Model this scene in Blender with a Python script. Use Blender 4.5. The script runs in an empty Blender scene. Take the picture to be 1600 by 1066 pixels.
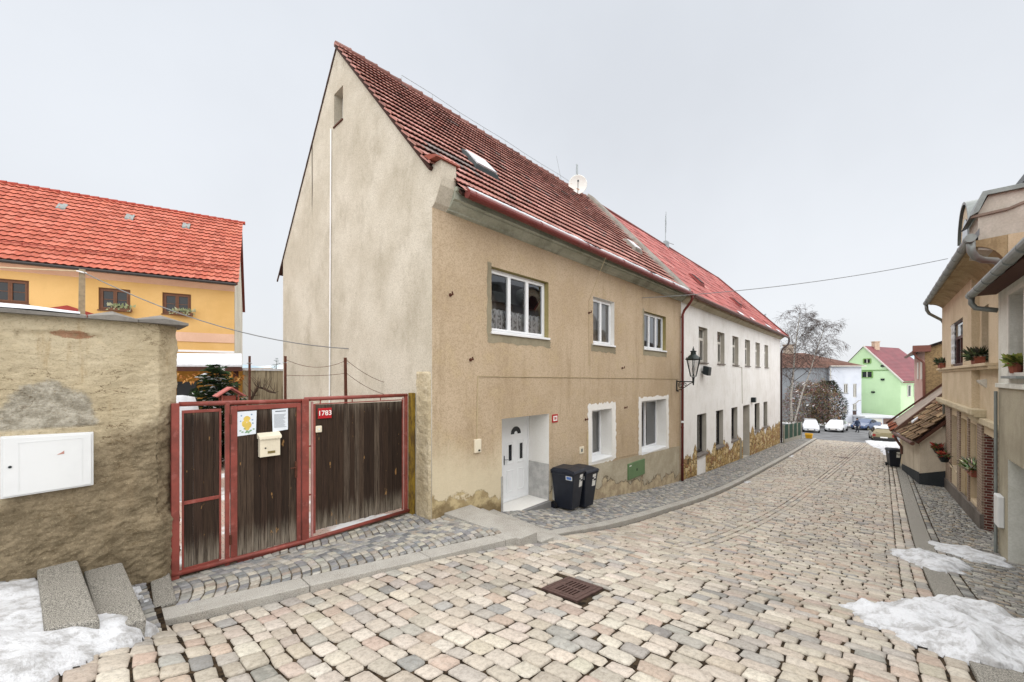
import bpy, math, random
import numpy as np
from mathutils import Vector, Matrix, noise as mnoise
random.seed(7)
rng = np.random.default_rng(7)
D = bpy.data
SC = bpy.context.scene
COL = SC.collection
R = math.radians

# ---------------------------------------------------------------- camera, sky, sun, exposure
# world: x = down the street, y = towards the left-hand houses, z = up; the camera's eye is the origin
YAW = 42.5
cam_d = D.cameras.new('camera'); cam = D.objects.new('camera', cam_d); COL.objects.link(cam)
cam_d.sensor_width = 36; cam_d.lens = 13.995; cam_d.shift_y = 55/1600
cam_d.clip_start = .05; cam_d.clip_end = 3000
cam.location = (0, 0, 0); cam.rotation_euler = (R(90), 0, R(YAW-90))
SC.camera = cam

SUN_AZ, SUN_EL = 235., 72.      # direction the light comes from, degrees from +x, and its height
wd = D.worlds.new('World'); SC.world = wd; wd.use_nodes = True
nt = wd.node_tree; nt.nodes.clear()
sky = nt.nodes.new('ShaderNodeTexSky'); sky.sky_type = 'NISHITA'; sky.sun_disc = False
sky.sun_elevation = R(SUN_EL); sky.sun_rotation = R(90-SUN_AZ); sky.air_density = 1.0; sky.dust_density = 4.0
tc = nt.nodes.new('ShaderNodeTexCoord'); sp = nt.nodes.new('ShaderNodeSeparateXYZ')
nt.links.new(tc.outputs['Generated'], sp.inputs[0])
rp = nt.nodes.new('ShaderNodeValToRGB'); nt.links.new(sp.outputs[2], rp.inputs[0])
rp.color_ramp.elements[0].position = 0.0; rp.color_ramp.elements[0].color = (6.0, 6.12, 6.3, 1)
rp.color_ramp.elements[1].position = 0.75; rp.color_ramp.elements[1].color = (5.4, 5.64, 6.0, 1)
ns = nt.nodes.new('ShaderNodeTexNoise'); ns.inputs['Scale'].default_value = 1.6; ns.inputs['Detail'].default_value = 5
nt.links.new(tc.outputs['Generated'], ns.inputs['Vector'])
mr = nt.nodes.new('ShaderNodeMapRange'); mr.inputs[1].default_value = .3; mr.inputs[2].default_value = .7
mr.inputs[3].default_value = .92; mr.inputs[4].default_value = 1.06
nt.links.new(ns.outputs[0], mr.inputs[0])
vm = nt.nodes.new('ShaderNodeVectorMath'); vm.operation = 'MULTIPLY'
nt.links.new(rp.outputs[0], vm.inputs[0]); nt.links.new(mr.outputs[0], vm.inputs[1])
mx = nt.nodes.new('ShaderNodeMix'); mx.data_type = 'RGBA'; mx.inputs[0].default_value = .9   # cloud cover over the clear sky
nt.links.new(sky.outputs[0], mx.inputs[6]); nt.links.new(vm.outputs[0], mx.inputs[7])
bg = nt.nodes.new('ShaderNodeBackground'); bg.inputs[1].default_value = .05
out = nt.nodes.new('ShaderNodeOutputWorld')
nt.links.new(mx.outputs[2], bg.inputs[0]); nt.links.new(bg.outputs[0], out.inputs[0])

sun_d = D.lights.new('sun', 'SUN'); sun_d.energy = 1.5; sun_d.angle = R(140); sun_d.color = (1, .97, .92)
sun = D.objects.new('sun', sun_d); COL.objects.link(sun)
sdir = Vector((math.cos(R(SUN_AZ))*math.cos(R(SUN_EL)), math.sin(R(SUN_AZ))*math.cos(R(SUN_EL)), math.sin(R(SUN_EL))))
sun.rotation_euler = sdir.to_track_quat('Z', 'Y').to_euler()
SC.view_settings.view_transform = 'Standard'; SC.view_settings.look = 'None'
SC.view_settings.exposure = 1.6; SC.view_settings.gamma = 1
SC.render.engine = 'CYCLES'
SC.cycles.max_bounces = 6; SC.cycles.diffuse_bounces = 3; SC.cycles.glossy_bounces = 3; SC.cycles.transparent_max_bounces = 12
SC.cycles.caustics_reflective = False; SC.cycles.caustics_refractive = False

# ---------------------------------------------------------------- shader helpers
def C(h, k=1.):
    h = h.lstrip('#'); o = []
    for i in (0, 2, 4):
        v = int(h[i:i+2], 16)/255
        o.append((v/12.92 if v < .04045 else ((v+.055)/1.055)**2.4)*k)
    return tuple(o)+(1.,)

class G:
    def __init__(s, name):
        s.m_ = D.materials.new(name); s.m_.use_nodes = True
        s.t = s.m_.node_tree; s.t.nodes.clear(); s._pos = None
        s.out = s.t.nodes.new('ShaderNodeOutputMaterial')
        s.b = s.t.nodes.new('ShaderNodeBsdfPrincipled')
        s.t.links.new(s.b.outputs[0], s.out.inputs[0])
    def n(s, t, **k):
        x = s.t.nodes.new(t)
        for a, v in k.items(): setattr(x, a, v)
        return x
    def put(s, inp, v):
        if hasattr(v, 'is_linked') or isinstance(v, bpy.types.NodeSocket): s.t.links.new(v, inp)
        elif v is not None: inp.default_value = v
    def pos(s):
        if s._pos is None: s._pos = s.n('ShaderNodeNewGeometry').outputs['Position']
        return s._pos
    def obj(s): return s.n('ShaderNodeTexCoord').outputs['Object']
    def xyz(s, v=None):
        x = s.n('ShaderNodeSeparateXYZ'); s.put(x.inputs[0], v or s.pos()); return x.outputs
    def scale(s, v, k):
        x = s.n('ShaderNodeVectorMath', operation='MULTIPLY'); s.put(x.inputs[0], v); x.inputs[1].default_value = k; return x.outputs[0]
    def noise(s, sc, det=4, ro=.6, vec=None, k=None, dist=0):
        v = vec or s.pos()
        if k: v = s.scale(v, k)
        x = s.n('ShaderNodeTexNoise'); s.put(x.inputs['Vector'], v); x.inputs['Scale'].default_value = sc
        x.inputs['Detail'].default_value = det; x.inputs['Roughness'].default_value = ro; x.inputs['Distortion'].default_value = dist
        return x.outputs[0]
    def vor(s, sc, feat='F1', vec=None, k=None, o=0):
        v = vec or s.pos()
        if k: v = s.scale(v, k)
        x = s.n('ShaderNodeTexVoronoi', feature=feat); s.put(x.inputs['Vector'], v); x.inputs['Scale'].default_value = sc
        return x.outputs[o]
    def m(s, op, a, b=None, clamp=False):
        x = s.n('ShaderNodeMath', operation=op, use_clamp=clamp); s.put(x.inputs[0], a)
        if b is not None: s.put(x.inputs[1], b)
        return x.outputs[0]
    def ss(s, f, lo, hi, a=0., b=1.):
        x = s.n('ShaderNodeMapRange', interpolation_type='SMOOTHSTEP'); s.put(x.inputs[0], f)
        x.inputs[1].default_value = lo; x.inputs[2].default_value = hi; x.inputs[3].default_value = a; x.inputs[4].default_value = b
        return x.outputs[0]
    def mix(s, f, a, b, mode='MIX'):
        x = s.n('ShaderNodeMix', data_type='RGBA', blend_type=mode); s.put(x.inputs[0], f); s.put(x.inputs[6], a); s.put(x.inputs[7], b)
        return x.outputs[2]
    def col(s, name='Col'): return s.n('ShaderNodeAttribute', attribute_name=name).outputs[0]
    def bump(s, h, st=.5, d=.01, nrm=None):
        x = s.n('ShaderNodeBump'); s.put(x.inputs['Height'], h); x.inputs['Strength'].default_value = st; x.inputs['Distance'].default_value = d
        if nrm is not None: s.t.links.new(nrm, x.inputs['Normal'])
        return x.outputs[0]
    def fin(s, col, ro=.85, nrm=None, met=0., spec=.3):
        s.put(s.b.inputs['Base Color'], col); s.put(s.b.inputs['Roughness'], ro)
        if nrm is not None: s.t.links.new(nrm, s.b.inputs['Normal'])
        s.b.inputs['Metallic'].default_value = met; s.b.inputs['Specular IOR Level'].default_value = spec
        return s.m_

def plain(name, h, ro=.6, k=1., var=.12, sc=6., met=0., spec=.35, bump=0., bsc=60.):
    g_ = G(name); c = C(h, k); d = tuple(v*(1-var) for v in c[:3])+(1,); e = tuple(min(1, v*(1+var*.7)) for v in c[:3])+(1,)
    col = g_.mix(g_.ss(g_.noise(sc, 5), .3, .7), d, e)
    nrm = g_.bump(g_.noise(bsc, 3), bump, .005) if bump else None
    return g_.fin(col, ro, nrm, met, spec)

def plaster(name, c1, c2, c3, bsc=90, bst=.5, streak=.35, big=.7, spk=.25):
    """rendered wall: two-tone mottling, rain streaks in the third colour, grainy surface"""
    g_ = G(name)
    col = g_.mix(g_.ss(g_.noise(big, 6, .65), .36, .66), c1, c2)
    st = g_.m('MULTIPLY', g_.ss(g_.noise(1.0, 5, .65, k=(2.2, 2.2, .35)), .48, .75), streak)
    col = g_.mix(st, col, c3)
    col = g_.mix(g_.m('MULTIPLY', g_.ss(g_.noise(28, 3), .35, .7), spk), col, c3)
    h = g_.m('ADD', g_.noise(bsc, 3, .7), g_.m('MULTIPLY', g_.noise(9, 4), .7))
    return g_.fin(col, .92, g_.bump(h, bst, .012), 0, .15)

# ---------------------------------------------------------------- mesh helpers
class MB:
    def __init__(s): s.v = []; s.f = []; s.mi = []; s.c = []; s.usec = False; s.n = 0
    def add(s, vs, fs, mi=0, col=None):
        b = s.n; s.v.extend(tuple(map(float, p)) for p in vs); s.n += len(vs)
        for f in fs: s.f.append(tuple(b+i for i in f)); s.mi.append(mi)
        if col is not None: s.usec = True
        s.c.extend([col or (1, 1, 1)]*len(vs))
        return s
    def addnp(s, vs, fs, cols=None, mi=0):
        b = s.n; vs = np.asarray(vs, float).reshape(-1, 3); s.v.extend(map(tuple, vs.tolist())); s.n += len(vs)
        for fa in fs:
            fa = (np.asarray(fa)+b).tolist(); s.f.extend(map(tuple, fa)); s.mi.extend([mi]*len(fa))
        if cols is None: s.c.extend([(1, 1, 1)]*len(vs))
        else: s.usec = True; s.c.extend(map(tuple, np.asarray(cols).tolist()))
        return s
    def box(s, x0, x1, y0, y1, z0, z1, mi=0, col=None):
        return s.hexa([(x0, y0, z0), (x1, y0, z0), (x1, y1, z0), (x0, y1, z0)], [(x0, y0, z1), (x1, y0, z1), (x1, y1, z1), (x0, y1, z1)], mi, col)
    def hexa(s, b, t, mi=0, col=None):
        return s.add(list(b)+list(t), [(3, 2, 1, 0), (4, 5, 6, 7), (0, 1, 5, 4), (1, 2, 6, 5), (2, 3, 7, 6), (3, 0, 4, 7)], mi, col)
    def prism(s, poly, vec, mi=0, col=None):
        n = len(poly); q = [tuple(a+b for a, b in zip(p, vec)) for p in poly]
        return s.add(list(poly)+q, [tuple(range(n))[::-1], tuple(range(n, 2*n))]+[(i, (i+1) % n, (i+1) % n+n, i+n) for i in range(n)], mi, col)
    def face(s, *pts, mi=0, col=None): return s.add(pts, [tuple(range(len(pts)))], mi, col)
    def bar(s, a, b, w, h=None, mi=0, col=None, up=(0, 0, 1)):
        h = h or w; a = Vector(a); b = Vector(b); d = (b-a).normalized(); u = Vector(up)
        if abs(d.dot(u)) > .95: u = Vector((1, 0, 0))
        r = d.cross(u).normalized(); u = r.cross(d)
        o = [r*(-w/2)+u*(-h/2), r*(w/2)+u*(-h/2), r*(w/2)+u*(h/2), r*(-w/2)+u*(h/2)]
        return s.hexa([a+x for x in o], [b+x for x in o], mi, col)
    def tube(s, pts, r, n=8, mi=0, col=None, cap=True):
        pts = [Vector(p) for p in pts]; rs = r if isinstance(r, (list, tuple)) else [r]*len(pts)
        vs = []; u = None
        for i, p in enumerate(pts):
            d = (pts[min(i+1, len(pts)-1)]-pts[max(i-1, 0)])
            d = d.normalized() if d.length > 1e-9 else Vector((0, 0, 1))
            if u is None:
                u = d.cross(Vector((0, 0, 1)) if abs(d.z) < .9 else Vector((1, 0, 0))).normalized()
            else:
                u = (u-d*u.dot(d)); u = u.normalized() if u.length > 1e-6 else d.orthogonal().normalized()
            w = d.cross(u)
            for k in range(n):
                a = 2*math.pi*k/n; vs.append(p+(u*math.cos(a)+w*math.sin(a))*rs[i])
        fs = []
        for i in range(len(pts)-1):
            for k in range(n): fs.append((i*n+k, i*n+(k+1) % n, (i+1)*n+(k+1) % n, (i+1)*n+k))
        if cap: fs.append(tuple(range(n))[::-1]); fs.append(tuple((len(pts)-1)*n+k for k in range(n)))
        return s.add(vs, fs, mi, col)
    def lathe(s, prof, c=(0, 0, 0), n=16, mi=0, col=None, axis='z', cap=True):
        vs = []
        for r, z in prof:
            for k in range(n):
                a = 2*math.pi*k/n; x, y = r*math.cos(a), r*math.sin(a)
                p = (x, y, z) if axis == 'z' else ((x, z, y) if axis == 'y' else (z, x, y))
                vs.append((c[0]+p[0], c[1]+p[1], c[2]+p[2]))
        fs = []
        for i in range(len(prof)-1):
            for k in range(n): fs.append((i*n+k, i*n+(k+1) % n, (i+1)*n+(k+1) % n, (i+1)*n+k))
        if cap: fs.append(tuple(range(n))); fs.append(tuple((len(prof)-1)*n+k for k in range(n)))
        return s.add(vs, fs, mi, col)
    def build(s, name, mat, parent=None, smooth=False, bevel=0, local=False, fixn=False):
        off = Vector((0, 0, 0))
        if parent is not None and not local:
            p = parent
            while p is not None: off += p.location; p = p.parent
        me = D.meshes.new(name)
        me.from_pydata([(x-off.x, y-off.y, z-off.z) for x, y, z in s.v] if off.length else s.v, [], s.f)
        mats = mat if isinstance(mat, (list, tuple)) else [mat]
        for m_ in mats: me.materials.append(m_)
        if len(mats) > 1: me.polygons.foreach_set('material_index', s.mi)
        if s.usec:
            a = me.color_attributes.new('Col', 'FLOAT_COLOR', 'POINT')
            a.data.foreach_set('color', np.c_[np.asarray(s.c, np.float32), np.ones(len(s.c), np.float32)].ravel())
        if smooth: me.polygons.foreach_set('use_smooth', [True]*len(s.f))
        if fixn:
            import bmesh
            bm = bmesh.new(); bm.from_mesh(me); bmesh.ops.recalc_face_normals(bm, faces=bm.faces); bm.to_mesh(me); bm.free()
        me.update()
        o = D.objects.new(name, me); COL.objects.link(o)
        if parent is not None: o.parent = parent
        if bevel:
            b = o.modifiers.new('bevel', 'BEVEL'); b.width = bevel; b.segments = 2; b.limit_method = 'ANGLE'; b.angle_limit = R(35)
        return o

def tag(o, label=None, cat=None, group=None, kind=None):
    if label: o['label'] = label
    if cat: o['category'] = cat
    if group: o['group'] = group
    if kind: o['kind'] = kind
    return o
def thing(name, label, cat, loc=(0, 0, 0), rz=0, group=None):
    o = D.objects.new(name, None); COL.objects.link(o); o.location = loc; o.rotation_euler = (0, 0, R(rz)); o.empty_display_size = .2
    return tag(o, label, cat, group)
def copy_tree(o, parent=None):
    c = o.copy(); COL.objects.link(c)
    if parent is not None: c.parent = parent
    for ch in [x for x in D.objects if x.parent == o]: copy_tree(ch, c)
    return c
def dup(o, loc, rz=None, label=None, group=None):
    c = copy_tree(o); c.location = loc
    if rz is not None: c.rotation_euler = (0, 0, R(rz))
    if label: c['label'] = label
    if group: c['group'] = group
    return c
def mesh_text(name, txt, size, mat, parent, loc, rot, ext=.001, align='CENTER'):
    cu = D.curves.new(name, 'FONT'); cu.body = txt; cu.size = size; cu.extrude = ext; cu.align_x = align; cu.align_y = 'CENTER'
    cu.offset = size*.012
    t = D.objects.new('tmp', cu); COL.objects.link(t)
    bpy.context.view_layer.update()
    me = D.meshes.new_from_object(t.evaluated_get(bpy.context.evaluated_depsgraph_get()))
    D.objects.remove(t); D.curves.remove(cu)
    me.materials.clear(); me.materials.append(mat); me.name = name
    o = D.objects.new(name, me); COL.objects.link(o)
    if parent is not None: o.parent = parent
    o.location = loc; o.rotation_euler = rot
    return o

# far things are placed in a frame turned with the view axis: local x runs across, local y away
CT, ST = math.cos(R(YAW)), math.sin(R(YAW))
def far(xr, dist, z=0.): return (CT*dist+ST*xr, ST*dist-CT*xr, z)

# ---------------------------------------------------------------- terrain: a thin-plate surface through levelled points
CP = np.array([(-8,-4,-.8),(-8,0,-.95),(-8,6,-1.3),(-3,0,-1.42),(-3,-3,-1.3),(-3,5,-1.78),(-1,5.2,-2.06),(.1,4.95,-2.30),(0,-2,-1.65),(0,0,-1.78),(0,3,-2.15),(.5,5.4,-2.58),(2,-.6,-2.0),(2,2,-2.25),(2.8,5.0,-2.68),(4,2.6,-2.55),(5,-.6,-2.48),(5.1,4.5,-2.82),(8.2,4.45,-3.45),(9,-.65,-3.35),(11.4,4.45,-3.9),(14,-.7,-4.12),(17.5,4.45,-4.57),(17.5,-.7,-4.42),(25,-.8,-4.85),(25,4.4,-5.05),(33,4.4,-5.5),(33,-.8,-5.35),(41.3,4.4,-5.89),(41,-.8,-5.78),(50,4,-6.3),(50,-1,-6.22),(65,4,-6.95),(65,-2,-6.9),(5,-3,-2.3),(14,-3,-4.0),(25,-3,-4.75),(41,-4,-5.7),(80,0,-7.4),(80,10,-7.4),(50,10,-6.4),(65,12,-7.0),(65,-12,-6.9),(50,-10,-6.2)], float)
def _U(r2): return np.where(r2 > 1e-12, r2*np.log(np.maximum(r2, 1e-12)), 0)
_P = CP[:, :2]; _n = len(_P)
_A = np.zeros((_n+3, _n+3)); _A[:_n, :_n] = _U(((_P[:, None]-_P[None])**2).sum(-1))+np.eye(_n)*.05
_A[:_n, _n] = 1; _A[:_n, _n+1:] = _P; _A[_n, :_n] = 1; _A[_n+1:, :_n] = _P.T
_W = np.linalg.solve(_A, np.r_[CP[:, 2], 0, 0, 0])
def g(s, y):
    s = np.clip(np.asarray(s, float), -9, 85); y = np.clip(np.asarray(y, float), -14, 14)
    r2 = (s[..., None]-_P[:, 0])**2+(y[..., None]-_P[:, 1])**2
    return _U(r2)@_W[:_n]+_W[_n]+_W[_n+1]*s+_W[_n+2]*y
def g1(s, y): return float(g(s, y))

# ---------------------------------------------------------------- materials
def stone_col(name, bsc=70, bst=.6, ro=.8, mottle=.5):
    g_ = G(name); c = g_.col()
    c2 = g_.mix(g_.m('MULTIPLY', g_.ss(g_.noise(26, 5, .7), .4, .72), mottle), c, (.10, .085, .07, 1))
    c3 = g_.mix(g_.m('MULTIPLY', g_.ss(g_.noise(11, 3), .5, .75), .3), c2, (.58, .54, .48, 1))
    c3 = g_.mix(g_.m('MULTIPLY', g_.ss(g_.noise(95, 4, .8), .52, .68), .5), c3, (.16, .135, .11, 1))
    c3 = g_.mix(g_.m('MULTIPLY', g_.ss(g_.noise(.55, 6, .7), .5, .7), .28), c3, (.13, .115, .10, 1))
    h = g_.m('ADD', g_.noise(bsc, 4, .7), g_.m('MULTIPLY', g_.noise(18, 3), 1.2))
    return g_.fin(c3, ro, g_.bump(h, bst, .008), 0, .3)
M_SETT = stone_col('granite_setts', mottle=.42)
M_SMALL = stone_col('small_setts', 90, .5, .8, .4)
g_ = G('joint_soil'); M_JOINT = g_.fin(g_.mix(g_.ss(g_.noise(14, 5), .35, .65), C('#1d1813'), C('#4b3f31')), .95, g_.bump(g_.noise(120, 3), 1., .01), 0, .1)
g_ = G('granite'); _s = g_.noise(160, 3, .8)
g_ = G('sandy_joint'); M_JOINT2 = g_.fin(g_.mix(g_.ss(g_.noise(14, 5), .35, .65), C('#4b443a'), C('#7a7061')), .95, g_.bump(g_.noise(120, 3), 1., .01), 0, .1)
g_ = G('granite'); _s = g_.noise(160, 3, .8)
M_GRANITE = g_.fin(g_.mix(g_.ss(g_.noise(2.5, 5), .3, .7), g_.mix(g_.ss(_s, .36, .62), C('#6f6b66'), C('#b4b0a8')), g_.mix(g_.ss(_s, .38, .62), C('#85827c'), C('#c0bdb6'))), .82, g_.bump(g_.noise(120, 3), .5, .004), 0, .3)
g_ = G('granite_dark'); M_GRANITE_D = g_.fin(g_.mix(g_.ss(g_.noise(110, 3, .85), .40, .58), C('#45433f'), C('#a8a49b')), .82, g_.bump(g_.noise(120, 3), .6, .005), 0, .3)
g_ = G('asphalt'); M_ASPH = g_.fin(g_.mix(g_.ss(g_.noise(.7, 6), .35, .65), C('#5d5e60'), C('#77787a')), .9, g_.bump(g_.noise(160, 3), .5, .006), 0, .25)
g_ = G('old_snow'); _d = g_.ss(g_.noise(4.5, 7, .75), .44, .64)
_d2 = g_.ss(g_.noise(55, 4, .7), .6, .75)
M_SNOW = g_.fin(g_.mix(g_.m('MULTIPLY', _d2, .4), g_.mix(g_.m('MULTIPLY', _d, .6), (.68, .695, .725, 1), C('#7f7b76')), C('#6f6455')), .8, g_.bump(g_.m('ADD', g_.noise(30, 5, .7), g_.m('MULTIPLY', g_.noise(8, 4), 1.5)), .7, .03), 0, .3)
g_ = G('clean_snow'); M_SNOW2 = g_.fin(g_.mix(g_.ss(g_.noise(9, 4), .4, .7), (.62, .635, .665, 1), (.52, .535, .565, 1)), .7, g_.bump(g_.noise(30, 4), .5, .02), 0, .3)
g_ = G('snowy_ground'); M_GROUND = g_.fin(g_.mix(g_.ss(g_.noise(.35, 6, .7), .42, .58), C('#6f6a58'), (.75, .77, .79, 1)), .95, g_.bump(g_.noise(6, 5), .6, .05), 0, .1)

# ---------------------------------------------------------------- paving made of single stones
def lerp_corners(c, k):      # c (N,4,2): eight outline points near the corners, corners cut by k
    n = np.roll(c, -1, 1); p = np.roll(c, 1, 1)
    a = c+(p-c)*k[..., None]; b = c+(n-c)*k[..., None]
    return np.stack([a, b], 2).reshape(len(c), 8, 2)
def lay_setts(mb, cor, zf, cols, gap=.008, crown=.006, deep=.045, cut=.15, zj=.004, lod=0, jit=.006):
    cor = np.asarray(cor, float); N = len(cor)
    if N == 0: return
    cor = cor+rng.normal(0, jit, cor.shape)
    cen = cor.mean(1, keepdims=True); d = cor-cen; size = np.linalg.norm(d, axis=2, keepdims=True)
    cor = cen+d*np.maximum(.4, 1-gap*1.4/size)
    zr = rng.normal(0, zj, (N, 1)); tilt = rng.normal(0, .012, (N, 2))
    def z(p): return zf(p[..., 0], p[..., 1])+zr+((p-cen)*tilt[:, None]).sum(-1)
    if lod:
        r0 = np.dstack([cor, z(cor)-deep]); i1 = cen+(cor-cen)*.86; r1 = np.dstack([i1, z(i1)])
        V = np.concatenate([r0, r1], 1); k = 8
        q = np.array([[0, 1, 5, 4], [1, 2, 6, 5], [2, 3, 7, 6], [3, 0, 4, 7], [4, 5, 6, 7]])
        F = (np.arange(N)[:, None, None]*k+q[None]).reshape(-1, 4)
        mb.addnp(V.reshape(-1, 3), [F], np.repeat(cols, k, 0)); return
    cc = rng.uniform(cut*.6, cut*1.5, (N, 4)); o = lerp_corners(cor, cc)
    o = o+rng.normal(0, jit*.35, o.shape)
    r0 = np.dstack([o, z(o)-deep]); o1 = cen+(o-cen)*.985; r1 = np.dstack([o1, z(o1)-crown*1.7])
    o2 = cen+(o-cen)*.90; r2 = np.dstack([o2, z(o2)-crown*.3+rng.normal(0, .0012, (N, 8))])
    o3 = cen+(o-cen)*.45; r3 = np.dstack([o3, z(o3)+rng.normal(0, .0015, (N, 8))]); ct = np.dstack([cen, z(cen)])
    V = np.concatenate([r0, r1, r2, r3, ct], 1); k = 33; i = np.arange(8); j = (i+1) % 8
    q = np.concatenate([np.stack([i+8*a, j+8*a, j+8*a+8, i+8*a+8], 1) for a in range(3)])
    t = np.stack([i+24, j+24, np.full(8, 32)], 1)
    F = (np.arange(N)[:, None, None]*k+q[None]).reshape(-1, 4); T = (np.arange(N)[:, None, None]*k+t[None]).reshape(-1, 3)
    mb.addnp(V.reshape(-1, 3), [F, T], np.repeat(cols, k, 0))
def pick(pal, n, var=.1):
    p = np.array([C(h)[:3] for h, w in pal]); w = np.array([w for h, w in pal], float); w /= w.sum()
    c = p[rng.choice(len(p), n, p=w)]
    return np.clip(c*rng.normal(1, var, (n, 1))*rng.normal(1, .012, (n, 3)), .02, .8)
PAL_ROAD = [('#bdb4a7', 6), ('#b5ab9d', 5), ('#c6beb1', 4), ('#b6a496', 1.8), ('#aca69e', 2.8), ('#a29f9a', 1.6), ('#8d8b87', .6), ('#b8aa9d', 1.4)]
PAL_SMALL = [('#989792', 4), ('#858688', 4), ('#a8a59e', 3), ('#75777a', 2.4), ('#b7b2a6', 1.2), ('#a0968a', 1.0)]

def YL(s):      # left edge of the carriageway
    s = np.asarray(s, float)
    return np.where(s > 5.1, 4.43, np.where(s > .55, 4.43+(5.1-s)*.252, 5.6+(.55-s)*.35))
def YR(s): return -.60-.009*(np.asarray(s, float)-4.8)
def YC(s): return 2.62-.0455*(np.asarray(s, float)-8.7)       # the drain line down the middle
GR = (3.72, 4.36, 2.42, 2.98)                                  # the grate

road = MB(); near = []; farr = []
s = -3.2; k = 0
while s < 50:
    h = random.uniform(.145, .185)
    yl = float(YL(s+h/2)); yr = float(YR(s))+.34
    spans = [(yr, yl)] if s < 7.6 else [(yr, float(YC(s))-.15), (float(YC(s))+.15, yl)]
    for a, b in spans:
        y = a; first = True
        while y < b-.05:
            w = random.uniform(.19, .31)
            if first: w *= random.uniform(.45, 1); first = False
            if b-y-w < .13: w = b-y
            wob = lambda yy, ss: ss+.03*math.sin(yy*1.3+ss*.21)+.012*math.sin(yy*2.9+ss*.5)
            c = [(wob(y, s), y), (wob(y, s+h), y), (wob(y+w, s+h), y+w), (wob(y+w, s), y+w)]
            mxs = s+h/2; my = y+w/2
            bx = (min(p[0] for p in c), max(p[0] for p in c), y, y+w)
            if bx[1] > GR[0] and bx[0] < GR[1] and bx[3] > GR[2] and bx[2] < GR[3]:
                for q in ((bx[0], min(bx[1], GR[0]), y, y+w), (max(bx[0], GR[1]), bx[1], y, y+w), (bx[0], bx[1], y, min(y+w, GR[2])), (bx[0], bx[1], max(y, GR[3]), y+w)):
                    if q[1]-q[0] > .05 and q[3]-q[2] > .05 and (q[0] >= GR[0]-.2): near.append([(q[0], q[2]), (q[0], q[3]), (q[1], q[3]), (q[1], q[2])]); break
            else:
                c = [c[0], c[3], c[2], c[1]]
                (near if s < 24 else farr).append(c)
            y += w
    s += h
for col_ in range(2):                                          # gutter courses along the right-hand kerb
    s = -3.
    while s < 50:
        w = random.uniform(.2, .3); y0 = float(YR(s))+.01+col_*.165; y1 = y0+.16
        c = [(s, y0), (s, y1), (s+w, y1), (s+w, y0)]; c = [c[0], c[3], c[2], c[1]]
        (near if s < 24 else farr).append(c); s += w
for col_ in (-1, 0):                                            # double course of the drain line
    s = 7.7
    while s < 50:
        w = random.uniform(.2, .3); y0 = float(YC(s))+col_*.15; y1 = float(YC(s+w))+col_*.15
        c = [(s, y0), (s+w, y1), (s+w, y1+.145), (s, y0+.145)]
        (near if s < 24 else farr).append(c); s += w
lay_setts(road, near, g, pick(PAL_ROAD, len(near), .07), gap=.006, crown=.007, jit=.008, cut=.10)
lay_setts(road, farr, g, pick(PAL_ROAD, len(farr)), gap=.012, lod=1)
def sheet(mb, xs, yf0, yf1, ny, zf, mi=0):
    xs = np.asarray(xs, float); y0 = np.asarray(yf0(xs), float)*np.ones_like(xs); y1 = np.asarray(yf1(xs), float)*np.ones_like(xs)
    t = np.linspace(0, 1, ny+1); X = np.repeat(xs[:, None], ny+1, 1); Y = y0[:, None]+(y1-y0)[:, None]*t[None]
    V = np.dstack([X, Y, zf(X, Y)]).reshape(-1, 3); n = len(xs); i = np.arange((n-1)*(ny+1)).reshape(n-1, ny+1)[:, :-1].ravel()
    mb.addnp(V, [np.stack([i, i+ny+1, i+ny+2, i+1], 1)], None, mi)
sheet(road, np.arange(-3.3, 50.2, .25), lambda s: YR(s)-.06, lambda s: YL(s)+.1, 24, lambda x, y: g(x, y)-.018, 1)
tag(road.build('road', [M_SETT, M_JOINT], smooth=True), kind='structure')

# left pavement of small setts laid in arcs, with its kerb
def ZP(s, y): return g(s, 4.43)+.025+.075*np.clip((np.asarray(s, float)-5.9)/3, 0, 1)+0*np.asarray(y)
def arcs(s0, s1, y0f, y1f, pitch=.105, w=.115, R_=.95, half=.62, inv=1):
    out = []; s = s0-.8
    while s < s1+.3:
        ya, yb = float(y0f(min(max(s, s0), s1))), float(y1f(min(max(s, s0), s1)))
        y = ya+random.uniform(-.06, 0)
        while y < yb-.02:
            ww = w*random.uniform(.85, 1.2)
            e = min(y+ww, yb); yy = max(y, ya)
            if e-yy > .03:
                def sg(v):
                    m = ((v-ya) % (2*half))-half
                    return inv*(math.sqrt(R_*R_-m*m)-R_)
                c = [(s+sg(yy+1e-4), yy), (s+pitch+sg(yy+1e-4), yy), (s+pitch+sg(e-1e-4), e), (s+sg(e-1e-4), e)]
                if min(p[0] for p in c) > s0 and max(p[0] for p in c) < s1: out.append([c[0], c[1], c[2], c[3]])
            y += ww
        s += pitch
    return out
pav = MB()
a = arcs(5.6, 50, lambda s: 4.72, lambda s: 6.2 if s < 41.3 else 5.9, half=.37, R_=.72, inv=-1)
n_ = [c for c in a if c[0][0] < 17]; f_ = [c for c in a if c[0][0] >= 17]
lay_setts(pav, n_, ZP, pick(PAL_SMALL, len(n_), .14), gap=.004, crown=.005, deep=.03, jit=.004, cut=.1)
lay_setts(pav, f_, ZP, pick(PAL_SMALL, len(f_), .14), gap=.007, deep=.03, lod=1, jit=.005)
sheet(pav, np.arange(5.6, 50.1, .3), lambda s: 4.5+0*s, lambda s: 6.22+0*s, 6, lambda x, y: ZP(x, y)-.013, 1)
tag(pav.build('pavement', [M_SMALL, M_JOINT], smooth=True), kind='structure')

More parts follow.
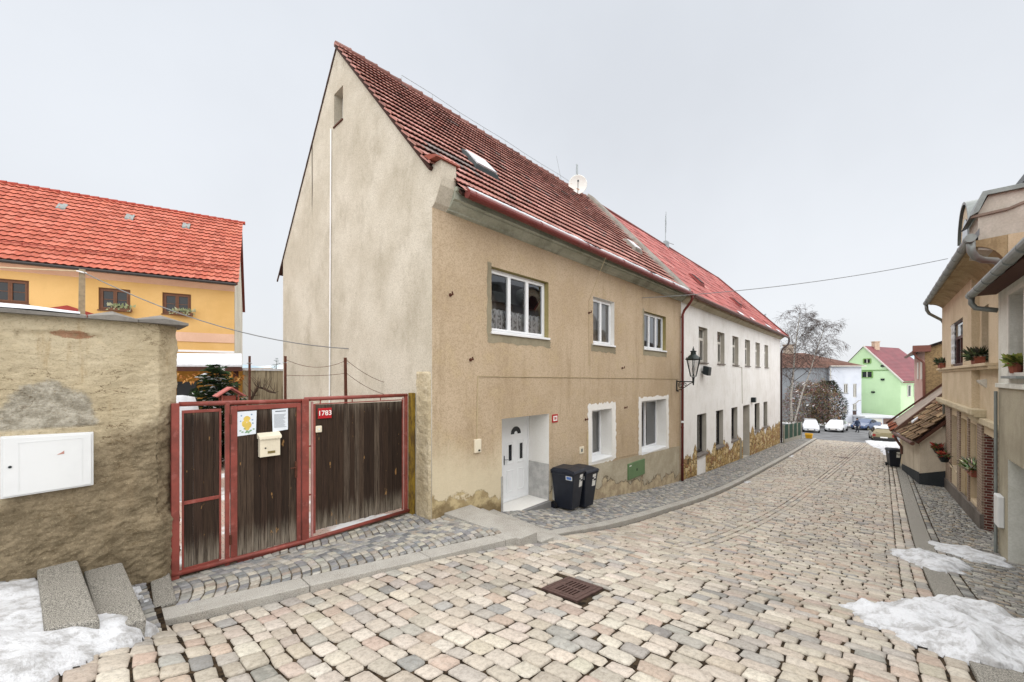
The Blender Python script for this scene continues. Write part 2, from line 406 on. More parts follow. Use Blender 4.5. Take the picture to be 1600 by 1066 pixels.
def kerb(name, path, width, side, top, drop=.35, seg=1.05, mat=None, bev=.012):
    """a row of kerb stones along a path function; side = +1: the stones lie on the +y side of the line"""
    mb = MB(); s, s1 = path[0], path[1]; f = path[2]
    while s < s1-.1:
        e = min(s+seg*random.uniform(.85, 1.15), s1); a, b = s+.004, e-.004
        ya, yb = float(f(a)), float(f(b)); za, zb = float(top(a, ya)), float(top(b, yb))
        if side > 0: q = [(a, ya), (b, yb), (b, yb+width), (a, ya+width)]
        else: q = [(a, ya-width), (b, yb-width), (b, yb), (a, ya)]
        zt = [za, zb, zb, za] if side > 0 else [za, zb, zb, za]
        mb.hexa([(x, y, z_-drop) for (x, y), z_ in zip(q, zt)], [(x, y, z_) for (x, y), z_ in zip(q, zt)])
        s = e
    return tag(mb.build(name, mat or M_GRANITE, bevel=bev), kind='structure')
kerb('kerb', (5.95, 50., lambda s: 4.45), .24, 1, lambda s, y: float(ZP(s, y))+.006)
kerb('kerb_of_forecourt', (.56, 5.0, lambda s: 5.6-(s-.56)*.28), .30, 1, lambda s, y: -2.585-.017*(s-.56), seg=1.4)
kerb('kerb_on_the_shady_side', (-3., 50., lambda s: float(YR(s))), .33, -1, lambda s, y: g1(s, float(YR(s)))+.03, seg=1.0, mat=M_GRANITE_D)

# forecourt in front of the gate
def ZF(s, y): return -2.595-.012*(np.asarray(s)-.6)-.085*np.clip(np.asarray(y)-(5.93-(np.asarray(s)-.56)*.28), 0, 1.2)*np.clip((5.6-np.asarray(s))/1.5, 0, 1)
fc = MB()
a = arcs(.66, 5.0, lambda s: 5.93-(s-.56)*.28, lambda s: 6.86, pitch=.112, w=.12, half=.62, R_=1.5, inv=1)
a += [c for c in arcs(4.53, 4.98, lambda s: 6.86, lambda s: 6.2, half=.4)]
lay_setts(fc, a, ZF, pick(PAL_SMALL+[('#b3ada0', 2)], len(a), .12), gap=.002, crown=.004, deep=.03, jit=.003, cut=.07)
sheet(fc, np.arange(.5, 5.05, .2), lambda s: 5.85-(s-.56)*.28, lambda s: 7.0+0*s, 8, lambda x, y: ZF(x, y)-.014, 1)
tag(fc.build('forecourt', [M_SMALL, M_JOINT2], smooth=True), kind='structure')
st = MB()
for k, (a, b, z_, y0) in enumerate(((4.86, 5.30, -2.655, 4.30), (5.304, 5.64, -2.81, 4.20), (5.644, 5.97, -2.915, 4.12))):
    st.hexa([(a+.02, y0, z_-.5), (b, y0-.03, z_-.5), (b+.2, 6.2, z_-.5), (a-.05, 6.2, z_-.5)], [(a+.02, y0, z_), (b, y0-.03, z_), (b+.2, 6.2, z_), (a-.05, 6.2, z_)])
tag(st.build('pavement_steps', M_GRANITE, bevel=.012), kind='structure')
st = MB()
st.hexa([(.06, 6.9, -2.7), (.14, 5.14, -2.7), (.34, 4.96, -2.7), (.47, 5.2, -2.7)][:0] or [(.14, 5.10, -2.7), (.40, 5.0, -2.7), (.37, 6.9, -2.7), (.04, 6.9, -2.7)], [(.14, 5.10, -2.27), (.44, 5.06, -2.27), (.36, 6.9, -2.25), (.04, 6.9, -2.25)])
st.hexa([(-.19, 5.14, -2.6), (.136, 5.0, -2.6), (-.01, 6.9, -2.6), (-.31, 6.9, -2.6)], [(-.19, 5.14, -2.12), (.132, 5.0, -2.12), (-.01, 6.9, -2.10), (-.31, 6.9, -2.10)])
st.hexa([(.57, 5.93, -2.9), (.77, 5.93, -2.9), (.82, 6.98, -2.9), (.63, 6.98, -2.9)], [(.57, 5.93, -2.575), (.77, 5.93, -2.575), (.82, 6.98, -2.555), (.63, 6.98, -2.555)])
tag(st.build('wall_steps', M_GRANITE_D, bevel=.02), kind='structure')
up = MB()
def ZU(s, y): return -2.14-.11*(np.asarray(s)+.3)-.02*(np.asarray(y)-5)
a = []
s = -3.2
while s < -.45:
    y = 4.8
    while y < 6.7: w = random.uniform(.15, .24); a.append([(s, y), (s+.15, y), (s+.15, y+w), (s, y+w)]); y += w
    s += .15
lay_setts(up, a, ZU, pick(PAL_SMALL, len(a)), crown=.008)
sheet(up, np.linspace(-3.3, -.12, 14), lambda s: 4.7+0*s, lambda s: 6.9+0*s, 4, lambda x, y: ZU(x, y)-.016, 1)
up.box(-3.3, -.16, 4.66, 4.70, -2.8, -2.13, 1)
tag(up.build('upper_pavement', [M_SMALL, M_JOINT], smooth=True), kind='structure')

# right pavement
def ZR(s, y): return g(s, YR(s))+.035+.01*(YR(s)-y)
rp_ = MB(); a = []
y = None; s = -3.
while s < 50:                                                   # one course of long stones beside the kerb slabs
    w = random.uniform(.16, .24); y1 = float(YR(s))-.34; a.append([(s, y1-.13), (s+w, y1-.13), (s+w, y1), (s, y1)]); s += w
b = []; s = -3.
while s < 32:
    y = -2.6
    while y < float(YR(s))-.49:
        w = random.uniform(.1, .16); e = min(y+w, float(YR(s))-.485); b.append([(s+.02*math.sin(y*9), y), (s+.105+.02*math.sin(y*9), y), (s+.105+.02*math.sin(e*9), e), (s+.02*math.sin(e*9), e)]); y += w
    s += .105
b += a
n_ = [c for c in b if c[0][0] < 16]; f_ = [c for c in b if c[0][0] >= 16]
PAL_R = [('#93928d', 4), ('#7f7f7d', 4), ('#a6a39a', 3), ('#6b6b69', 2), ('#9a8f7e', 2)]
lay_setts(rp_, n_, ZR, pick(PAL_R, len(n_), .13), gap=.004, crown=.005, deep=.03, jit=.004, cut=.1)
lay_setts(rp_, f_, ZR, pick(PAL_R, len(f_), .13), gap=.007, deep=.03, lod=1, jit=.005)
sheet(rp_, np.arange(-3.1, 50.1, .3), lambda s: -3.2+0*s, lambda s: YR(s)-.3, 6, lambda x, y: ZR(x, y)-.013, 1)
tag(rp_.build('pavement_on_the_shady_side', [M_SMALL, M_JOINT], smooth=True), kind='structure')

# crossing street, yard, wide ground, hills
as_ = MB(); sheet(as_, np.arange(49.9, 72.5, .5), lambda s: -14+0*s, lambda s: 14+0*s, 30, lambda x, y: g(x, y)+.004)
tag(as_.build('crossing_street', M_ASPH, smooth=True), kind='structure')
gx = np.concatenate([[-600, -300, -120, -40, -15], np.arange(-9, 86, 1.), [100, 140, 220, 400, 700, 1100]])
gy = np.concatenate([[-900, -400, -150, -60, -25], np.arange(-14, 4.1, 1.), [5.2, 6.3, 6.75, 7.3], np.arange(8, 15, 1.), [25, 60, 150, 400, 900]])
GX, GY = np.meshgrid(gx, gy, indexing='ij'); GZ = g(GX, GY)-.12
GZ = np.where((GY > 7.) & (GX < 46), np.minimum(GZ, -2.95-.07*np.clip(GX, 0, 44)), GZ)
GZ = np.where((GY < -1.5) & (GX < 40), GZ-.05, GZ)
gr = MB(); ny = len(gy); i = np.arange((len(gx)-1)*ny).reshape(-1, ny)[:, :-1].ravel()
gr.addnp(np.dstack([GX, GY, GZ]).reshape(-1, 3), [np.stack([i, i+ny, i+ny+1, i+1], 1)])
tag(gr.build('ground', M_GROUND, smooth=True), kind='structure')
g_ = G('yard_paving'); _v = g_.n('ShaderNodeTexBrick'); g_.t.links.new(g_.pos(), _v.inputs['Vector'])
_v.inputs['Scale'].default_value = 4.; _v.inputs['Color1'].default_value = C('#c9a79a'); _v.inputs['Color2'].default_value = C('#bfae a2'.replace(' ', '')); _v.inputs['Mortar'].default_value = C('#8b7f76')
M_YARD = g_.fin(g_.mix(g_.ss(g_.noise(.8, 5), .5, .62), _v.outputs[0], (.8, .82, .84, 1)), .9)
yd = MB(); yd.face((-14, 6.95, -2.68), (4.6, 6.95, -2.68), (4.6, 30, -2.55), (-14, 30, -2.55))
tag(yd.build('yard', M_YARD), kind='structure')
g_ = G('far_hills'); M_HILL = g_.fin(g_.mix(g_.ss(g_.noise(.02, 5), .42, .58), C('#93a5b0'), C('#c9d5dd')), 1)  # distance haze is painted into the hills' blue-grey
hl = MB(); n = 60; vs = []
for k in range(n+1):
    a = R(-10+k*150/n); rr = 720
    hz = 22+14*mnoise.noise((k*.21, 1.3, 0))+6*mnoise.noise((k*.9, 4, 0))
    x, y = rr*math.cos(a), rr*math.sin(a)
    vs += [(x*.85, y*.85, -12), (x, y, hz), (x*1.25, y*1.25, -12)]
fs = []
for k in range(n):
    for q in range(2): fs.append((k*3+q, k*3+3+q, k*3+4+q, k*3+1+q))
hl.add(vs, fs); tag(hl.build('hills', M_HILL, smooth=True), kind='structure')

# snow lying in patches
def snow_patch(name, poly, h, res=.035, zf=g, rough=.5, mat=None, seed=0):
    poly = np.array(poly, float); lo = poly.min(0)-.1; hi = poly.max(0)+.1
    xs = np.arange(lo[0], hi[0], res); ys = np.arange(lo[1], hi[1], res); X, Y = np.meshgrid(xs, ys, indexing='ij')
    d = np.full(X.shape, 1e9); ins = np.zeros(X.shape, bool)
    for i in range(len(poly)):
        a, b = poly[i], poly[(i+1) % len(poly)]; e = b-a
        t = np.clip(((X-a[0])*e[0]+(Y-a[1])*e[1])/(e@e), 0, 1)
        d = np.minimum(d, np.hypot(X-a[0]-t*e[0], Y-a[1]-t*e[1]))
        c = ((a[1] > Y) != (b[1] > Y)) & (X < (b[0]-a[0])*(Y-a[1])/((b[1]-a[1]) or 1e-9)+a[0]); ins ^= c
    d = np.where(ins, d, -d)
    N1 = np.zeros(X.shape); N2 = np.zeros(X.shape)
    for i in range(len(xs)):
        for j in range(len(ys)):
            p = (xs[i], ys[j], seed)
            N1[i, j] = mnoise.fractal((p[0]*2.6, p[1]*2.6, seed), 1., 2., 4); N2[i, j] = mnoise.fractal((p[0]*9, p[1]*9, seed+5), 1., 2., 3)
    d = d+N1*.14+N2*.022
    w = np.clip(d/.42, 0, 1); w = w*w*(3-2*w)*.88+np.clip(d/.06, 0, 1)*.12
    H = h*w*(1+rough*N1*.8+.09*N2)+.012*(d > 0)
    Z = zf(X, Y)+np.where(d > 0, np.maximum(H, .012), -.08)
    keep = d > -.06; idx = -np.ones(X.shape, int); idx[keep] = np.arange(keep.sum())
    q = np.stack([idx[:-1, :-1], idx[1:, :-1], idx[1:, 1:], idx[:-1, 1:]], -1).reshape(-1, 4); q = q[(q >= 0).all(1)]
    mb = MB(); mb.addnp(np.stack([X[keep], Y[keep], Z[keep]], 1), [q])
    return tag(mb.build(name, mat or M_SNOW, smooth=True), kind='stuff')
def zheap(x, y):
    tgt = -2.22-.30*(x+.1)
    return np.maximum(g(x, y), g(x, y)+np.clip((y-4.0)/.95, 0, 1)*np.clip((.62-x)/.25, 0, 1)*(tgt-g(x, y)))
def zside(x, y): return np.where(y > YR(x), g(x, y), ZR(x, y))
snow_patch('snow', [(6.35, .30), (7.2, -.05), (8.3, -.62), (8.3, -1.2), (7.4, -1.75), (6.4, -1.9), (5.7, -1.3), (5.35, -.75), (5.42, -.28), (5.7, .0)], .125, zf=zside, rough=1.0, seed=2)
snow_patch('snow', [(12.6, -.15), (11.4, -.45), (10.9, -.75), (11.0, -1.1), (12.0, -1.45), (12.7, -1.3), (12.9, -.8)], .085, zf=zside, rough=.9, seed=9)
snow_patch('snow', [(14.4, -1.0), (13.6, -.95), (12.9, -1.5), (13.0, -2.05), (14.0, -2.1), (14.6, -1.6)], .05, zf=zside, rough=.9, seed=13)
snow_patch('snow', [(52.5, .9), (54.5, -.2), (54, -3), (44, -2.2), (40, -1.2), (39.2, -.4), (44.6, -.1), (47, .5)], .10, res=.12, zf=g, seed=17)
snow_patch('snow', [(74, 3), (74, -12), (80, -12), (80, 4)], .15, res=.25, zf=g, seed=21)
snow_patch('snow', [(.62, 5.36), (.45, 5.02), (.22, 4.72), (-.05, 4.42), (-.6, 4.0), (-2.6, 3.4), (-2.9, 5.3), (-1, 5.5), (-.3, 5.5), (.2, 5.45), (.45, 5.4)], .10, zf=zheap, rough=.55, seed=29)
snow_patch('snow', [(-.30, 6.68), (-.22, 6.2), (-.2, 5.9), (-.16, 5.3), (-.16, 4.9), (-2.8, 4.9), (-2.8, 6.7)], .045, zf=ZU, rough=1.2, seed=33)
snow_patch('snow', [(.40, 6.68), (.42, 6.25), (.55, 6.1), (.6, 6.68)], .05, zf=lambda x, y: -2.56+0*x, seed=37)
lp = MB(); _a = [[(x, y), (x+.11, y), (x+.11, y+.10), (x, y+.10)] for x in (.36, .47) for y in np.arange(5.1, 6.7, .103)]; lay_setts(lp, _a, lambda x, y: -2.565+0*x, pick(PAL_SMALL, len(_a), .14), gap=.004, crown=.005, deep=.03, jit=.004); lp.face((.33, 4.6, -2.585), (.6, 4.6, -2.59), (.66, 7, -2.575), (.33, 7, -2.575), mi=1); tag(lp.build('ground_by_the_gate', [M_SMALL, M_JOINT]), kind='structure')
for a in ((33, 4.3), (33.6, 4.33), (20.4, 4.33)):
    snow_patch('snow', [(a[0]-.2, a[1]-.06), (a[0]+.2, a[1]-.05), (a[0]+.2, a[1]+.06), (a[0]-.2, a[1]+.07)], .08, zf=g, seed=a[0])

# ---------------------------------------------------------------- building helpers
def clear_glass(name, tint=.92, r0=.09):
    g_ = G(name); t = g_.t
    tr = g_.n('ShaderNodeBsdfTransparent'); tr.inputs[0].default_value = (tint, tint, tint, 1)
    gl = g_.n('ShaderNodeBsdfGlossy'); gl.inputs['Roughness'].default_value = .01; gl.inputs[0].default_value = (.95, .97, 1, 1)
    lw = g_.n('ShaderNodeFresnel'); lw.inputs[0].default_value = 1.5
    f = g_.m('MULTIPLY', lw.outputs[0], 1.7, True); f = g_.m('ADD', f, r0-.06, True)
    mx_ = g_.n('ShaderNodeMixShader'); t.links.new(f, mx_.inputs[0]); t.links.new(tr.outputs[0], mx_.inputs[1]); t.links.new(gl.outputs[0], mx_.inputs[2])
    t.links.new(mx_.outputs[0], g_.out.inputs[0]); t.nodes.remove(g_.b); return g_.m_
M_GLASS = clear_glass('window_glass')
g_ = G('dark_glass'); M_DGLASS = g_.fin((.02, .022, .025, 1), .06, None, 0, .35)
g_ = G('lace_curtain'); _w = g_.ss(g_.m('SINE', g_.m('MULTIPLY', g_.xyz()[0], 34.)), -.5, .8)
_hl = g_.ss(g_.noise(22, 3, .6, k=(1, 1, .6)), .42, .56)
g_.b.inputs['Alpha'].default_value = 1; g_.put(g_.b.inputs['Alpha'], g_.m('ADD', .35, g_.m('MULTIPLY', g_.m('MAXIMUM', _w, _hl), .6), True))
M_LACE = g_.fin((.8, .83, .85, 1), .9)
M_CURT = plain('plain_curtain', '#c9c7c0', .9, .8, .1, 3)
M_UPVC = plain('white_plastic', '#eef0f2', .35, .95, .03, 3, spec=.4)
M_OLDWHITE = plain('old_white_paint', '#d9d6cd', .6, .9, .1, 5)
M_BLACKWD = plain('dark_frame', '#2b2a2a', .5, 1, .1, 5)
M_ZINC = plain('zinc_sheet', '#8d9391', .45, .8, .18, 3, met=.35)
M_DARKIRON = plain('black_iron', '#20282a', .45, .9, .15, 10, met=.3)
M_STEEL = plain('galvanised_steel', '#9aa0a2', .4, .9, .12, 8, met=.7)
M_RUST = plain('rusty_iron', '#5a3324', .8, .9, .3, 20, bump=.4)

def wall(mb, x0, x1, z0, z1, Y0, sg, holes=(), mi=0):
    xs = sorted({x0, x1, *[v for h in holes for v in h[:2] if x0 < v < x1]}); zs = sorted({z0, z1, *[v for h in holes for v in h[2:4] if z0 < v < z1]})
    for a, b in zip(xs, xs[1:]):
        for c, d in zip(zs, zs[1:]):
            mx_, mz = (a+b)/2, (c+d)/2
            if any(h[0] < mx_ < h[1] and h[2] < mz < h[3] for h in holes): continue
            mb.face((a, Y0, c), (b, Y0, c), (b, Y0, d), (a, Y0, d), mi=mi)
    for h in holes:
        a, b, c, d, dep = h[:5]; m_ = h[5] if len(h) > 5 else mi; Y1 = Y0-sg*dep
        mb.face((a, Y0, c), (a, Y1, c), (a, Y1, d), (a, Y0, d), mi=m_); mb.face((b, Y0, c), (b, Y1, c), (b, Y1, d), (b, Y0, d), mi=m_)
        mb.face((a, Y0, d), (a, Y1, d), (b, Y1, d), (b, Y0, d), mi=m_); mb.face((a, Y0, c), (a, Y1, c), (b, Y1, c), (b, Y0, c), mi=m_)
def ring(mb, x0, x1, z0, z1, y0, y1, w):
    mb.box(x0, x0+w, y0, y1, z0, z1); mb.box(x1-w, x1, y0, y1, z0, z1); mb.box(x0+w, x1-w, y0, y1, z1-w, z1); mb.box(x0+w, x1-w, y0, y1, z0, z0+w)
def window(parent, x0, x1, z0, z1, Y0, sg, rec, ns=2, frame=None, glass=None, fw=.055, sill=None, sillm=None, curtain=None, bars=0, local=False, transom=0, bevel=.004, ms=None):
    """a window in a wall that runs along x: frame, sashes, panes, sill and curtain"""
    frame = frame or M_UPVC; glass = glass or M_GLASS
    f = MB(); yo = Y0-sg*rec; yi = yo-sg*.07; a, b = sorted((yo, yi))
    e = .004; ring(f, x0+e, x1-e, z0+e, z1-e, a, b, fw)
    X0, X1, Z0, Z1 = x0+fw, x1-fw, z0+fw, z1-fw
    if transom: f.box(X0, X1, a, b, Z1-transom-fw*.5, Z1-transom+fw*.5); Zt = Z1-transom-fw*.5
    else: Zt = Z1
    p = MB(); ws = (X1-X0)/ns; yp = yo-sg*.03; ys0, ys1 = sorted((yo+sg*.012, yo-sg*.05))
    for k in range(ns):
        xa, xb = X0+k*ws, X0+(k+1)*ws
        ring(f, xa+.002, xb-.002, Z0+.002, Zt-.002, ys0, ys1, fw*.85)
        p.face((xa+fw*.5, yp, Z0+fw*.5), (xb-fw*.5, yp, Z0+fw*.5), (xb-fw*.5, yp, Zt-fw*.5), (xa+fw*.5, yp, Zt-fw*.5))
        for q in range(bars):
            zz = Z0+(Zt-Z0)*(q+1)/(bars+1); f.box(xa+fw*.6, xb-fw*.6, *sorted((yp+sg*.004, yp+sg*.014)), zz-.012, zz+.012)
    if transom: p.face((X0, yp, Zt+fw), (X1, yp, Zt+fw), (X1, yp, Z1), (X0, yp, Z1))
    w = f.build('window', frame, parent, bevel=bevel, local=local)
    def sub(m_, n_, mat, **k):
        if local: o = m_.build(n_, mat, w, local=True, **k)
        else: o = m_.build(n_, mat, w, **k)
        return o
    sub(p, 'pane', glass)
    if sill:
        s = MB(); pr, th, ov = sill; s.box(x0-ov, x1+ov, *sorted((yo, Y0+sg*pr)), z0-th, z0+.006); sub(s, 'sill', sillm or frame, bevel=.005 if bevel else 0)
    if curtain:
        c = MB(); zc0, zc1, mt = curtain; n = 40; yc = yi-sg*.06
        vs = []; 
        for k in range(n+1):
            x = X0+(X1-X0)*k/n; yy = yc+.018*math.sin(k*1.7)+.01*math.sin(k*.6)
            vs += [(x, yy, zc0), (x, yy, zc1-(.02 if k % 3 else 0))]
        c.add(vs, [(2*k, 2*k+2, 2*k+3, 2*k+1) for k in range(n)]); sub(c, 'curtain', mt)
    return w

def tiles(mb, O, U, V, nu, nv, tw, th, lip=.03, amp=.012, waves=2, K=8, colf=None, jz=.004, keep=None, over=.03, bow=0.):
    """courses of roof tiles on the plane O + u U + v V; every tile is a waved sheet with a front edge"""
    O = np.array(O, float); U = np.array(U, float); V = np.array(V, float); N = np.cross(U, V); N /= np.linalg.norm(N)
    if N[2] < 0: N = -N
    iu, iv = np.meshgrid(np.arange(nu), np.arange(nv), indexing='ij'); iu = iu.ravel(); iv = iv.ravel()
    if keep is not None:
        c = O+((iu+.5)*tw)[:, None]*U+((iv+.5)*th)[:, None]*V; k = keep(c); iu = iu[k]; iv = iv[k]
    n = len(iu); t = np.linspace(0, 1, K+1)
    if waves: wv = amp*np.cos(2*math.pi*waves*t)
    else: wv = 0*t
    ju = rng.normal(0, jz, n); jv = rng.normal(0, jz*.9, n); jn = rng.normal(0, jz*.45, n); tl = rng.normal(0, jz*.5, n)
    def row(v, nn):
        u = (iu*tw+ju)[:, None]+t[None]*tw*.995
        vv = (iv*th+v+jv)[:, None]+0*u
        h = nn+wv[None]+jn[:, None]+tl[:, None]*(t-.5)[None]*2
        if bow: h = h+bow*(np.sin(u*.9+vv*.4)+.6*np.sin(u*.37+1.7+vv*1.3))
        return O+u[..., None]*U+vv[..., None]*V+h[..., None]*N
    r0 = row(.12, lip-.022); rm = row(.002, lip-.018); r1 = row(0, lip); r2 = row(th+over, 0.006)
    Vt = np.concatenate([r0, rm, rm, r1, r1, r2], 1); k = 6*(K+1); a = np.arange(K)
    q = np.concatenate([np.stack([a+j*(K+1), a+1+j*(K+1), a+1+(j+1)*(K+1), a+(j+1)*(K+1)], 1) for j in (0, 2, 4)])
    F = (np.arange(n)[:, None, None]*k+q[None]).reshape(-1, 4)
    cols = colf(iu, iv, n) if colf else np.ones((n, 3))
    mb.addnp(Vt.reshape(-1, 3), [F], np.repeat(cols, k, 0))
def tile_mat(name, dirt, dk=.5, ro=.8, sc=5.):
    g_ = G(name); c = g_.col()
    c = g_.mix(g_.m('MULTIPLY', g_.ss(g_.noise(sc, 6, .7), .42, .72), dk), c, dirt)
    c = g_.mix(g_.m('MULTIPLY', g_.ss(g_.noise(60, 3, .7), .45, .75), .25), c, dirt)
    return g_.fin(c, ro, g_.bump(g_.noise(70, 3), .4, .004), 0, .25)
def pal_cols(pal, var=.1):
    return lambda iu, iv, n: pick(pal, n, var)

# ---------------------------------------------------------------- the beige corner house
FY = 6.2
def base_h(g_):         # height above the foot of the street front, which falls with the street
    x, y, z = g_.xyz()
    l1 = g_.m('ADD', g_.m('MULTIPLY', g_.m('SUBTRACT', x, 4.53), -.155), -2.66)
    l2 = g_.m('ADD', g_.m('MULTIPLY', g_.m('SUBTRACT', x, 8.17), -.124), -3.30)
    l3 = g_.m('ADD', g_.m('MULTIPLY', g_.m('SUBTRACT', x, 17.5), -.056), -4.48)
    return x, y, z, g_.m('SUBTRACT', z, g_.m('MAXIMUM', g_.m('MAXIMUM', l1, l2), l3))
g_ = G('beige_render'); x, y, z, h = base_h(g_)
c = g_.mix(g_.ss(g_.noise(.55, 6, .7), .34, .68), C('#c6b39a'), C('#b6a288'))
c = g_.mix(g_.m('MULTIPLY', g_.ss(g_.noise(1.3, 5, .65, k=(2.4, 2.4, .3)), .5, .74), .5), c, C('#9c886c'))
c = g_.mix(g_.m('MULTIPLY', g_.ss(g_.noise(2.2, 6, .7), .5, .7), .35), c, C('#cdba96'))
c = g_.mix(g_.m('MULTIPLY', g_.ss(g_.noise(38, 4, .75), .42, .66), .5), c, C('#867459'))
# bleached lime near the door bell and the foot, then bare patches
lo = g_.m('MULTIPLY', g_.ss(g_.m('ADD', h, g_.m('MULTIPLY', g_.noise(1.6, 6, .7), 1.6)), 2.5, 1.35), g_.ss(x, 8.4, 6.8))
c = g_.mix(g_.m('MULTIPLY', lo, .75), c, C('#d6cbb0'))
pk = g_.m('MULTIPLY', g_.ss(g_.m('ADD', h, g_.m('MULTIPLY', g_.noise(2.6, 7, .62), 1.5)), 1.14, 1.06), g_.ss(x, 20, 17.4))
c = g_.mix(pk, c, g_.mix(g_.ss(g_.noise(5, 5), .4, .6), C('#9c8a68'), C('#bfae88')))
dk_ = g_.ss(g_.m('ADD', h, g_.m('MULTIPLY', g_.noise(3.3, 6, .65), .9)), .62, .48)
c = g_.mix(g_.m('MULTIPLY', dk_, .7), c, C('#6d5c42'))
hh = g_.m('ADD', g_.m('ADD', g_.noise(85, 3, .7), g_.m('MULTIPLY', g_.noise(11, 5), .8)), g_.m('MULTIPLY', pk, -1.4))
M_BEIGE = g_.fin(c, .93, g_.bump(hh, .55, .014), 0, .15)
g_ = G('gable_render'); x, y, z = g_.xyz()
c = g_.mix(g_.ss(g_.noise(.45, 6, .68), .36, .64), C('#cfc8ba'), C('#bcb4a4'))
c = g_.mix(g_.m('MULTIPLY', g_.ss(g_.noise(1.1, 7, .75, k=(1, 1, .6)), .48, .70), .5), c, C('#9a9180'))
c = g_.mix(g_.m('MULTIPLY', g_.ss(g_.noise(42, 4, .75), .44, .66), .5), c, C('#8d8473'))
ck = g_.m('MULTIPLY', g_.ss(g_.m('ABSOLUTE', g_.m('SUBTRACT', g_.m('ADD', y, g_.m('MULTIPLY', g_.noise(2.5, 3), .05)), 11.92)), .055, .02), g_.m('MULTIPLY', g_.ss(z, 4.4, 5.4), g_.ss(z, 6.75, 6.6)))
c = g_.mix(g_.m('MULTIPLY', ck, .85), c, C('#4b463c'))
st_ = g_.ss(g_.m('ADD', z, g_.m('MULTIPLY', g_.noise(1.8, 6, .7), 2.0)), -.8, -1.6)
c = g_.mix(g_.m('MULTIPLY', st_, .6), c, C('#a8997a'))
M_GABLE = g_.fin(c, .93, g_.bump(g_.m('ADD', g_.noise(75, 3, .7), g_.m('MULTIPLY', g_.noise(8, 5), .9)), .5, .014), 0, .15)
M_REVEALW = plaster('white_reveal', C('#e9e8e5'), C('#e2e0db'), C('#d2cec5'), 60, .25, .15)
M_REVEALK = plaster('khaki_reveal', C('#8f8456'), C('#a3966a'), C('#6f6644'), 60, .3, .4)
M_PATCH = plaster('mortar_patch', C('#9b937e'), C('#877f6b'), C('#6e6654'), 60, .5)
M_PLINTH = plaster('grey_plinth', C('#bcb39e'), C('#a99f8a'), C('#837a66'), 70, .5, .5, 1.2)
M_CORN = plaster('cornice_paint', C('#b9bcae'), C('#a3a798'), C('#6f7165'), 40, .4, .7, 1.5)
M_MORTAR = plaster('verge_mortar', C('#97918a'), C('#7d776f'), C('#57524b'), 50, .9, .4, 2.)
M_TILE = tile_mat('red_clay_tile', C('#6a3f37'), .45)
M_TILEB = plain('roof_underside', '#4a2f26', .9, .7)
M_GUTTER = plain('red_gutter', '#74302b', .45, .85, .15, 3, spec=.45)
M_SLABGREY = g_ = None
g_ = G('grey_tile_cladding'); _b = g_.n('ShaderNodeTexBrick'); g_.t.links.new(g_.scale(g_.pos(), (1, 1, 1)), _b.inputs['Vector'])
M_CLAD = g_.fin(g_.mix(g_.ss(g_.noise(5, 6, .7), .35, .65), C('#9d9c9a'), C('#b8b7b4')), .5, None, 0, .35)

house = thing('beige_house', 'tall beige corner house with steep red tile roof and bare gable, beside the red gate', 'house', (11, FY, -4))
W1, W2, W3 = (6.10, 8.15, .97, 2.40), (10.32, 11.62, .97, 2.37), (13.84, 15.85, 1.0, 2.36)
L1, L2 = (10.25, 11.46, -2.52, -1.02), (13.62, 15.88, -2.79, -.90)
DR = (6.43, 8.17, -3.17, -.96)
wl = MB()
wall(wl, 4.53, 17.5, -7, 3.62, FY, -1, [W1+(.16, 1), W2+(.16, 2), W3+(.16, 1), L1+(.42, 2), L2+(.42, 2), DR+(.73, 2)])
wl.face((17.5, 6.2, -7), (17.5, 14.28, -7), (17.5, 14.28, 3.7), (17.5, 10.24, 8.4), (17.5, 6.2, 3.8))
wl.face((4.53, 14.28, -7), (17.5, 14.28, -7), (17.5, 14.28, 3.75), (4.53, 14.28, 3.75))
wl.build('wall', [M_BEIGE, M_REVEALK, M_REVEALW], house)
gw = MB()
def roofz(y): return 4.0+1.132*(y-6.23) if y < 10.24 else 8.54-1.174*(y-10.24)
ys = [6.2, 9.94, 10.24, 10.46, 14.28]
for a, b in zip(ys, ys[1:]):
    if 9.9 < (a+b)/2 < 10.47:
        gw.face((4.53, a, -7), (4.53, b, -7), (4.53, b, 6.5), (4.53, a, 6.5)); gw.face((4.53, a, 7.36), (4.53, b, 7.36), (4.53, b, roofz(b)), (4.53, a, roofz(a)))
    else: gw.face((4.53, a, -7), (4.53, b, -7), (4.53, b, roofz(b)), (4.53, a, roofz(a)))
for y0, y1, z0, z1 in ((9.94, 9.94, 6.5, 7.36), (10.46, 10.46, 6.5, 7.36)): gw.face((4.53, y0, z0), (4.85, y0, z0), (4.85, y0, z1), (4.53, y0, z1))
for z0 in (6.5, 7.36): gw.face((4.53, 9.94, z0), (4.85, 9.94, z0), (4.85, 10.46, z0), (4.53, 10.46, z0))
# the kneeler: the gable runs on over the cornice
gw.prism([(4.53, 6.2, 3.2), (4.53, 6.11, 3.27), (4.53, 6.02, 3.42), (4.53, 5.95, 3.55), (4.53, 5.93, 3.7), (4.53, 5.93, 4.0), (4.53, 6.2, 4.0)], (.36, 0, 0))
gw.build('gable_wall', M_GABLE, house)
rp2 = MB()                                                       # rougher strip of plaster at the corner of the gable, by the gate
N_ = 60
vs = []
for i in range(10):
    for j in range(N_):
        y = 6.22+.50*i/9; zz = -2.75+2.85*j/(N_-1); e = min(i, 9-i, N_-1-j)
        vs.append((4.53-(.035+.02*mnoise.fractal((y*7, zz*7, 3), 1, 2, 3) if e > 0 else -.01), y+.02*mnoise.noise((zz*5, i, 0)), zz))
rp2.add(vs, [(i*N_+j, (i+1)*N_+j, (i+1)*N_+j+1, i*N_+j+1) for i in range(9) for j in range(N_-1)])
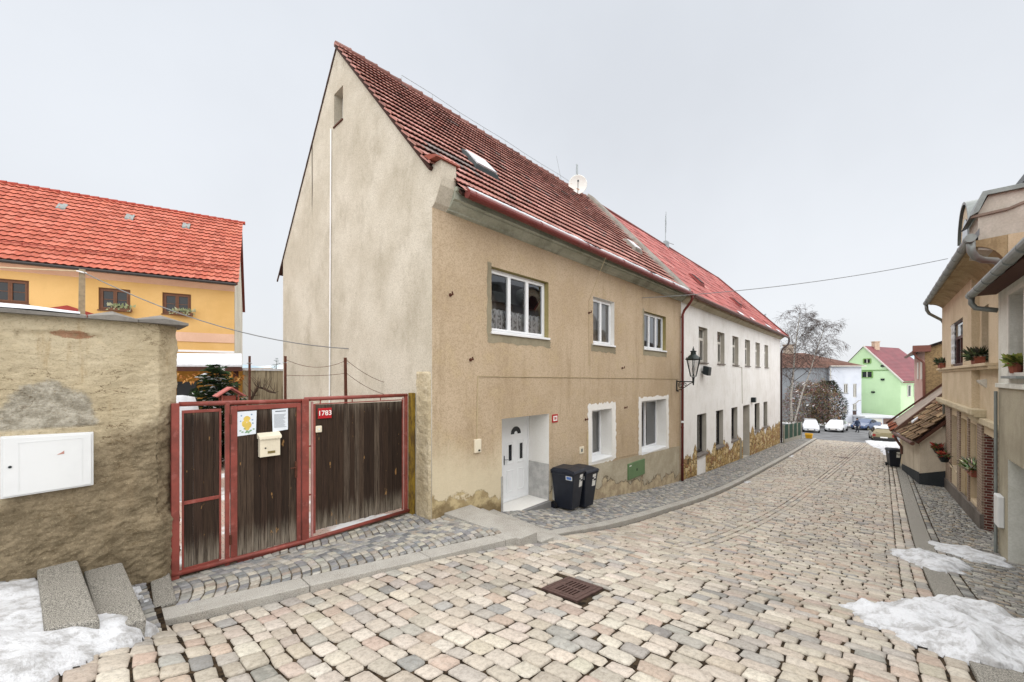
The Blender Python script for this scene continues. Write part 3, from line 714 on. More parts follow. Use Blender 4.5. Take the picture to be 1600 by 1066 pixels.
M_ROUGH = plaster('rough_cast', C('#cbbfa6'), C('#b7a98d'), C('#8a7b5f'), 45, 1., .4, 1.4, .5)
rp2.build('rough_plaster_strip', M_ROUGH, house)
gwin = MB()
for b_ in ((9.96, 10.02, 6.52, 7.34), (10.38, 10.44, 6.52, 7.34), (10.02, 10.38, 6.52, 6.58), (10.02, 10.38, 7.28, 7.34)): gwin.box(4.74, 4.80, *b_)
o = gwin.build('window', M_OLDWHITE, house); p = MB(); p.face((4.78, 10, 6.55), (4.78, 10.4, 6.55), (4.78, 10.4, 7.3), (4.78, 10, 7.3)); p.build('pane', M_GLASS, o)
p = MB(); p.box(4.50, 4.84, 9.93, 10.47, 6.47, 6.505); p.build('sill', M_RUST, o)
p = MB(); p.tube([(4.5, 10.58, 6.5), (4.5, 10.69, -2.6)], .018, 6); p.build('white_cable_pipe', M_UPVC, house)
# windows upstairs, downstairs and the front door
window(house, *W1, FY, -1, .13, 3, sill=(.05, .045, .02), curtain=(1.03, 1.55, M_LACE))
window(house, *W2, FY, -1, .13, 2, sill=(.05, .045, .02), curtain=(1.03, 2.3, M_CURT))
window(house, *W3, FY, -1, .13, 3, sill=(.05, .045, .02))
window(house, *L1, FY, -1, .38, 2, sill=(.02, .04, 0), curtain=(-2.45, -1.1, M_CURT))
window(house, *L2, FY, -1, .38, 2, sill=(.02, .04, 0))
def ragged(x0, x1, z0, z1, n=26, a=.035, seed=0):
    r_ = random.Random(seed); P_ = []
    for i in range(n): P_.append((x0+(x1-x0)*i/n, z1+r_.uniform(-a, a)))
    for i in range(n): P_.append((x1+r_.uniform(-a, a), z1+(z0-z1)*i/n))
    for i in range(n): P_.append((x1+(x0-x1)*i/n, z0+r_.uniform(-a, a)))
    for i in range(n): P_.append((x0+r_.uniform(-a, a), z0+(z1-z0)*i/n))
    return P_
def surround(inner, outer, mat, name, y=FY-.005, seed=0, a=.035):
    P_ = ragged(*outer, seed=seed, a=a); n = len(P_); x0, x1, z0, z1 = inner; q = n//4; I = []
    for i in range(q): I.append((x0+(x1-x0)*i/q, z1))
    for i in range(q): I.append((x1, z1+(z0-z1)*i/q))
    for i in range(q): I.append((x1+(x0-x1)*i/q, z0))
    for i in range(q): I.append((x0, z0+(z1-z0)*i/q))
    m_ = MB(); m_.add([(a_, y, b_) for a_, b_ in P_]+[(a_, y, b_) for a_, b_ in I], [(i, (i+1) % n, (i+1) % n+n, i+n) for i in range(n)])
    return m_.build(name, mat, house)
surround(L1, (10.03, 11.72, -2.66, -.82), M_REVEALW, 'white_surround', seed=1)
surround(L2, (13.38, 16.13, -2.95, -.76), M_REVEALW, 'white_surround', seed=2)
for k, w_ in enumerate((W1, W2, W3)):
    m_ = MB(); P_ = ragged(w_[0]-.1, w_[1]+.08, w_[2]-.24, w_[2]-.02, 14, .03, k+5); m_.add([(a_, FY-.004, b_) for a_, b_ in P_], [tuple(range(len(P_)))]); m_.build('mortar_patch', M_PATCH, house)
    m_ = MB(); m_.add([(a_, FY-.003, b_) for a_, b_ in ragged(w_[0]-.13, w_[0]+.0, w_[2]-.1, w_[3]+.08, 12, .02, k+9)], [tuple(range(48))]); m_.build('mortar_patch', M_PATCH if k != 1 else M_BEIGE, house)
dd = MB(); y0 = FY+.66; dx0, dx1, dz0, dz1 = 7.12, 8.165, -3.165, -.97
ring(dd, dx0, dx1, dz0, dz1, y0, y0+.08, .06); dd.box(DR[0], dx0-.002, y0, y0+.08, dz0, dz1)
door = dd.build('door', M_UPVC, house, bevel=.004)
lf = MB(); lf.box(dx0+.062, dx1-.062, y0+.015, y0+.065, dz0+.03, dz1-.062)
for xx in (0, 1):
    cx_ = dx0+.31+xx*.42
    for za, zb in ((dz0+.22, dz0+.78), (dz0+.93, dz0+1.5)):
        ring(lf, cx_-.13, cx_+.13, za, zb, y0+.005, y0+.02, .028)
lf.build('door_leaf', M_UPVC, door, bevel=.004)
gl = MB()
for xx in (0, 1):
    cx_ = dx0+.31+xx*.42; gl = MB(); gl.box(cx_-.052, cx_+.052, y0+.004, y0+.012, dz0+1.02, dz0+1.42); gl.build('door_glass', M_DGLASS, door)
gl = MB()
ar = [(dx0+.525+.19*math.cos(R(a_)), dz0+1.68+.19*math.sin(R(a_))) for a_ in range(0, 181, 12)]+[(dx0+.525+.07*math.cos(R(a_)), dz0+1.68+.07*math.sin(R(a_))) for a_ in range(180, -1, -20)]
gl.prism([(a_, y0+.004, b_) for a_, b_ in ar], (0, .008, 0)); gl.build('door_glass', M_DGLASS, door)
hd = MB(); hd.box(dx0+.07, dx0+.10, y0-.006, y0+.01, dz0+.95, dz0+1.17); hd.tube([(dx0+.085, y0-.0, dz0+1.08), (dx0+.085, y0-.05, dz0+1.08), (dx0+.2, y0-.05, dz0+1.08)], .009, 6); hd.build('door_handle', M_STEEL, door)
# cladding and the step of grey slabs in the doorway
cl = MB(); cl.box(8.14, 8.166, FY-.008, FY+.66, -3.4, -2.25); cl.build('door_cladding', M_CLAD, house); cl = MB(); cl.box(6.434, 6.46, FY-.012, FY+.66, -3.5, -2.25); cl.box(6.40, 6.4345, FY-.012, FY+.02, -3.5, -2.25)
cl.build('door_cladding', M_CLAD, house)
M_STEPG = plain('grey_step', '#8b8a89', .6, .8, .08, 6); ds = MB(); ds.box(6.466, 8.13, FY-.10, FY+.67, -3.6, -3.172); ds.build('doorstep', M_STEPG, house, bevel=.006)
pl = MB()
pl.add([(8.19, FY-.012, -5), (17.3, FY-.012, -6), (17.3, FY-.012, -2.97), (14, FY-.012, -2.82), (11.62, FY-.012, -2.70), (10.0, FY-.012, -2.60), (8.19, FY-.012, -2.42)], [tuple(range(7))])
pl.add([(8.19, FY-.012, -5), (8.19, FY-.012, -2.42), (8.19, FY+.01, -2.42), (8.19, FY+.01, -5)], [(0, 1, 2, 3)])
pl.add([(8.19, FY-.012, -2.42), (17.3, FY-.012, -2.97), (17.3, FY+.01, -2.97), (8.19, FY+.01, -2.42)], [(0, 1, 2, 3)])
g_ = G('peeling_plinth'); x, y, z, h = base_h(g_)
c = g_.mix(g_.ss(g_.noise(1.2, 6, .7), .35, .65), C('#bdb4a0'), C('#a79d88'))
c = g_.mix(g_.m('MULTIPLY', g_.ss(g_.noise(26, 4, .7), .42, .7), .4), c, C('#837a67'))
pe = g_.ss(g_.m('ADD', h, g_.m('MULTIPLY', g_.noise(1.5, 7, .6), 1.5)), 1.07, 1.02)
c = g_.mix(pe, c, g_.mix(g_.ss(g_.noise(4, 6, .7), .4, .6), C('#a3927a'), C('#c0b193')))
c = g_.mix(g_.m('MULTIPLY', g_.ss(g_.m('ABSOLUTE', g_.m('SUBTRACT', g_.m('ADD', h, g_.m('MULTIPLY', g_.noise(1.5, 7, .6), 1.5)), 1.06)), .03, .008), .8), c, C('#5d5040'))
M_PEEL = g_.fin(c, .93, g_.bump(g_.m('ADD', g_.m('ADD', g_.noise(70, 3, .7), g_.noise(10, 4)), g_.m('MULTIPLY', pe, -2.2)), .6, .014), 0, .15)
pl.build('plinth', M_PEEL, house)
cn = MB()
prof = [(6.2, 3.20), (6.13, 3.22), (6.12, 3.25), (6.05, 3.29), (5.99, 3.34), (5.985, 3.37), (5.92, 3.385), (5.92, 3.52), (5.86, 3.53), (5.86, 3.60), (6.2, 3.64)]
cn.prism([(4.86, a_, b_) for a_, b_ in prof], (12.62, 0, 0)); cn.build('cornice', M_CORN, house)
RU = (1, 0, 0); sl = math.hypot(1, 1.132); RV = (0, 1/sl, 1.132/sl); NRM = Vector((0, -1.132/sl, 1/sl))
PALT = [('#ab7a70', 5), ('#b4847a', 4), ('#a17066', 3), ('#976a62', 2), ('#bb8d84', 1.5), ('#8a625a', 1.2), ('#83736f', .6)]
def tcol(iu, iv, n):
    c = pick(PALT, n, .09); greyed = (rng.random(n) < .75) & (iv > 3) & (iv < 6) & (iu > 1) & (iu < 8)
    c[greyed] = np.array(C('#77706e')[:3])*rng.normal(1, .1, (greyed.sum(), 1)); return c
tl_ = MB()
tiles(tl_, (4.40, 5.70, 3.43), RU, RV, 55, 20, .22, .335, colf=tcol, bow=.008, lip=.064, amp=.006, jz=.0025,
      keep=lambda c: ~((c[:, 0] < 4.95) & (c[:, 1] < 6.12)) & (c[:, 1] < 10.23))
tl_.build('roof', M_TILE, house, smooth=False)
rf = MB()
def slab(mb, quad, th, mi=0):
    a = [Vector(q) for q in quad]; n = (a[1]-a[0]).cross(a[3]-a[0]).normalized()
    if n.z < 0: n = -n
    mb.hexa([q-n*th for q in a], a, mi)
slab(rf, [(4.42, 5.78, 3.49), (16.6, 5.78, 3.49), (16.6, 10.24, 8.54), (4.42, 10.24, 8.54)][0:0] or [(4.46, 6.16, 3.93), (16.6, 6.16, 3.93), (16.6, 10.24, 8.53), (4.46, 10.24, 8.53)], .07)
slab(rf, [(4.9, 5.76, 3.46), (16.6, 5.76, 3.46), (16.6, 6.155, 3.92), (4.9, 6.155, 3.92)], .05)
slab(rf, [(4.515, 10.24, 8.58), (17.4, 10.24, 8.58), (17.4, 14.66, 3.37), (4.515, 14.66, 3.37)], .035)
rf.build('roof_deck', M_TILEB, house)
rg = MB(); x = 4.46
while x < 16.4:
    z_ = 8.54+rng.normal(0, .008); rg.tube([(x, 10.24, z_), (x+.36, 10.24, z_+.012), (x+.40, 10.24, z_+.02)], [.075, .09, .10], 10, col=tuple(pick(PALT, 1, .1)[0]*.45)); x += .37
rg.build('ridge_tile', M_TILE, house, smooth=False)
vg = MB(); 
for k in range(18):                                              # cover tiles along the gable edge
    v0 = (k+2)*.335; p0 = Vector((4.40, 5.70, 3.43))+Vector(RV)*v0; p1 = p0+Vector(RV)*.36
    vg.hexa([p0+NRM*.03, p0+NRM*.03+Vector((.02, 0, 0)), p1-NRM*.02+Vector((.02, 0, 0)), p1-NRM*.02], [p0+NRM*.078, p0+NRM*.078+Vector((.02, 0, 0)), p1+NRM*.012+Vector((.02, 0, 0)), p1+NRM*.012], col=tuple(pick(PALT, 1, .1)[0]))
for k in range(16):
    y0 = 10.3+k*.28; y1 = y0+.30; z0, z1 = 8.57-1.182*(y0-10.24), 8.57-1.182*(y1-10.24)
    vg.hexa([(4.50, y0, z0-.02), (4.54, y0, z0-.02), (4.54, y1, z1-.02), (4.50, y1, z1-.02)], [(4.50, y0, z0+.01), (4.54, y0, z0+.01), (4.54, y1, z1+.03), (4.50, y1, z1+.03)], col=(.11, .09, .08))
vg.build('verge_tile', M_TILE, house)
kc = MB(); kc.prism([(4.40, 5.88, 4.00), (4.40, 6.16, 4.02), (4.40, 6.3, 4.15), (4.40, 6.12, 4.12), (4.40, 5.9, 4.04)], (.56, 0, 0), col=C('#8b4a3c')[:3]); kc.build('kneeler_tile', M_TILE, house)
pw = MB()                                                        # the raised fire wall towards the neighbour
pz = lambda y: 3.50+1.132*(y-5.75)
pw.hexa([(16.5, 5.74, pz(5.74)-.1), (17.46, 5.74, pz(5.74)-.1), (17.46, 10.3, pz(10.3)-.1), (16.5, 10.3, pz(10.3)-.1)], [(16.62, 5.72, pz(5.74)+.13), (17.3, 5.72, pz(5.74)+.13), (17.25, 10.3, pz(10.3)+.2), (16.68, 10.3, pz(10.3)+.2)])
pw.build('fire_wall', M_MORTAR, house, bevel=.02)
gt = MB(); gt.tube([(4.94, 5.66, 3.43), (17.36, 5.66, 3.40)], .085, 14)
x = 5.1
while x < 17.3: gt.tube([(x, 5.66, 3.4298), (x+.03, 5.66, 3.4298)], .091, 14); x += 2.0
gut = gt.build('gutter', M_GUTTER, house, smooth=False)
dp = MB(); dp.tube([(17.28, 5.66, 3.38), (17.30, 5.66, 3.24), (17.34, 5.75, 3.10), (17.40, 6.03, 2.78), (17.42, 6.10, 2.62), (17.42, 6.11, -4.5)], .052, 12)
for z_ in (2.5, 1.0, -.6, -2.2, -3.8): dp.tube([(17.42, 6.11, z_), (17.42, 6.11, z_+.05)], .06, 12)
dp.build('downpipe', M_GUTTER, house, smooth=True)
dq = MB(); dq.tube([(17.42, 6.11, -1.98), (17.42, 6.11, -1.9)], .062, 12); dq.build('downpipe_joint', M_UPVC, house)
sn = MB(); n = 120; vs = []
for k in range(n+1):
    x = 4.98+(16.9-4.98)*k/n; w = .17+.07*mnoise.noise((x*1.3, 0, 0))+.05*mnoise.noise((x*5, 2, 0)); w = max(.02, w-(.13 if 9 < x < 10 else 0)-(.1 if 13 < x < 13.8 else 0))
    for v, hgt in ((.02, .05), (.05, .105), (w*.6+.03, .10), (w+.05, .055)): vs.append(tuple(Vector((x, 5.70, 3.43))+Vector(RV)*v+NRM*hgt))
sn.add(vs, [(k*4+q, k*4+4+q, k*4+5+q, k*4+1+q) for k in range(n) for q in range(3)]); sn.build('snow_along_the_eave', M_SNOW2, house, smooth=True)
# roof hatches
def skylight(parent, x, y, w, l, zf, frame, cover, up=.10):
    m_ = MB(); p = Vector((x, y, zf(y))); U_ = Vector((1, 0, 0)); V_ = Vector(RV)
    m_.hexa([p-U_*.06-V_*.08, p+U_*(w+.06)-V_*.08, p+U_*(w+.06)+V_*(l+.08), p-U_*.06+V_*(l+.08)], [p-U_*.0+NRM*up, p+U_*w+NRM*up, p+U_*w+V_*l+NRM*up, p+V_*l+NRM*up])
    o = m_.build('skylight', frame, parent, bevel=.01)
    m_ = MB(); q = p+NRM*(up+.004); m_.hexa([q+U_*.04+V_*.05, q+U_*(w-.04)+V_*.05, q+U_*(w-.04)+V_*(l-.05), q+U_*.04+V_*(l-.05)], [q+U_*.04+V_*.05+NRM*.035, q+U_*(w-.04)+V_*.05+NRM*.035, q+U_*(w-.04)+V_*(l-.05)+NRM*.02, q+U_*.04+V_*(l-.05)+NRM*.02])
    m_.build('skylight_cover', cover, o)
zr1 = lambda y: 3.46+1.132*(y-5.70)
skylight(house, 6.35, 7.0, .72, .75, zr1, M_DARKIRON, M_SNOW2, .085)
skylight(house, 14.55, 6.95, .62, .62, zr1, M_MORTAR, M_SNOW2, .12)
cd = MB(); cd.tube([(5.69, FY-.012, .0), (9, FY-.012, -.03), (13, FY-.012, -.07), (17.2, FY-.012, -.11)], .009, 6); cd.tube([(5.69, FY-.012, .0), (5.66, FY-.012, -1.32)], .011, 6)
cd.tube([(10.05, 5.62, 3.36), (10.06, 5.9, 2.8), (10.08, FY-.01, 2.2), (10.09, FY-.01, .3)], .006, 6)
cd.tube([(10.0, FY-.012, -1.6), (10.0, FY-.012, -3.4)], .03, 6)
cd.build('wall_cable', plain('cable_grey', '#b5a585', .7), house)
for x, z_ in ((4.96, 1.6), (5.49, .34), (10.08, 1.85), (12.14, .27), (12.33, -1.05), (9.9, -1.25)):
    m_ = MB(); m_.tube([(x, FY+.02, z_), (x, FY-.09, z_), (x-.03, FY-.10, z_+.05)], .016, 6); m_.lathe([(.035, -.02), (.035, .0)], (x, FY, z_), 8, axis='y'); m_.build('wall_hook', M_RUST, house)
rw = MB(); pts = []
for k in range(9): pts.append((6.4+k*1.1, 10.24, 8.80+.02*math.sin(k*2)))
rw.tube(pts, .007, 5)
for p in pts: rw.tube([(p[0], 10.24, 8.6), p], .008, 5)
rw.tube([(14.4, 10.24, 8.6), (14.1, 10.3, 9.6)], .008, 5)
rw.build('lightning_wire', M_STEEL, house)

# satellite dish with its aerial on the ridge
sd = thing('satellite_dish', 'round white satellite dish with small rust stains, on the ridge of the beige house', 'satellite dish', (14.95, 9.8, 8.05))
m_ = MB(); m_.tube([(14.98, 9.84, 7.95), (14.98, 9.84, 9.15)], .025, 8); m_.build('mast', M_STEEL, sd)
c0 = Vector((14.90, 9.72, 8.46)); ax = Vector((-.80, -.56, .02)).normalized(); u = ax.cross(Vector((0, 0, 1))).normalized(); v = u.cross(ax)
m_ = MB(); vs = []; n = 28; rr = [0, .12, .25, .36, .395, .41, .395]; dz = [-.09, -.082, -.055, -.018, 0, -.004, -.02]
for r_, d_ in zip(rr, dz):
    for k in range(n): a = 2*math.pi*k/n; vs.append(c0+u*(r_*math.cos(a))+v*(r_*math.sin(a)*1.06)+ax*d_)
m_.add(vs, [(i*n+k, i*n+(k+1) % n, (i+1)*n+(k+1) % n, (i+1)*n+k) for i in range(len(rr)-1) for k in range(n)])
g_ = G('dish_paint'); M_DISH = g_.fin(g_.mix(g_.ss(g_.noise(5, 3), .62, .68), C('#d8dad6'), C('#a9764a')), .5)
m_.build('dish', M_DISH, sd, smooth=True)
m_ = MB(); e = c0+ax*.36-v*.04; m_.tube([c0-v*.42, e], .014, 6); m_.tube([e-ax*.02, e+ax*.06], .035, 8); m_.build('receiver_arm', M_DARKIRON, sd)
m_ = MB(); m_.box(14.97, 15.05, 9.80, 9.86, 8.98, 9.42); m_.build('aerial', M_STEEL, sd)

# ---------------------------------------------------------------- the long white row house
rowh = thing('white_row_house', 'long white two-storey house with a red roof and rubble stone showing at its foot', 'house', (29, FY, -5))
g_ = G('white_lime_render'); x, y, z = g_.xyz()
bh = g_.m('SUBTRACT', z, g_.m('ADD', g_.m('MULTIPLY', g_.m('SUBTRACT', x, 17.5), -.056), -4.50))
c = g_.mix(g_.ss(g_.noise(.7, 6, .7), .35, .68), C('#efeeec'), C('#e4e2de'))
c = g_.mix(g_.m('MULTIPLY', g_.ss(g_.noise(1.6, 6, .7, k=(1.8, 1.8, .5)), .52, .75), .5), c, C('#c2beb5'))
c = g_.mix(g_.m('MULTIPLY', g_.ss(g_.noise(20, 4, .7), .5, .75), .3), c, C('#a9a498'))
bd = g_.m('ADD', g_.m('MULTIPLY', g_.noise(.75, 2, .5, k=(1, 1, .15)), 2.4), g_.m('MULTIPLY', g_.noise(4.5, 5, .65), .8))
lim = g_.m('ADD', g_.m('MULTIPLY', g_.m('SUBTRACT', x, 18), .036), g_.m('SUBTRACT', bd, .72))
mk = g_.ss(g_.m('SUBTRACT', lim, bh), -.03, .03)
sx = g_.ss(x, 18., 18.01)
mk = g_.m('MULTIPLY', mk, g_.m('SUBTRACT', 1., g_.m('MULTIPLY', g_.ss(x, 19.55, 19.6), g_.ss(x, 20.85, 20.8))))
v1 = g_.n('ShaderNodeTexVoronoi', feature='F1'); g_.put(v1.inputs['Vector'], g_.scale(g_.pos(), (1, 1, 1.5))); v1.inputs['Scale'].default_value = 3.4
v2 = g_.n('ShaderNodeTexVoronoi', feature='DISTANCE_TO_EDGE'); g_.put(v2.inputs['Vector'], g_.scale(g_.pos(), (1, 1, 1.5))); v2.inputs['Scale'].default_value = 3.4
cs = g_.n('ShaderNodeSeparateColor'); g_.t.links.new(v1.outputs['Color'], cs.inputs[0])
sc_ = g_.mix(cs.outputs[0], C('#b89a63'), C('#9a7d4d')); sc_ = g_.mix(g_.ss(cs.outputs[1], .6, .9), sc_, C('#8c5f43')); sc_ = g_.mix(g_.ss(cs.outputs[2], .7, .8), sc_, C('#cfb98d'))
sc_ = g_.mix(g_.m('MULTIPLY', g_.ss(g_.noise(9, 5, .7), .4, .7), .55), sc_, C('#c9b48a'))
sc_ = g_.mix(g_.ss(v2.outputs[0], .07, .0), sc_, C('#544634'))
c = g_.mix(mk, c, sc_)
c = g_.mix(g_.m('MULTIPLY', g_.ss(g_.m('ABSOLUTE', g_.m('SUBTRACT', g_.m('SUBTRACT', lim, bh), .03)), .05, .0), .55), c, C('#5e4c37'))
hb = g_.m('ADD', g_.m('ADD', g_.noise(45, 4, .7), g_.m('MULTIPLY', g_.noise(7, 4), 1.2)), g_.m('MULTIPLY', mk, g_.m('SUBTRACT', g_.m('MULTIPLY', g_.ss(v2.outputs[0], 0, .15), 2.), 3.)))
M_WHITE = g_.fin(c, .92, g_.bump(hb, .6, .02), 0, .15)
M_REVG = plaster('grey_reveal', C('#c2bdb3'), C('#aea99e'), C('#8b867b'), 60, .3, .4)
UP = [(19.80+2.985*i, 21.12+3.0*i, .66, 2.36) for i in range(6)]
LO = [(19.57, 20.96, -3.72, -1.81), (22.55, 23.88, -3.74, -1.82), (25.52, 26.89, -3.76, -1.84), (31.46, 33.03, -3.8, -1.9), (34.4, 35.81, -3.8, -1.93)]
DW = (28.25, 30.0, -5.25, -1.86)
wl = MB(); wall(wl, 17.5, 41.3, -8, 3.5, FY-.004, -1, [w_+(.30, 1) for w_ in UP+LO]+[DW+(.5, 1)])
wl.face((41.3, 6.196, -8), (41.3, 14.3, -8), (41.3, 14.3, 3.5), (41.3, 6.196, 3.5)); wl.face((17.51, 14.3, -8), (41.3, 14.3, -8), (41.3, 14.3, 3.5), (17.51, 14.3, 3.5))
wl.build('wall', [M_WHITE, M_REVG], rowh)
M_SILL = plain('brown_sill', '#77706a', .6)
for k, w_ in enumerate(UP): window(rowh, *w_, FY, -1, .18, 2, frame=M_OLDWHITE, fw=.07, sill=(.07, .05, .03), sillm=M_SILL, curtain=(w_[2]+.1, w_[3]-.1, M_CURT) if k in (0, 3, 4) else None, transom=.45)
for k, w_ in enumerate(LO): window(rowh, *w_, FY, -1, .20, 2, frame=M_BLACKWD, fw=.07, sill=(.09, .09, .05), sillm=M_SILL, curtain=(w_[2]+.1, w_[3]-.1, M_LACE) if k == 0 else None)
d_ = MB(); d_.box(DW[0]+.01, DW[1]-.01, FY+.44, FY+.5, DW[2], DW[3]-.5); d_.box(DW[0]+.01, DW[1]-.01, FY+.43, FY+.5, DW[3]-.5, DW[3]-.43); d_.box(29.1, 29.14, FY+.42, FY+.44, DW[2], DW[3]-.5)
do = d_.build('door', plain('grey_door', '#8f8a80', .6), rowh, bevel=.005); m_ = MB(); m_.box(DW[0]+.05, DW[1]-.05, FY+.455, FY+.46, DW[3]-.42, DW[3]-.03); m_.build('fanlight', M_DGLASS, do)
m_ = MB(); m_.tube([(29.0, FY+.42, -4.2), (28.9, FY+.36, -4.2)], .02, 6); m_.build('door_handle', M_STEEL, do)
for a_, b_ in ((27.4, 27.9),):
    m_ = MB(); m_.prism([(a_, FY-.02, -5.2), (b_, FY-.02, -5.2), (b_-.05, FY-.02, -3.95), (a_+.1, FY-.02, -3.8)], (0, .03, 0)); m_.build('cement_patch', M_PATCH, rowh)
cn = MB(); cn.prism([(17.55, a_, b_) for a_, b_ in ((6.19, 3.18), (6.1, 3.24), (5.95, 3.34), (5.93, 3.46), (5.85, 3.5), (6.19, 3.55))], (23.9, 0, 0)); cn.build('cornice', plaster('cream_cornice', C('#c9c2ae'), C('#b3ab95'), C('#857d69'), 40, .4, .6), rowh)
# red sheet roof with a hip at the far end
PALR = [('#a5544e', 6), ('#9b4c47', 4), ('#ae5f59', 3), ('#8f4a46', 1.5), ('#bb7f78', .6)]
r_ = MB()
tiles(r_, (17.45, 5.70, 3.43), RU, RV, 61, 11, .405, .62, lip=.022, amp=.004, waves=1, K=4, colf=pal_cols(PALR, .05), jz=.006, bow=.012,
      keep=lambda c: (c[:, 1] < 10.24) & (c[:, 0] < 42.0-(c[:, 1]-5.7)*.97))
M_RSHEET = tile_mat('red_roof_sheet', C('#985f59'), .45, .65, 1.6)
r_.build('roof', M_RSHEET, rowh)
r_ = MB(); slab(r_, [(17.45, 5.74, 3.44), (42.05, 5.74, 3.44), (37.55, 10.24, 8.52), (17.45, 10.24, 8.52)], .1)
r_.add([(42.05, 5.74, 3.44), (42.05, 14.7, 3.44), (37.55, 10.24, 8.52)], [(0, 1, 2)]); r_.add([(17.45, 10.24, 8.52), (37.55, 10.24, 8.52), (42.05, 14.7, 3.44), (17.45, 14.7, 3.44)], [(0, 1, 2, 3)])
r_.build('roof_deck', plain('old_red_roof', '#8d433b', .8), rowh)
r_ = MB(); a, b = Vector((42.02, 5.74, 3.5)), Vector((37.55, 10.24, 8.58)); r_.tube([a.lerp(b, k/14) for k in range(15)], .10, 8); r_.tube([(17.5, 10.24, 8.56), (37.55, 10.24, 8.56)], .09, 8)
r_.build('ridge_cap', plain('dark_red_ridge', '#6d3733', .7), rowh)
gt = MB(); gt.tube([(17.5, 5.66, 3.40), (42.15, 5.66, 3.37)], .08, 12); gt.build('gutter', plain('brown_gutter', '#5d3a32', .5), rowh)
dp = MB(); dp.tube([(42.05, 5.66, 3.36), (42.08, 5.66, 3.0), (42.0, 5.75, 2.75), (41.4, 6.05, 2.35), (41.36, 6.12, 2.1), (41.36, 6.12, -5.8)], .07, 8); dp.build('downpipe', plain('dark_pipe', '#3b2b2a', .5), rowh, smooth=True)
for x, y in ((22.5, 7.0), (29.6, 6.75)): skylight(rowh, x, y, .62, .8, zr1, plain('red_hatch', '#7b2f2b', .6), M_RSHEET, .10)
sn = MB()
for a_, b_ in ((25.3, 26.4), (28.4, 29.2), (33, 34.5), (37, 38.5)):
    p0 = Vector((a_, 5.72, 3.5)); p1 = Vector((b_, 5.72, 3.5)); sn.add([p0+NRM*.05, p1+NRM*.05, p1+Vector(RV)*.25+NRM*.05, p0+Vector(RV)*.3+NRM*.05], [(0, 1, 2, 3)])
sn.build('snow_along_the_eave', M_SNOW2, rowh)
m_ = MB(); m_.tube([(26.0, FY-.015, .6), (27.9, FY-.015, .55), (28.0, FY-.015, -1.7)], .012, 5); m_.build('wall_cable', M_PATCH, rowh)
an = thing('roof_aerial', 'spindly grey TV aerial on the red roof of the white house', 'aerial', (26.0, 10.2, 8.5))
m_ = MB(); m_.tube([(26, 10.2, 8.4), (26, 10.2, 10.3)], .025, 6); m_.build('mast', M_STEEL, an)
m_ = MB()
for z_, n_, l_ in ((10.2, 5, .45), (9.7, 4, .35)):
    m_.tube([(25.6, 10.0, z_), (26.5, 10.4, z_)], .015, 5)
    for k in range(n_): x = 25.65+k*.2; m_.tube([(x, 10.02+k*.09, z_-l_), (x, 10.02+k*.09, z_+l_)], .012, 5)
m_.tube([(26, 10.2, 8.8), (26.9, 10.0, 8.8)], .02, 5); m_.box(25.9, 26.35, 10.1, 10.3, 8.45, 8.85); m_.build('aerial_rods', M_STEEL, an)
fl = thing('floodlight', 'small black floodlight on the white wall right of the street lantern', 'floodlight', (20.25, FY, .25))
m_ = MB(); m_.hexa([(20.05, FY-.34, .02), (20.5, FY-.34, .02), (20.5, FY-.1, .1), (20.05, FY-.1, .1)], [(20.05, FY-.38, .42), (20.5, FY-.38, .42), (20.5, FY-.12, .5), (20.05, FY-.12, .5)]); m_.build('housing', M_DARKIRON, fl, bevel=.02)
m_ = MB(); m_.bar((20.27, FY+.01, .2), (20.27, FY-.12, .2), .08); m_.build('bracket', M_DARKIRON, fl)
fl2 = thing('wall_lamp', 'tiny dark lamp above the blind doorway of the white house', 'lamp', (30.3, FY, -1.5))
m_ = MB(); m_.box(30.35, 30.75, FY-.25, FY+.01, -1.75, -1.42); m_.build('housing', M_DARKIRON, fl2, bevel=.03)

# ---------------------------------------------------------------- wall lantern between the two houses
ln = thing('street_lantern', 'old black six-sided street lantern on a scrolled iron wall bracket, beside the red downpipe', 'street lamp', (17.0, FY, -.2))
LX, LY = 16.55, 5.38
m_ = MB(); m_.bar((17.0, FY+.01, -.40), (17.0, FY-.02, -.40), .10, .46)
p0 = (17.0, FY-.02, -.22); m_.tube([p0, (LX+.03, LY+.02, -.22)], .022, 8)
def scroll(c, r0, r1, turns, st=0, dirx=(LX-17.0, LY-FY)):
    L = math.hypot(*dirx); ux, uy = dirx[0]/L, dirx[1]/L; P_ = []
    for k in range(22): a = st+turns*2*math.pi*k/21; r = r0+(r1-r0)*k/21; P_.append((17.0+ux*(c[0]+r*math.cos(a)), FY-.02+uy*(c[0]+r*math.cos(a)), c[1]+r*math.sin(a)))
    return P_
m_.tube(scroll((.2, -.38), .13, .03, 1.4, 1.5), .014, 6); m_.tube(scroll((.47, -.32), .09, .02, 1.3, 1.5), .012, 6)
L_ = math.hypot(LX-17, LY-FY); q = lambda a_, z_: (17+(LX-17)/L_*a_, FY-.02+(LY-FY)/L_*a_, z_)
m_.tube([q(.02, -.60), q(.25, -.53), q(.5, -.42), q(.72, -.3), q(.9, -.24)], .016, 6); m_.tube([q(.0, -.6), q(.05, -.66), q(.1, -.62)], .014, 6)
m_.tube([(LX, LY, -.36), (LX, LY, -.05)], [.025, .05], 8); m_.lathe([(.055, -.07), (.07, -.05), (.045, -.03)], (LX, LY, 0), 10); m_.build('bracket', M_DARKIRON, ln)
m_ = MB(); B_ = .115; T_ = .265; z0, z1 = .0, .66
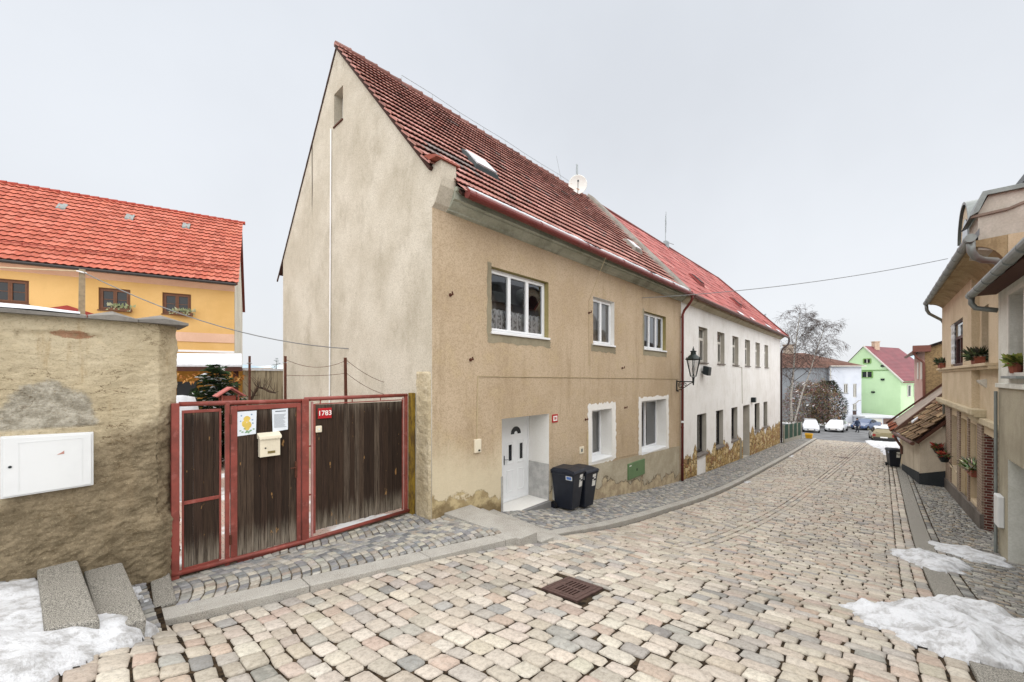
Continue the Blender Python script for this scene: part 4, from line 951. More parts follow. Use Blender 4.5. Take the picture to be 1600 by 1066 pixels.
for k in range(6):
    a = R(60*k+12); d2 = R(60*k+72)
    m_.bar((LX+B_*math.cos(a), LY+B_*math.sin(a), z0), (LX+T_*math.cos(a), LY+T_*math.sin(a), z1), .022)
    for r__, zz in ((B_, z0), (T_, z1)): m_.bar((LX+r__*math.cos(a), LY+r__*math.sin(a), zz), (LX+r__*math.cos(d2), LY+r__*math.sin(d2), zz), .03)
    m_.lathe([(.001, .1), (.02, .06), (.012, .02), (.02, 0)], (LX+T_*1.03*math.cos(a), LY+T_*1.03*math.sin(a), z1), 6)
m_.build('lantern_frame', M_DARKIRON, ln)
m_ = MB(); m_.lathe([(.30, .66), (.305, .685), (.25, .72), (.19, .79), (.14, .84), (.10, .87), (.095, .97), (.12, .985), (.12, 1.0), (.05, 1.02), (.03, 1.06), (.045, 1.085), (.02, 1.11), (.012, 1.17), (.001, 1.19)], (LX, LY, 0), 18); m_.build('lantern_roof', plain('green_black_iron', '#24312f', .4, .9, .2, 12, met=.2), ln, smooth=False)
m_ = MB()
for k in range(6):
    a, b = R(60*k+12), R(60*k+72); e = .99
    m_.face(*[(LX+r__*e*math.cos(t), LY+r__*e*math.sin(t), zz) for r__, t, zz in ((B_, a, z0), (B_, b, z0), (T_, b, z1), (T_, a, z1))])
m_.build('lantern_glass', M_GLASS, ln)
m_ = MB(); m_.lathe([(.02, .05), (.04, .1), (.055, .25), (.03, .34), (.001, .36)], (LX, LY, .05), 10); m_.build('bulb', M_UPVC, ln, smooth=True)

# ---------------------------------------------------------------- boundary wall on the left with its coping
bw = thing('boundary_wall', 'high crumbling plastered stone wall under grey coping slabs, beside the red gate', 'wall', (-.5, 6.9, -2.2))
x0, x1 = -4.5, .70
m_ = MB(); NX, NZ = 330, 230; vs = []
segs = [(x0+(x1-x0)*i/NX, 6.72) for i in range(NX)]+[(x1+.2*t, 6.72+.2*t*1.1) for t in np.linspace(0, 1, 14)]+[(.90, 6.94+.4*t) for t in np.linspace(.1, 1, 8)]
NS = len(segs); out = []
# coarse where the camera does not look, fine where it does
keepi = [i for i in range(NS) if segs[i][0] > -1.2 or i % 6 == 0]; segs = [segs[i] for i in keepi]; NS = len(segs)
for i, (x, y) in enumerate(segs):
    for j in range(NZ+1):
        z_ = -2.95+3.63*j/NZ; t_ = max(0, min(1, (x-x1)/.2)); nx, ny = (.0, -1.) if x < x1 else ((.74, -.67) if x < .899 else (1., 0.))
        q_ = Vector((x+y*.4, y, z_))
        lowr = 1/(1+math.exp(-((-1.0+.55*max(0, x+.1))-z_+.25*mnoise.noise((x*2.2, z_*2.2, 9)))*14))
        d = .014*mnoise.fractal((q_.x*3, q_.y*3, q_.z*4.5), .9, 2, 4)+(.007+.009*lowr)*mnoise.fractal((q_.x*11, q_.y*11, q_.z*17), .9, 2.1, 5)+(.004+.006*lowr)*mnoise.fractal((q_.x*40, q_.y*40, q_.z*52), .8, 2, 3)-.022*lowr
        if z_ < -1.75 and x > .48: d += .05*min(1, (-1.75-z_)*8)*min(1, (x-.48)*10)
        d += .035*max(0, min(1, 1-abs(z_-.46-.05*mnoise.noise((x*3, 1, 1)))/.05))*-1*(1 if -.45 < x < .2 else 0)
        if -.27 < x < .22 and -.575 < z_ < -.56: d -= .012
        vs.append((x+nx*d, y+ny*d, z_))
m_.add(vs, [(i*(NZ+1)+j, (i+1)*(NZ+1)+j, (i+1)*(NZ+1)+j+1, i*(NZ+1)+j+1) for i in range(NS-1) for j in range(NZ)])
m_.box(x0, .88, 6.97, 7.3, -2.95, .675); 
g_ = G('crumbling_plaster'); x, y, z = g_.xyz()
c = g_.mix(g_.ss(g_.noise(1.1, 6, .7), .36, .62), C('#c8bba0'), C('#b5a78b'))
c = g_.mix(g_.m('MULTIPLY', g_.ss(g_.noise(1.6, 5, .6, k=(2.6, 1, .35)), .54, .66), .55), c, C('#9f8257'))
c = g_.mix(g_.m('MULTIPLY', g_.ss(g_.noise(6, 6, .75, k=(1, 1, 2.2)), .5, .68), .5), c, C('#d9caab'))
lowr = g_.ss(g_.m('ADD', g_.m('SUBTRACT', g_.m('MULTIPLY', x, .62), z), g_.m('MULTIPLY', g_.noise(2.2, 5, .6), .7)), 1.1, 1.45)
c = g_.mix(g_.m('MULTIPLY', lowr, .92), c, g_.mix(g_.ss(g_.noise(5, 6, .75), .38, .62), C('#6a5e4b'), C('#8d7f68')))
dx_ = g_.m('SUBTRACT', x, g_.m('ADD', -.12, g_.m('MULTIPLY', g_.noise(3, 4), .0)))
cem = g_.m('ADD', g_.m('POWER', g_.m('DIVIDE', g_.m('ADD', x, .22), .40), 2.), g_.m('POWER', g_.m('DIVIDE', g_.m('ADD', z, .56), .52), 2.))
cem = g_.m('MULTIPLY', g_.ss(g_.m('ADD', cem, g_.m('MULTIPLY', g_.noise(4, 6, .7), 1.1)), 1.55, 1.3), g_.ss(z, -.60, -.55))
c = g_.mix(cem, c, g_.mix(g_.ss(g_.noise(7, 6, .75), .38, .64), C('#8d8779'), C('#bdb7a9')))
bk = g_.m('ADD', g_.m('POWER', g_.m('DIVIDE', g_.m('SUBTRACT', x, -.03), .17), 2.), g_.m('POWER', g_.m('DIVIDE', g_.m('SUBTRACT', z, .475), .055), 2.))
bk = g_.ss(g_.m('ADD', bk, g_.m('MULTIPLY', g_.noise(7, 6, .75), 3.2)), 2.5, 2.2)
c = g_.mix(g_.m('MULTIPLY', bk, .8), c, g_.mix(g_.ss(g_.noise(14, 4), .4, .6), C('#97684f'), C('#8a7156')))
c = g_.mix(g_.m('MULTIPLY', g_.ss(g_.m('ABSOLUTE', g_.m('SUBTRACT', g_.noise(1.7, 7, .62, k=(1, 1, 2.4), dist=.4), .5)), .007, .002), g_.ss(g_.noise(1.1, 3), .45, .6)), c, C('#5d4c34'))
c = g_.mix(g_.m('MULTIPLY', g_.ss(g_.noise(70, 4, .75), .55, .7), .4), c, C('#d8c9a6'))
c = g_.mix(g_.m('MULTIPLY', g_.ss(g_.noise(45, 4, .75), .52, .7), .45), c, C('#6a5a41'))
M_CRUMB = g_.fin(c, .95, g_.bump(g_.m('ADD', g_.noise(60, 5, .75), g_.m('MULTIPLY', g_.noise(16, 5, .7, k=(1, 1, 2)), 1.6)), .9, .014), 0, .12)
m_.build('wall', M_CRUMB, bw, smooth=True)
M_COPE = plaster('coping_concrete', C('#6f6c68'), C('#87837d'), C('#4d4a46'), 60, .6, .4)
m_ = MB()
for a, b in ((-4.5, -2.2), (-2.19, -1.0), (-.99, .07), (.08, .50), (.505, .98)):
    h = .0 if b < .08 else .025
    m_.add([(a, 6.62, .66), (b, 6.62, .66), (b, 7.36, .66), (a, 7.36, .66), (a, 6.62, .69), ((a+b)/2, 6.62, .70+h), (b, 6.62, .69), (a, 7.0, .74), ((a+b)/2, 7.0, .77+h*1.5), (b, 7.0, .74), (a, 7.36, .69), ((a+b)/2, 7.36, .70+h), (b, 7.36, .69)],
           [(3, 2, 1, 0), (0, 1, 6, 5, 4), (1, 2, 12, 9, 6), (2, 3, 10, 11, 12), (3, 0, 4, 7, 10), (4, 5, 8, 7), (5, 6, 9, 8), (7, 8, 11, 10), (8, 9, 12, 11)])
m_.build('coping', M_COPE, bw)
m_ = MB(); n = 40; vs = []
for k in range(n+1):
    x = -4.4+4.42*k/n; t = min(1, (n-k)/4); 
    for y, h in ((6.66, .015), (6.72, .022*t+.006), (6.9, .03*t+.008), (7.3, .03)): vs.append((x, y, .70+h+(.05 if y > 6.8 else 0)+.012*mnoise.noise((x*3, y, 0))))
m_.add(vs, [(k*4+q, k*4+4+q, k*4+5+q, k*4+1+q) for k in range(n) for q in range(3)]); m_.build('snow_on_the_coping', M_SNOW2, bw, smooth=True)
mc = thing('meter_cabinet', 'big white sheet-metal meter cabinet with a scuffed label, in the crumbling wall', 'meter cabinet', (-.2, 6.7, -1.27))
M_CAB = plain('cabinet_white', '#dfe1e2', .4, .9, .05, 2)
m_ = MB(); r0 = R(-1.5); P_ = [(-.54, -1.27), (.125, -1.255), (.125, -.645), (-.54, -.625)]
def cabin(mb, e, ya, yb):
    q_ = [(P_[0][0]+e, P_[0][1]+e), (P_[1][0]-e, P_[1][1]+e), (P_[2][0]-e, P_[2][1]-e), (P_[3][0]+e, P_[3][1]-e)]
    mb.prism([(a, ya, b) for a, b in q_], (0, yb-ya, 0))
cabin(m_, 0, 6.66, 6.78); m_.build('frame', M_CAB, mc, bevel=.006); m_ = MB(); cabin(m_, .018, 6.645, 6.659); m_.build('door', M_CAB, mc, bevel=.004)
m_ = MB()
for a in (-.42, .035): m_.box(a-.003, a+.003, 6.642, 6.6455, -1.20, -.70)
m_.box(-.42, .035, 6.642, 6.6455, -.703, -.697); m_.build('pressed_rib', M_CAB, mc)
m_ = MB(); m_.lathe([(.013, 0), (.013, .01)], (-.475, 6.638, -.945), 12, axis='y'); m_.build('lock', M_DARKIRON, mc)
m_ = MB(); m_.prism([(-.155, 6.6425, -.865), (-.10, 6.6425, -.86), (-.10, 6.6425, -.825), (-.125, 6.6425, -.845)], (0, .002, 0)); m_.build('sticker', plain('torn_sticker', '#b98b80', .7), mc)

# ---------------------------------------------------------------- red gate with dark boards
GY = 6.88
M_REDP = None
g_ = G('old_red_paint'); c = g_.mix(g_.ss(g_.noise(4, 5), .35, .68), C('#8c463d'), C('#733a32'))
c = g_.mix(g_.ss(g_.noise(22, 5, .75), .63, .70), c, C('#4a2a24')); c = g_.mix(g_.m('MULTIPLY', g_.ss(g_.noise(9, 4), .56, .7), .5), c, C('#a0645c'))
M_REDP = g_.fin(c, .5, g_.bump(g_.noise(50, 4), .35, .004), 0, .35)
def board_mat(name, cols, zlo, seed):
    g_ = G(name); x, y, z = g_.xyz(); c = g_.col()
    gr_ = g_.noise(1., 6, .75, k=(70, 70, 2.2)); gr2 = g_.noise(1., 5, .7, k=(16, 16, .9))
    c = g_.mix(g_.ss(gr_, .30, .62), C('#231a15'), c)
    c = g_.mix(g_.m('MULTIPLY', g_.ss(gr2, .52, .72), .75), c, C('#120d0b'))
    wear = g_.ss(g_.m('ADD', z, g_.m('MULTIPLY', gr2, .9)), zlo+.95, zlo+.45)
    wear2 = g_.ss(g_.m('SUBTRACT', z, g_.m('MULTIPLY', gr2, .7)), -1.05, -.55)
    w = g_.m('MULTIPLY', g_.m('MAXIMUM', wear, g_.m('MULTIPLY', wear2, .75)), g_.ss(gr_, .3, .62))
    c = g_.mix(g_.m('MULTIPLY', w, .85), c, C('#8f8678'))
    c = g_.mix(g_.m('MULTIPLY', g_.ss(g_.noise(7, 3, .6, k=(1.4, 1, .5)), .66, .7), .7), c, C('#a07a4c'))
    return g_.fin(c, .8, g_.bump(gr_, .5, .006), 0, .2)
M_BOARD = board_mat('weathered_dark_boards', None, -2.65, 0)
gate = thing('wooden_gate', 'red-framed gate of dark weathered boards with a wicket door, left of the gable wall', 'gate', (2.6, GY, -2.66))
def boards(x0, x1, z0f, z1f, y, w=.105, th=.024):
    mb = MB(); x = x0
    while x < x1-.01:
        e = min(x+w*random.uniform(.85, 1.15), x1); e = x1 if x1-e < .035 else e
        c = random.choice([C('#3f3027'), C('#33271f'), C('#4d3f34'), C('#3d2f25'), C('#5a4e43')])[:3]; yy = y+random.uniform(-.004, .004)
        mb.hexa([(x+.002, yy, z0f(x)+random.uniform(-.012, .012)), (e-.002, yy, z0f(e)), (e-.002, yy+th, z0f(e)), (x+.002, yy+th, z0f(x))], [(x+.002, yy, z1f(x)), (e-.002, yy, z1f(e)), (e-.002, yy+th, z1f(e)), (x+.002, yy+th, z1f(x))], col=c)
        x = e
    return mb
def rbox(mb, x0, x1, z0, z1, y0=GY-.03, y1=GY+.03): mb.box(x0, x1, y0, y1, z0, z1)
for a, b, d in ((.83, .915, .06), (1.425, 1.478, .03), (2.45, 2.555, .05)):
    m_ = MB(); m_.box(a, b, GY-d, GY+d, -2.75, -.36 if a < 2.4 else -.37); m_.build('post', M_REDP, gate, bevel=.008)
m_ = MB(); m_.tube([(.915, GY, -.375), (2.55, GY, -.40)], .032, 10); m_.build('top_rail', M_REDP, gate, smooth=True)
m_ = MB(); m_.tube([(2.50, GY, -.375), (4.42, GY, -.375)], .034, 10); m_.build('top_rail', M_REDP, gate, smooth=True)
m_ = MB(); m_.tube([(.84, GY-.035, -2.62), (2.5, GY-.035, -2.68), (4.44, GY-.035, -2.66)], .034, 10); m_.build('bottom_rail', M_REDP, gate, smooth=True)
sp_ = boards(.965, 1.355, lambda x: -2.58, lambda x: -.50, GY-.012).build('side_panel', M_BOARD, gate)
m_ = MB(); rbox(m_, .945, .965, -2.6, -.46, GY-.02, GY+.01); rbox(m_, 1.355, 1.38, -2.6, -.46, GY-.02, GY+.01); rbox(m_, .965, 1.355, -.50, -.46, GY-.02, GY+.01); rbox(m_, .965, 1.355, -2.62, -2.58, GY-.02, GY+.01); rbox(m_, .966, 1.354, -1.73, -1.68, GY-.024, GY-.013)
m_.build('panel_frame', M_REDP, sp_, bevel=.004)
wk = boards(1.57, 2.375, lambda x: -2.63, lambda x: -.50, GY-.012).build('wicket_door', M_BOARD, gate)
m_ = MB(); rbox(m_, 1.49, 1.57, -2.68, -.43, GY-.03, GY+.02); rbox(m_, 2.375, 2.435, -2.68, -.43, GY-.03, GY+.02); rbox(m_, 1.57, 2.375, -.50, -.43, GY-.03, GY+.02); rbox(m_, 1.57, 2.375, -2.72, -2.64, GY-.03, GY+.02); m_.build('door_frame', M_REDP, wk, bevel=.005)
for z_ in (-.62, -2.35):
    m_ = MB(); m_.tube([(1.483, GY-.045, z_-.07), (1.483, GY-.045, z_+.07)], .014, 8); m_.build('hinge', M_RUST, wk)
m_ = MB(); m_.box(2.345, 2.375, GY-.045, GY-.02, -1.62, -1.36); m_.tube([(2.36, GY-.03, -1.45), (2.36, GY-.08, -1.45), (2.26, GY-.085, -1.45)], .009, 6); m_.build('door_handle', M_RUST, wk)
lf = boards(2.665, 4.30, lambda x: -2.56-.015*(x-2.6), lambda x: -.475-.01*(x-2.6), GY-.012, .098).build('large_leaf', M_BOARD, gate)
m_ = MB(); M_PINKP = plain('pale_red_paint', '#b3837f', .5, .9, .15, 6)  # paler, pinker red than the gate frame
rbox(m_, 2.60, 2.63, -2.64, -.42, GY-.02, GY+.01); m_.build('leaf_rail', M_PINKP, lf); m_ = MB(); rbox(m_, 4.315, 4.335, -2.62, -.42, GY-.02, GY+.01)
m_.build('leaf_rail', M_PINKP, lf)
m_ = MB(); rbox(m_, 2.632, 2.665, -2.6, -.46, GY-.025, GY+.01); rbox(m_, 4.30, 4.315, -2.62, -.46, GY-.025, GY+.01); rbox(m_, 2.665, 4.30, -.472, -.455, GY-.022, GY+.01); rbox(m_, 4.37, 4.42, -2.68, -.375, GY-.03, GY+.03)
for z_ in (-1.15, -1.95): rbox(m_, 2.556, 2.632, z_-.012, z_+.012, GY-.01, GY+.01); rbox(m_, 4.336, 4.369, z_-.012, z_+.012, GY-.01, GY+.01)
for x in (2.75, 3.3, 3.85): rbox(m_, x-.008, x+.008, -.454, -.405, GY-.008, GY+.008)
m_.build('leaf_frame', M_REDP, lf, bevel=.003)
m_ = MB(); m_.box(4.44, 4.52, 6.74, 6.87, -2.75, -.33); 
g_ = G('mossy_wood'); x, y, z = g_.xyz(); M_MOSSW = g_.fin(g_.mix(g_.ss(g_.noise(9, 5, .7, k=(1, 1, .35)), .38, .62), C('#8c7430'), C('#5d4a2c')), .9, g_.bump(g_.noise(40, 3), .5, .006), 0, .1)
m_.build('wall_post', M_MOSSW, gate, bevel=.006)

# things fixed to the gate
M_PAPER = plain('paper', '#dfe6ee', .35, .95, .03, 4)
GF = GY-.016
n1 = thing('picture_notice', 'drawing of yellow flowers on paper pinned to the wicket door, above the letterbox', 'notice', (1.69, GF, -.69))
m_ = MB(); m_.prism([(1.565, GF-.006, -.875), (1.805, GF-.006, -.862), (1.815, GF-.006, -.515), (1.572, GF-.006, -.52)], (0, .003, 0)); m_.build('sheet', M_PAPER, n1)
YEL, GRN, BLU = plain('yellow_crayon', '#d9bd5e', .7), plain('green_crayon', '#7d9e7a', .7), plain('blue_crayon', '#8ba3bd', .7)
def disc(mb, x, z_, rx, rz_, y, n=14): mb.add([(x+rx*math.cos(2*math.pi*k/n)*random.uniform(.85, 1.1), y, z_+rz_*math.sin(2*math.pi*k/n)*random.uniform(.85, 1.1)) for k in range(n)], [tuple(range(n))])
m_ = MB(); 
for a, b, c_, d in ((1.69, -.63, .045, .045), (1.655, -.70, .03, .05), (1.715, -.72, .035, .05), (1.69, -.76, .04, .04)): disc(m_, a, b, c_, d, GF-.0066-random.uniform(0, .0008))
m_.build('yellow_flowers', YEL, n1)
m_ = MB()
for k in range(12): disc(m_, random.uniform(1.60, 1.78), random.uniform(-.84, -.77), .016, .010, GF-.0068-.0001*k, 8)
m_.build('green_leaves', GRN, n1)
m_ = MB()
for a, b in ((1.61, -.66), (1.76, -.65), (1.62, -.58), (1.765, -.70), (1.75, -.57)): disc(m_, a, b, .012, .012, GF-.0067, 8)
m_.build('blue_dots', BLU, n1)
n2 = thing('printed_notice', 'white printed sheet with grey lines of text pinned near the wicket door\'s latch', 'notice', (2.13, GF, -.68))
m_ = MB(); m_.prism([(2.03, GF-.006, -.86), (2.245, GF-.006, -.84), (2.245, GF-.006, -.505), (2.02, GF-.006, -.515)], (0, .003, 0)); m_.build('sheet', M_PAPER, n2)
m_ = MB(); INK = plain('grey_ink', '#5c626c', .8)
m_.box(2.065, 2.215, GF-.0075, GF-.0062, -.552, -.538)
z_ = -.58
while z_ > -.80:
    if int(z_*1000) % 5: m_.box(2.05, 2.05+random.uniform(.12, .175), GF-.0075, GF-.0062, z_-.0035, z_)
    z_ -= .0125
m_.build('print', INK, n2)
lb = thing('letterbox', 'cream metal letterbox with a scalloped lid, hung on the dark wicket door', 'letterbox', (1.97, GF, -1.03))
M_CREAM = plain('cream_enamel', '#e5dcc6', .4, .95, .05, 5)
m_ = MB(); m_.box(1.835, 2.105, GF-.10, GF-.004, -1.21, -.93); 
for k in range(1, 8): x = 1.835+.27*k/8; m_.box(x-.0025, x+.0025, GF-.1025, GF-.10, -1.13, -.95)
m_.build('box', M_CREAM, lb, bevel=.006)
m_ = MB(); n = 28; top = []; 
pts = [(1.82+.30*k/n, GF-.125, -.935-.016*abs(math.sin(math.pi*k/n*7))) for k in range(n+1)]
m_.add([(x, y, z_) for x, y, z_ in pts]+[(x, GF-.122, -.905) for x, y, z_ in pts]+[(x, GF-.004, -.855) for x, y, z_ in pts], [(k, k+1, n+2+k, n+1+k) for k in range(n)]+[(n+1+k, n+2+k, 2*n+3+k, 2*n+2+k) for k in range(n)])
m_.add([(1.82, GF-.122, -.905), (1.82, GF-.004, -.855), (1.82, GF-.004, -.935), (1.82, GF-.122, -.935)], [(0, 1, 2, 3)]); m_.add([(2.12, GF-.122, -.905), (2.12, GF-.004, -.855), (2.12, GF-.004, -.935), (2.12, GF-.122, -.935)], [(0, 1, 2, 3)])
m_.build('lid', M_CREAM, lb)
m_ = MB(); m_.box(1.935, 2.035, GF-.106, GF-.1003, -1.165, -1.13); m_.build('name_slot', plain('brass_slot', '#9a8a5a', .4, .8, met=.5), lb)
m_ = MB(); m_.lathe([(.012, 0), (.012, .006)], (1.905, GF-.1065, -1.08), 10, axis='y'); m_.build('lock', M_DARKIRON, lb)
M_PLATE = plain('red_enamel', '#b3242b', .35, .9, .06, 6); M_NUM = plain('white_enamel', '#f0eeea', .4, .95, .02)
np_ = thing('gate_number_plate', 'red enamel plate with white number 1783 on the large gate leaf', 'number plate', (2.81, GF, -.62))
m_ = MB(); m_.box(2.70, 2.925, GF-.016, GF-.006, -.71, -.535); m_.build('plate', M_PLATE, np_, bevel=.004)
mesh_text('numerals', '1783', .115, M_NUM, np_, (.0025, -.018, -.002), (R(90), 0, 0))
bp = thing('bell_push', 'small cream bell push under the 1783 plate', 'bell', (2.71, GF, -.88))
m_ = MB(); m_.box(2.66, 2.76, GF-.035, GF-.005, -.935, -.825); m_.build('housing', M_CREAM, bp, bevel=.012); m_ = MB(); m_.lathe([(.014, 0), (.014, .01)], (2.71, GF-.042, -.88), 10, axis='y'); m_.build('button', M_PAPER, bp)
hp = thing('house_number_plate', 'small white number plate with a red rim, right of the front door', 'number plate', (8.42, FY, -1.1))
m_ = MB(); m_.box(8.30, 8.54, FY-.016, FY+.004, -1.205, -.995); m_.build('plate', M_PLATE, hp, bevel=.004); m_ = MB(); m_.box(8.335, 8.505, FY-.019, FY-.0165, -1.165, -1.035); m_.build('white_field', M_NUM, hp)
mesh_text('numerals', '88', .10, M_PLATE, hp, (0, -.021, -.002), (R(90), 0, 0))
bb = thing('bell_box', 'small ivory junction box on the beige wall left of the front door', 'box', (5.66, FY, -1.45))
m_ = MB(); m_.box(5.58, 5.75, FY-.06, FY+.002, -1.60, -1.32); m_.build('housing', M_CREAM, bb, bevel=.012); m_ = MB(); m_.box(5.66, 5.71, FY-.068, FY-.0605, -1.57, -1.535); m_.build('latch', M_DARKIRON, bb)
gm = thing('gas_cabinet', 'flat green cabinet door let into the grey plinth, under the last window', 'cabinet', (13.1, FY, -3.2))
M_GREENC = plain('green_paint', '#66835b', .5, .85, .08, 4)
m_ = MB(); m_.box(12.5, 13.78, FY-.06, FY+.0, -3.50, -2.96); m_.build('door', M_GREENC, gm, bevel=.01); m_ = MB(); m_.box(12.56, 12.70, FY-.066, FY-.0605, -3.05, -3.02); m_.build('label', M_NUM, gm); m_ = MB(); m_.box(13.1, 13.16, FY-.068, FY-.0605, -3.28, -3.2); m_.build('lock', M_DARKIRON, gm)
wb = thing('grey_wall_cabinet', 'slim grey cabinet on the wall, half hidden behind the left bin', 'cabinet', (8.6, FY, -3))
m_ = MB(); m_.box(8.30, 8.6, FY-.14, FY-.013, -3.2, -2.42); m_.build('housing', plain('grey_cabinet', '#b4b3ae', .5), wb, bevel=.01); m_ = MB(); m_.box(8.32, 8.58, FY-.152, FY-.141, -3.17, -2.45); m_.build('door', M_CAB, wb, bevel=.004)
sk = thing('wall_socket', 'tiny pale plate on the beige wall above the wheelie bins', 'plate', (9.68, FY, -2.1))
m_ = MB(); m_.box(9.58, 9.80, FY-.02, FY+.002, -2.2, -2.0); m_.build('plate', M_CREAM, sk, bevel=.01); m_ = MB(); m_.box(9.64, 9.73, FY-.024, FY-.0205, -2.15, -2.06); m_.build('cover', M_ZINC, sk)

# ---------------------------------------------------------------- wheelie bins
M_BIN = plain('black_bin_plastic', '#1f2430', .45, .8, .2, 8, spec=.4, bump=.15)
M_RUBBER = plain('rubber', '#141416', .8)
M_STKR = plain('white_sticker', '#dcdcd8', .5, .95, .04, 8); M_BLUE = plain('blue_sticker', '#4f74b5', .5)
def make_bin(label, loc, rz, grp):
    t = thing('wheelie_bin', label, 'bin', loc, rz, grp)
    m_ = MB(); m_.hexa([(-.21, -.22, .06), (.21, -.22, .06), (.20, .27, .06), (-.20, .27, .06)], [(-.285, -.33, .97), (.285, -.33, .97), (.275, .33, .97), (-.275, .33, .97)]); m_.box(-.295, .295, -.345, .335, .93, .985); o = m_.build('body', M_BIN, t, bevel=.02, local=True)
    m_ = MB(); m_.add([(-.30, -.37, .99), (.30, -.37, .99), (.30, .36, .99), (-.30, .36, .99), (-.28, -.34, 1.045), (.28, -.34, 1.045), (.27, .30, 1.075), (-.27, .30, 1.075), (-.24, -.1, 1.09), (.24, -.1, 1.09)], [(0, 1, 5, 4), (1, 2, 6, 9, 5), (2, 3, 7, 6), (3, 0, 4, 8, 7), (4, 5, 9, 8), (8, 9, 6, 7), (3, 2, 1, 0)]); m_.tube([(-.24, .39, 1.0), (.24, .39, 1.0)], .02, 8); m_.bar((-.2, .33, .98), (-.2, .4, 1.0), .03); m_.bar((.2, .33, .98), (.2, .4, 1.0), .03); m_.build('lid', M_BIN, t, bevel=.012, local=True)
    for sx in (-1, 1):
        m_ = MB(); m_.lathe([(.05, -.03), (.10, -.03), (.105, -.015), (.105, .015), (.10, .03), (.05, .03)], (sx*.24, .28, .105), 18, axis='x'); w = m_.build('wheel', M_RUBBER, t, local=True)
        m_ = MB(); m_.lathe([(.015, -.034), (.05, -.034), (.05, .034), (.015, .034)], (sx*.24, .28, .105), 12, axis='x'); m_.build('hub', M_BIN, w, local=True)
    def front(x, z_): y = -.22-.11*(z_-.06)/.91-.004; return (x, y, z_)
    m_ = MB()
    for a, b in ((.84, .92), (.60, .74)): m_.face(front(.04, a), front(.19, a), front(.19, b), front(.04, b))
    m_.face(front(.10, .79), front(.19, .79), front(.19, .83), front(.10, .83)); m_.face(front(.04, .745), front(.10, .745), front(.10, .785), front(.04, .785))
    m_.build('sticker', M_STKR, t, local=True)
    def side(y, z_): return (-.21-.075*(z_-.06)/.91-.004, y, z_)
    m_ = MB(); m_.face(side(-.10, .82), side(-.28, .82), side(-.28, .92), side(-.10, .92)); s_ = m_.build('side_sticker', M_STKR, t, local=True)
    m_ = MB(); m_.face(*[(p[0]-.002, p[1], p[2]) for p in (side(-.12, .835), side(-.26, .835), side(-.26, .905), side(-.12, .905))]); m_.build('sticker_print', M_BLUE, s_, local=True)
    return t
zb = lambda x, y: float(ZP(x, y))+.004
make_bin('black wheelie bin nearer the front door, its wheel and a blue sticker showing', (8.50, 5.84, zb(8.5, 5.7)), 4, 'wheelie bins')
make_bin('black wheelie bin standing on the window side of its twin', (9.15, 5.84, zb(9.15, 5.7)-.005), -3, 'wheelie bins')
make_bin('lone black wheelie bin beside the lean-to with the mossy roof', (32.15, -.72, g1(32.1, -.7)+.01), -75, 'wheelie bins')

# ---------------------------------------------------------------- street drains
M_GRATE = plain('rusty_cast_iron', '#5d4843', .65, .9, .22, 14, met=.25, bump=.4)
def grate(x0, x1, y0, y1, nslot, label):
    cx_, cy_ = (x0+x1)/2, (y0+y1)/2; t = thing('drain_grate', label, 'drain', (cx_, cy_, g1(cx_, cy_)))
    zz = lambda x, y: g1(x, y)+.006
    def bx(mb, a, b, c, d, h=.05): mb.hexa([(a, c, zz(a, c)-h), (b, c, zz(b, c)-h), (b, d, zz(b, d)-h), (a, d, zz(a, d)-h)], [(a, c, zz(a, c)), (b, c, zz(b, c)), (b, d, zz(b, d)), (a, d, zz(a, d))])
    m_ = MB(); f = .045
    for q in ((x0, x1, y0, y0+f), (x0, x1, y1-f, y1), (x0, x0+f, y0+f, y1-f), (x1-f, x1, y0+f, y1-f)): bx(m_, *q)
    m_.build('frame', M_GRATE, t, bevel=.004)
    m_ = MB(); a0, a1, b0, b1 = x0+f+.006, x1-f-.006, y0+f+.006, y1-f-.006; e = .05
    for q in ((a0, a1, b0, b0+e), (a0, a1, b1-e, b1), (a0, a0+e, b0+e, b1-e), (a1-e, a1, b0+e, b1-e), ((a0+a1)/2-.02, (a0+a1)/2+.02, b0+e, b1-e)): bx(m_, *q, h=.035)
    w = (b1-b0-2*e)/(2*nslot+1)
    for k in range(nslot+1):
        y = b0+e+w*(2*k); 
        for a, b in ((a0+e, (a0+a1)/2-.02), ((a0+a1)/2+.02, a1-e)):
            if y+w <= b1-e+.001: bx(m_, a, b, y, y+w, .035)
    m_.build('grating', M_GRATE, t, bevel=.003)
    m_ = MB(); m_.hexa([(x0+.02, y0+.02, zz(x0, y0)-.3), (x1-.02, y0+.02, zz(x1, y0)-.3), (x1-.02, y1-.02, zz(x1, y1)-.3), (x0+.02, y1-.02, zz(x0, y1)-.3)], [(x0+.02, y0+.02, zz(x0, y0)-.012-.045), (x1-.02, y0+.02, zz(x1, y0)-.012-.045), (x1-.02, y1-.02, zz(x1, y1)-.012-.045), (x0+.02, y1-.02, zz(x0, y1)-.012-.045)]); m_.build('gully', plain('drain_dark', '#0c0a09', .9), t)
grate(3.76, 4.34, 2.46, 2.97, 6, 'rusty cast-iron drain grate in the setts in front of the forecourt')
grate(35.0, 35.6, 1.35, 2.2, 6, 'narrow iron drain far down the cobbled street')

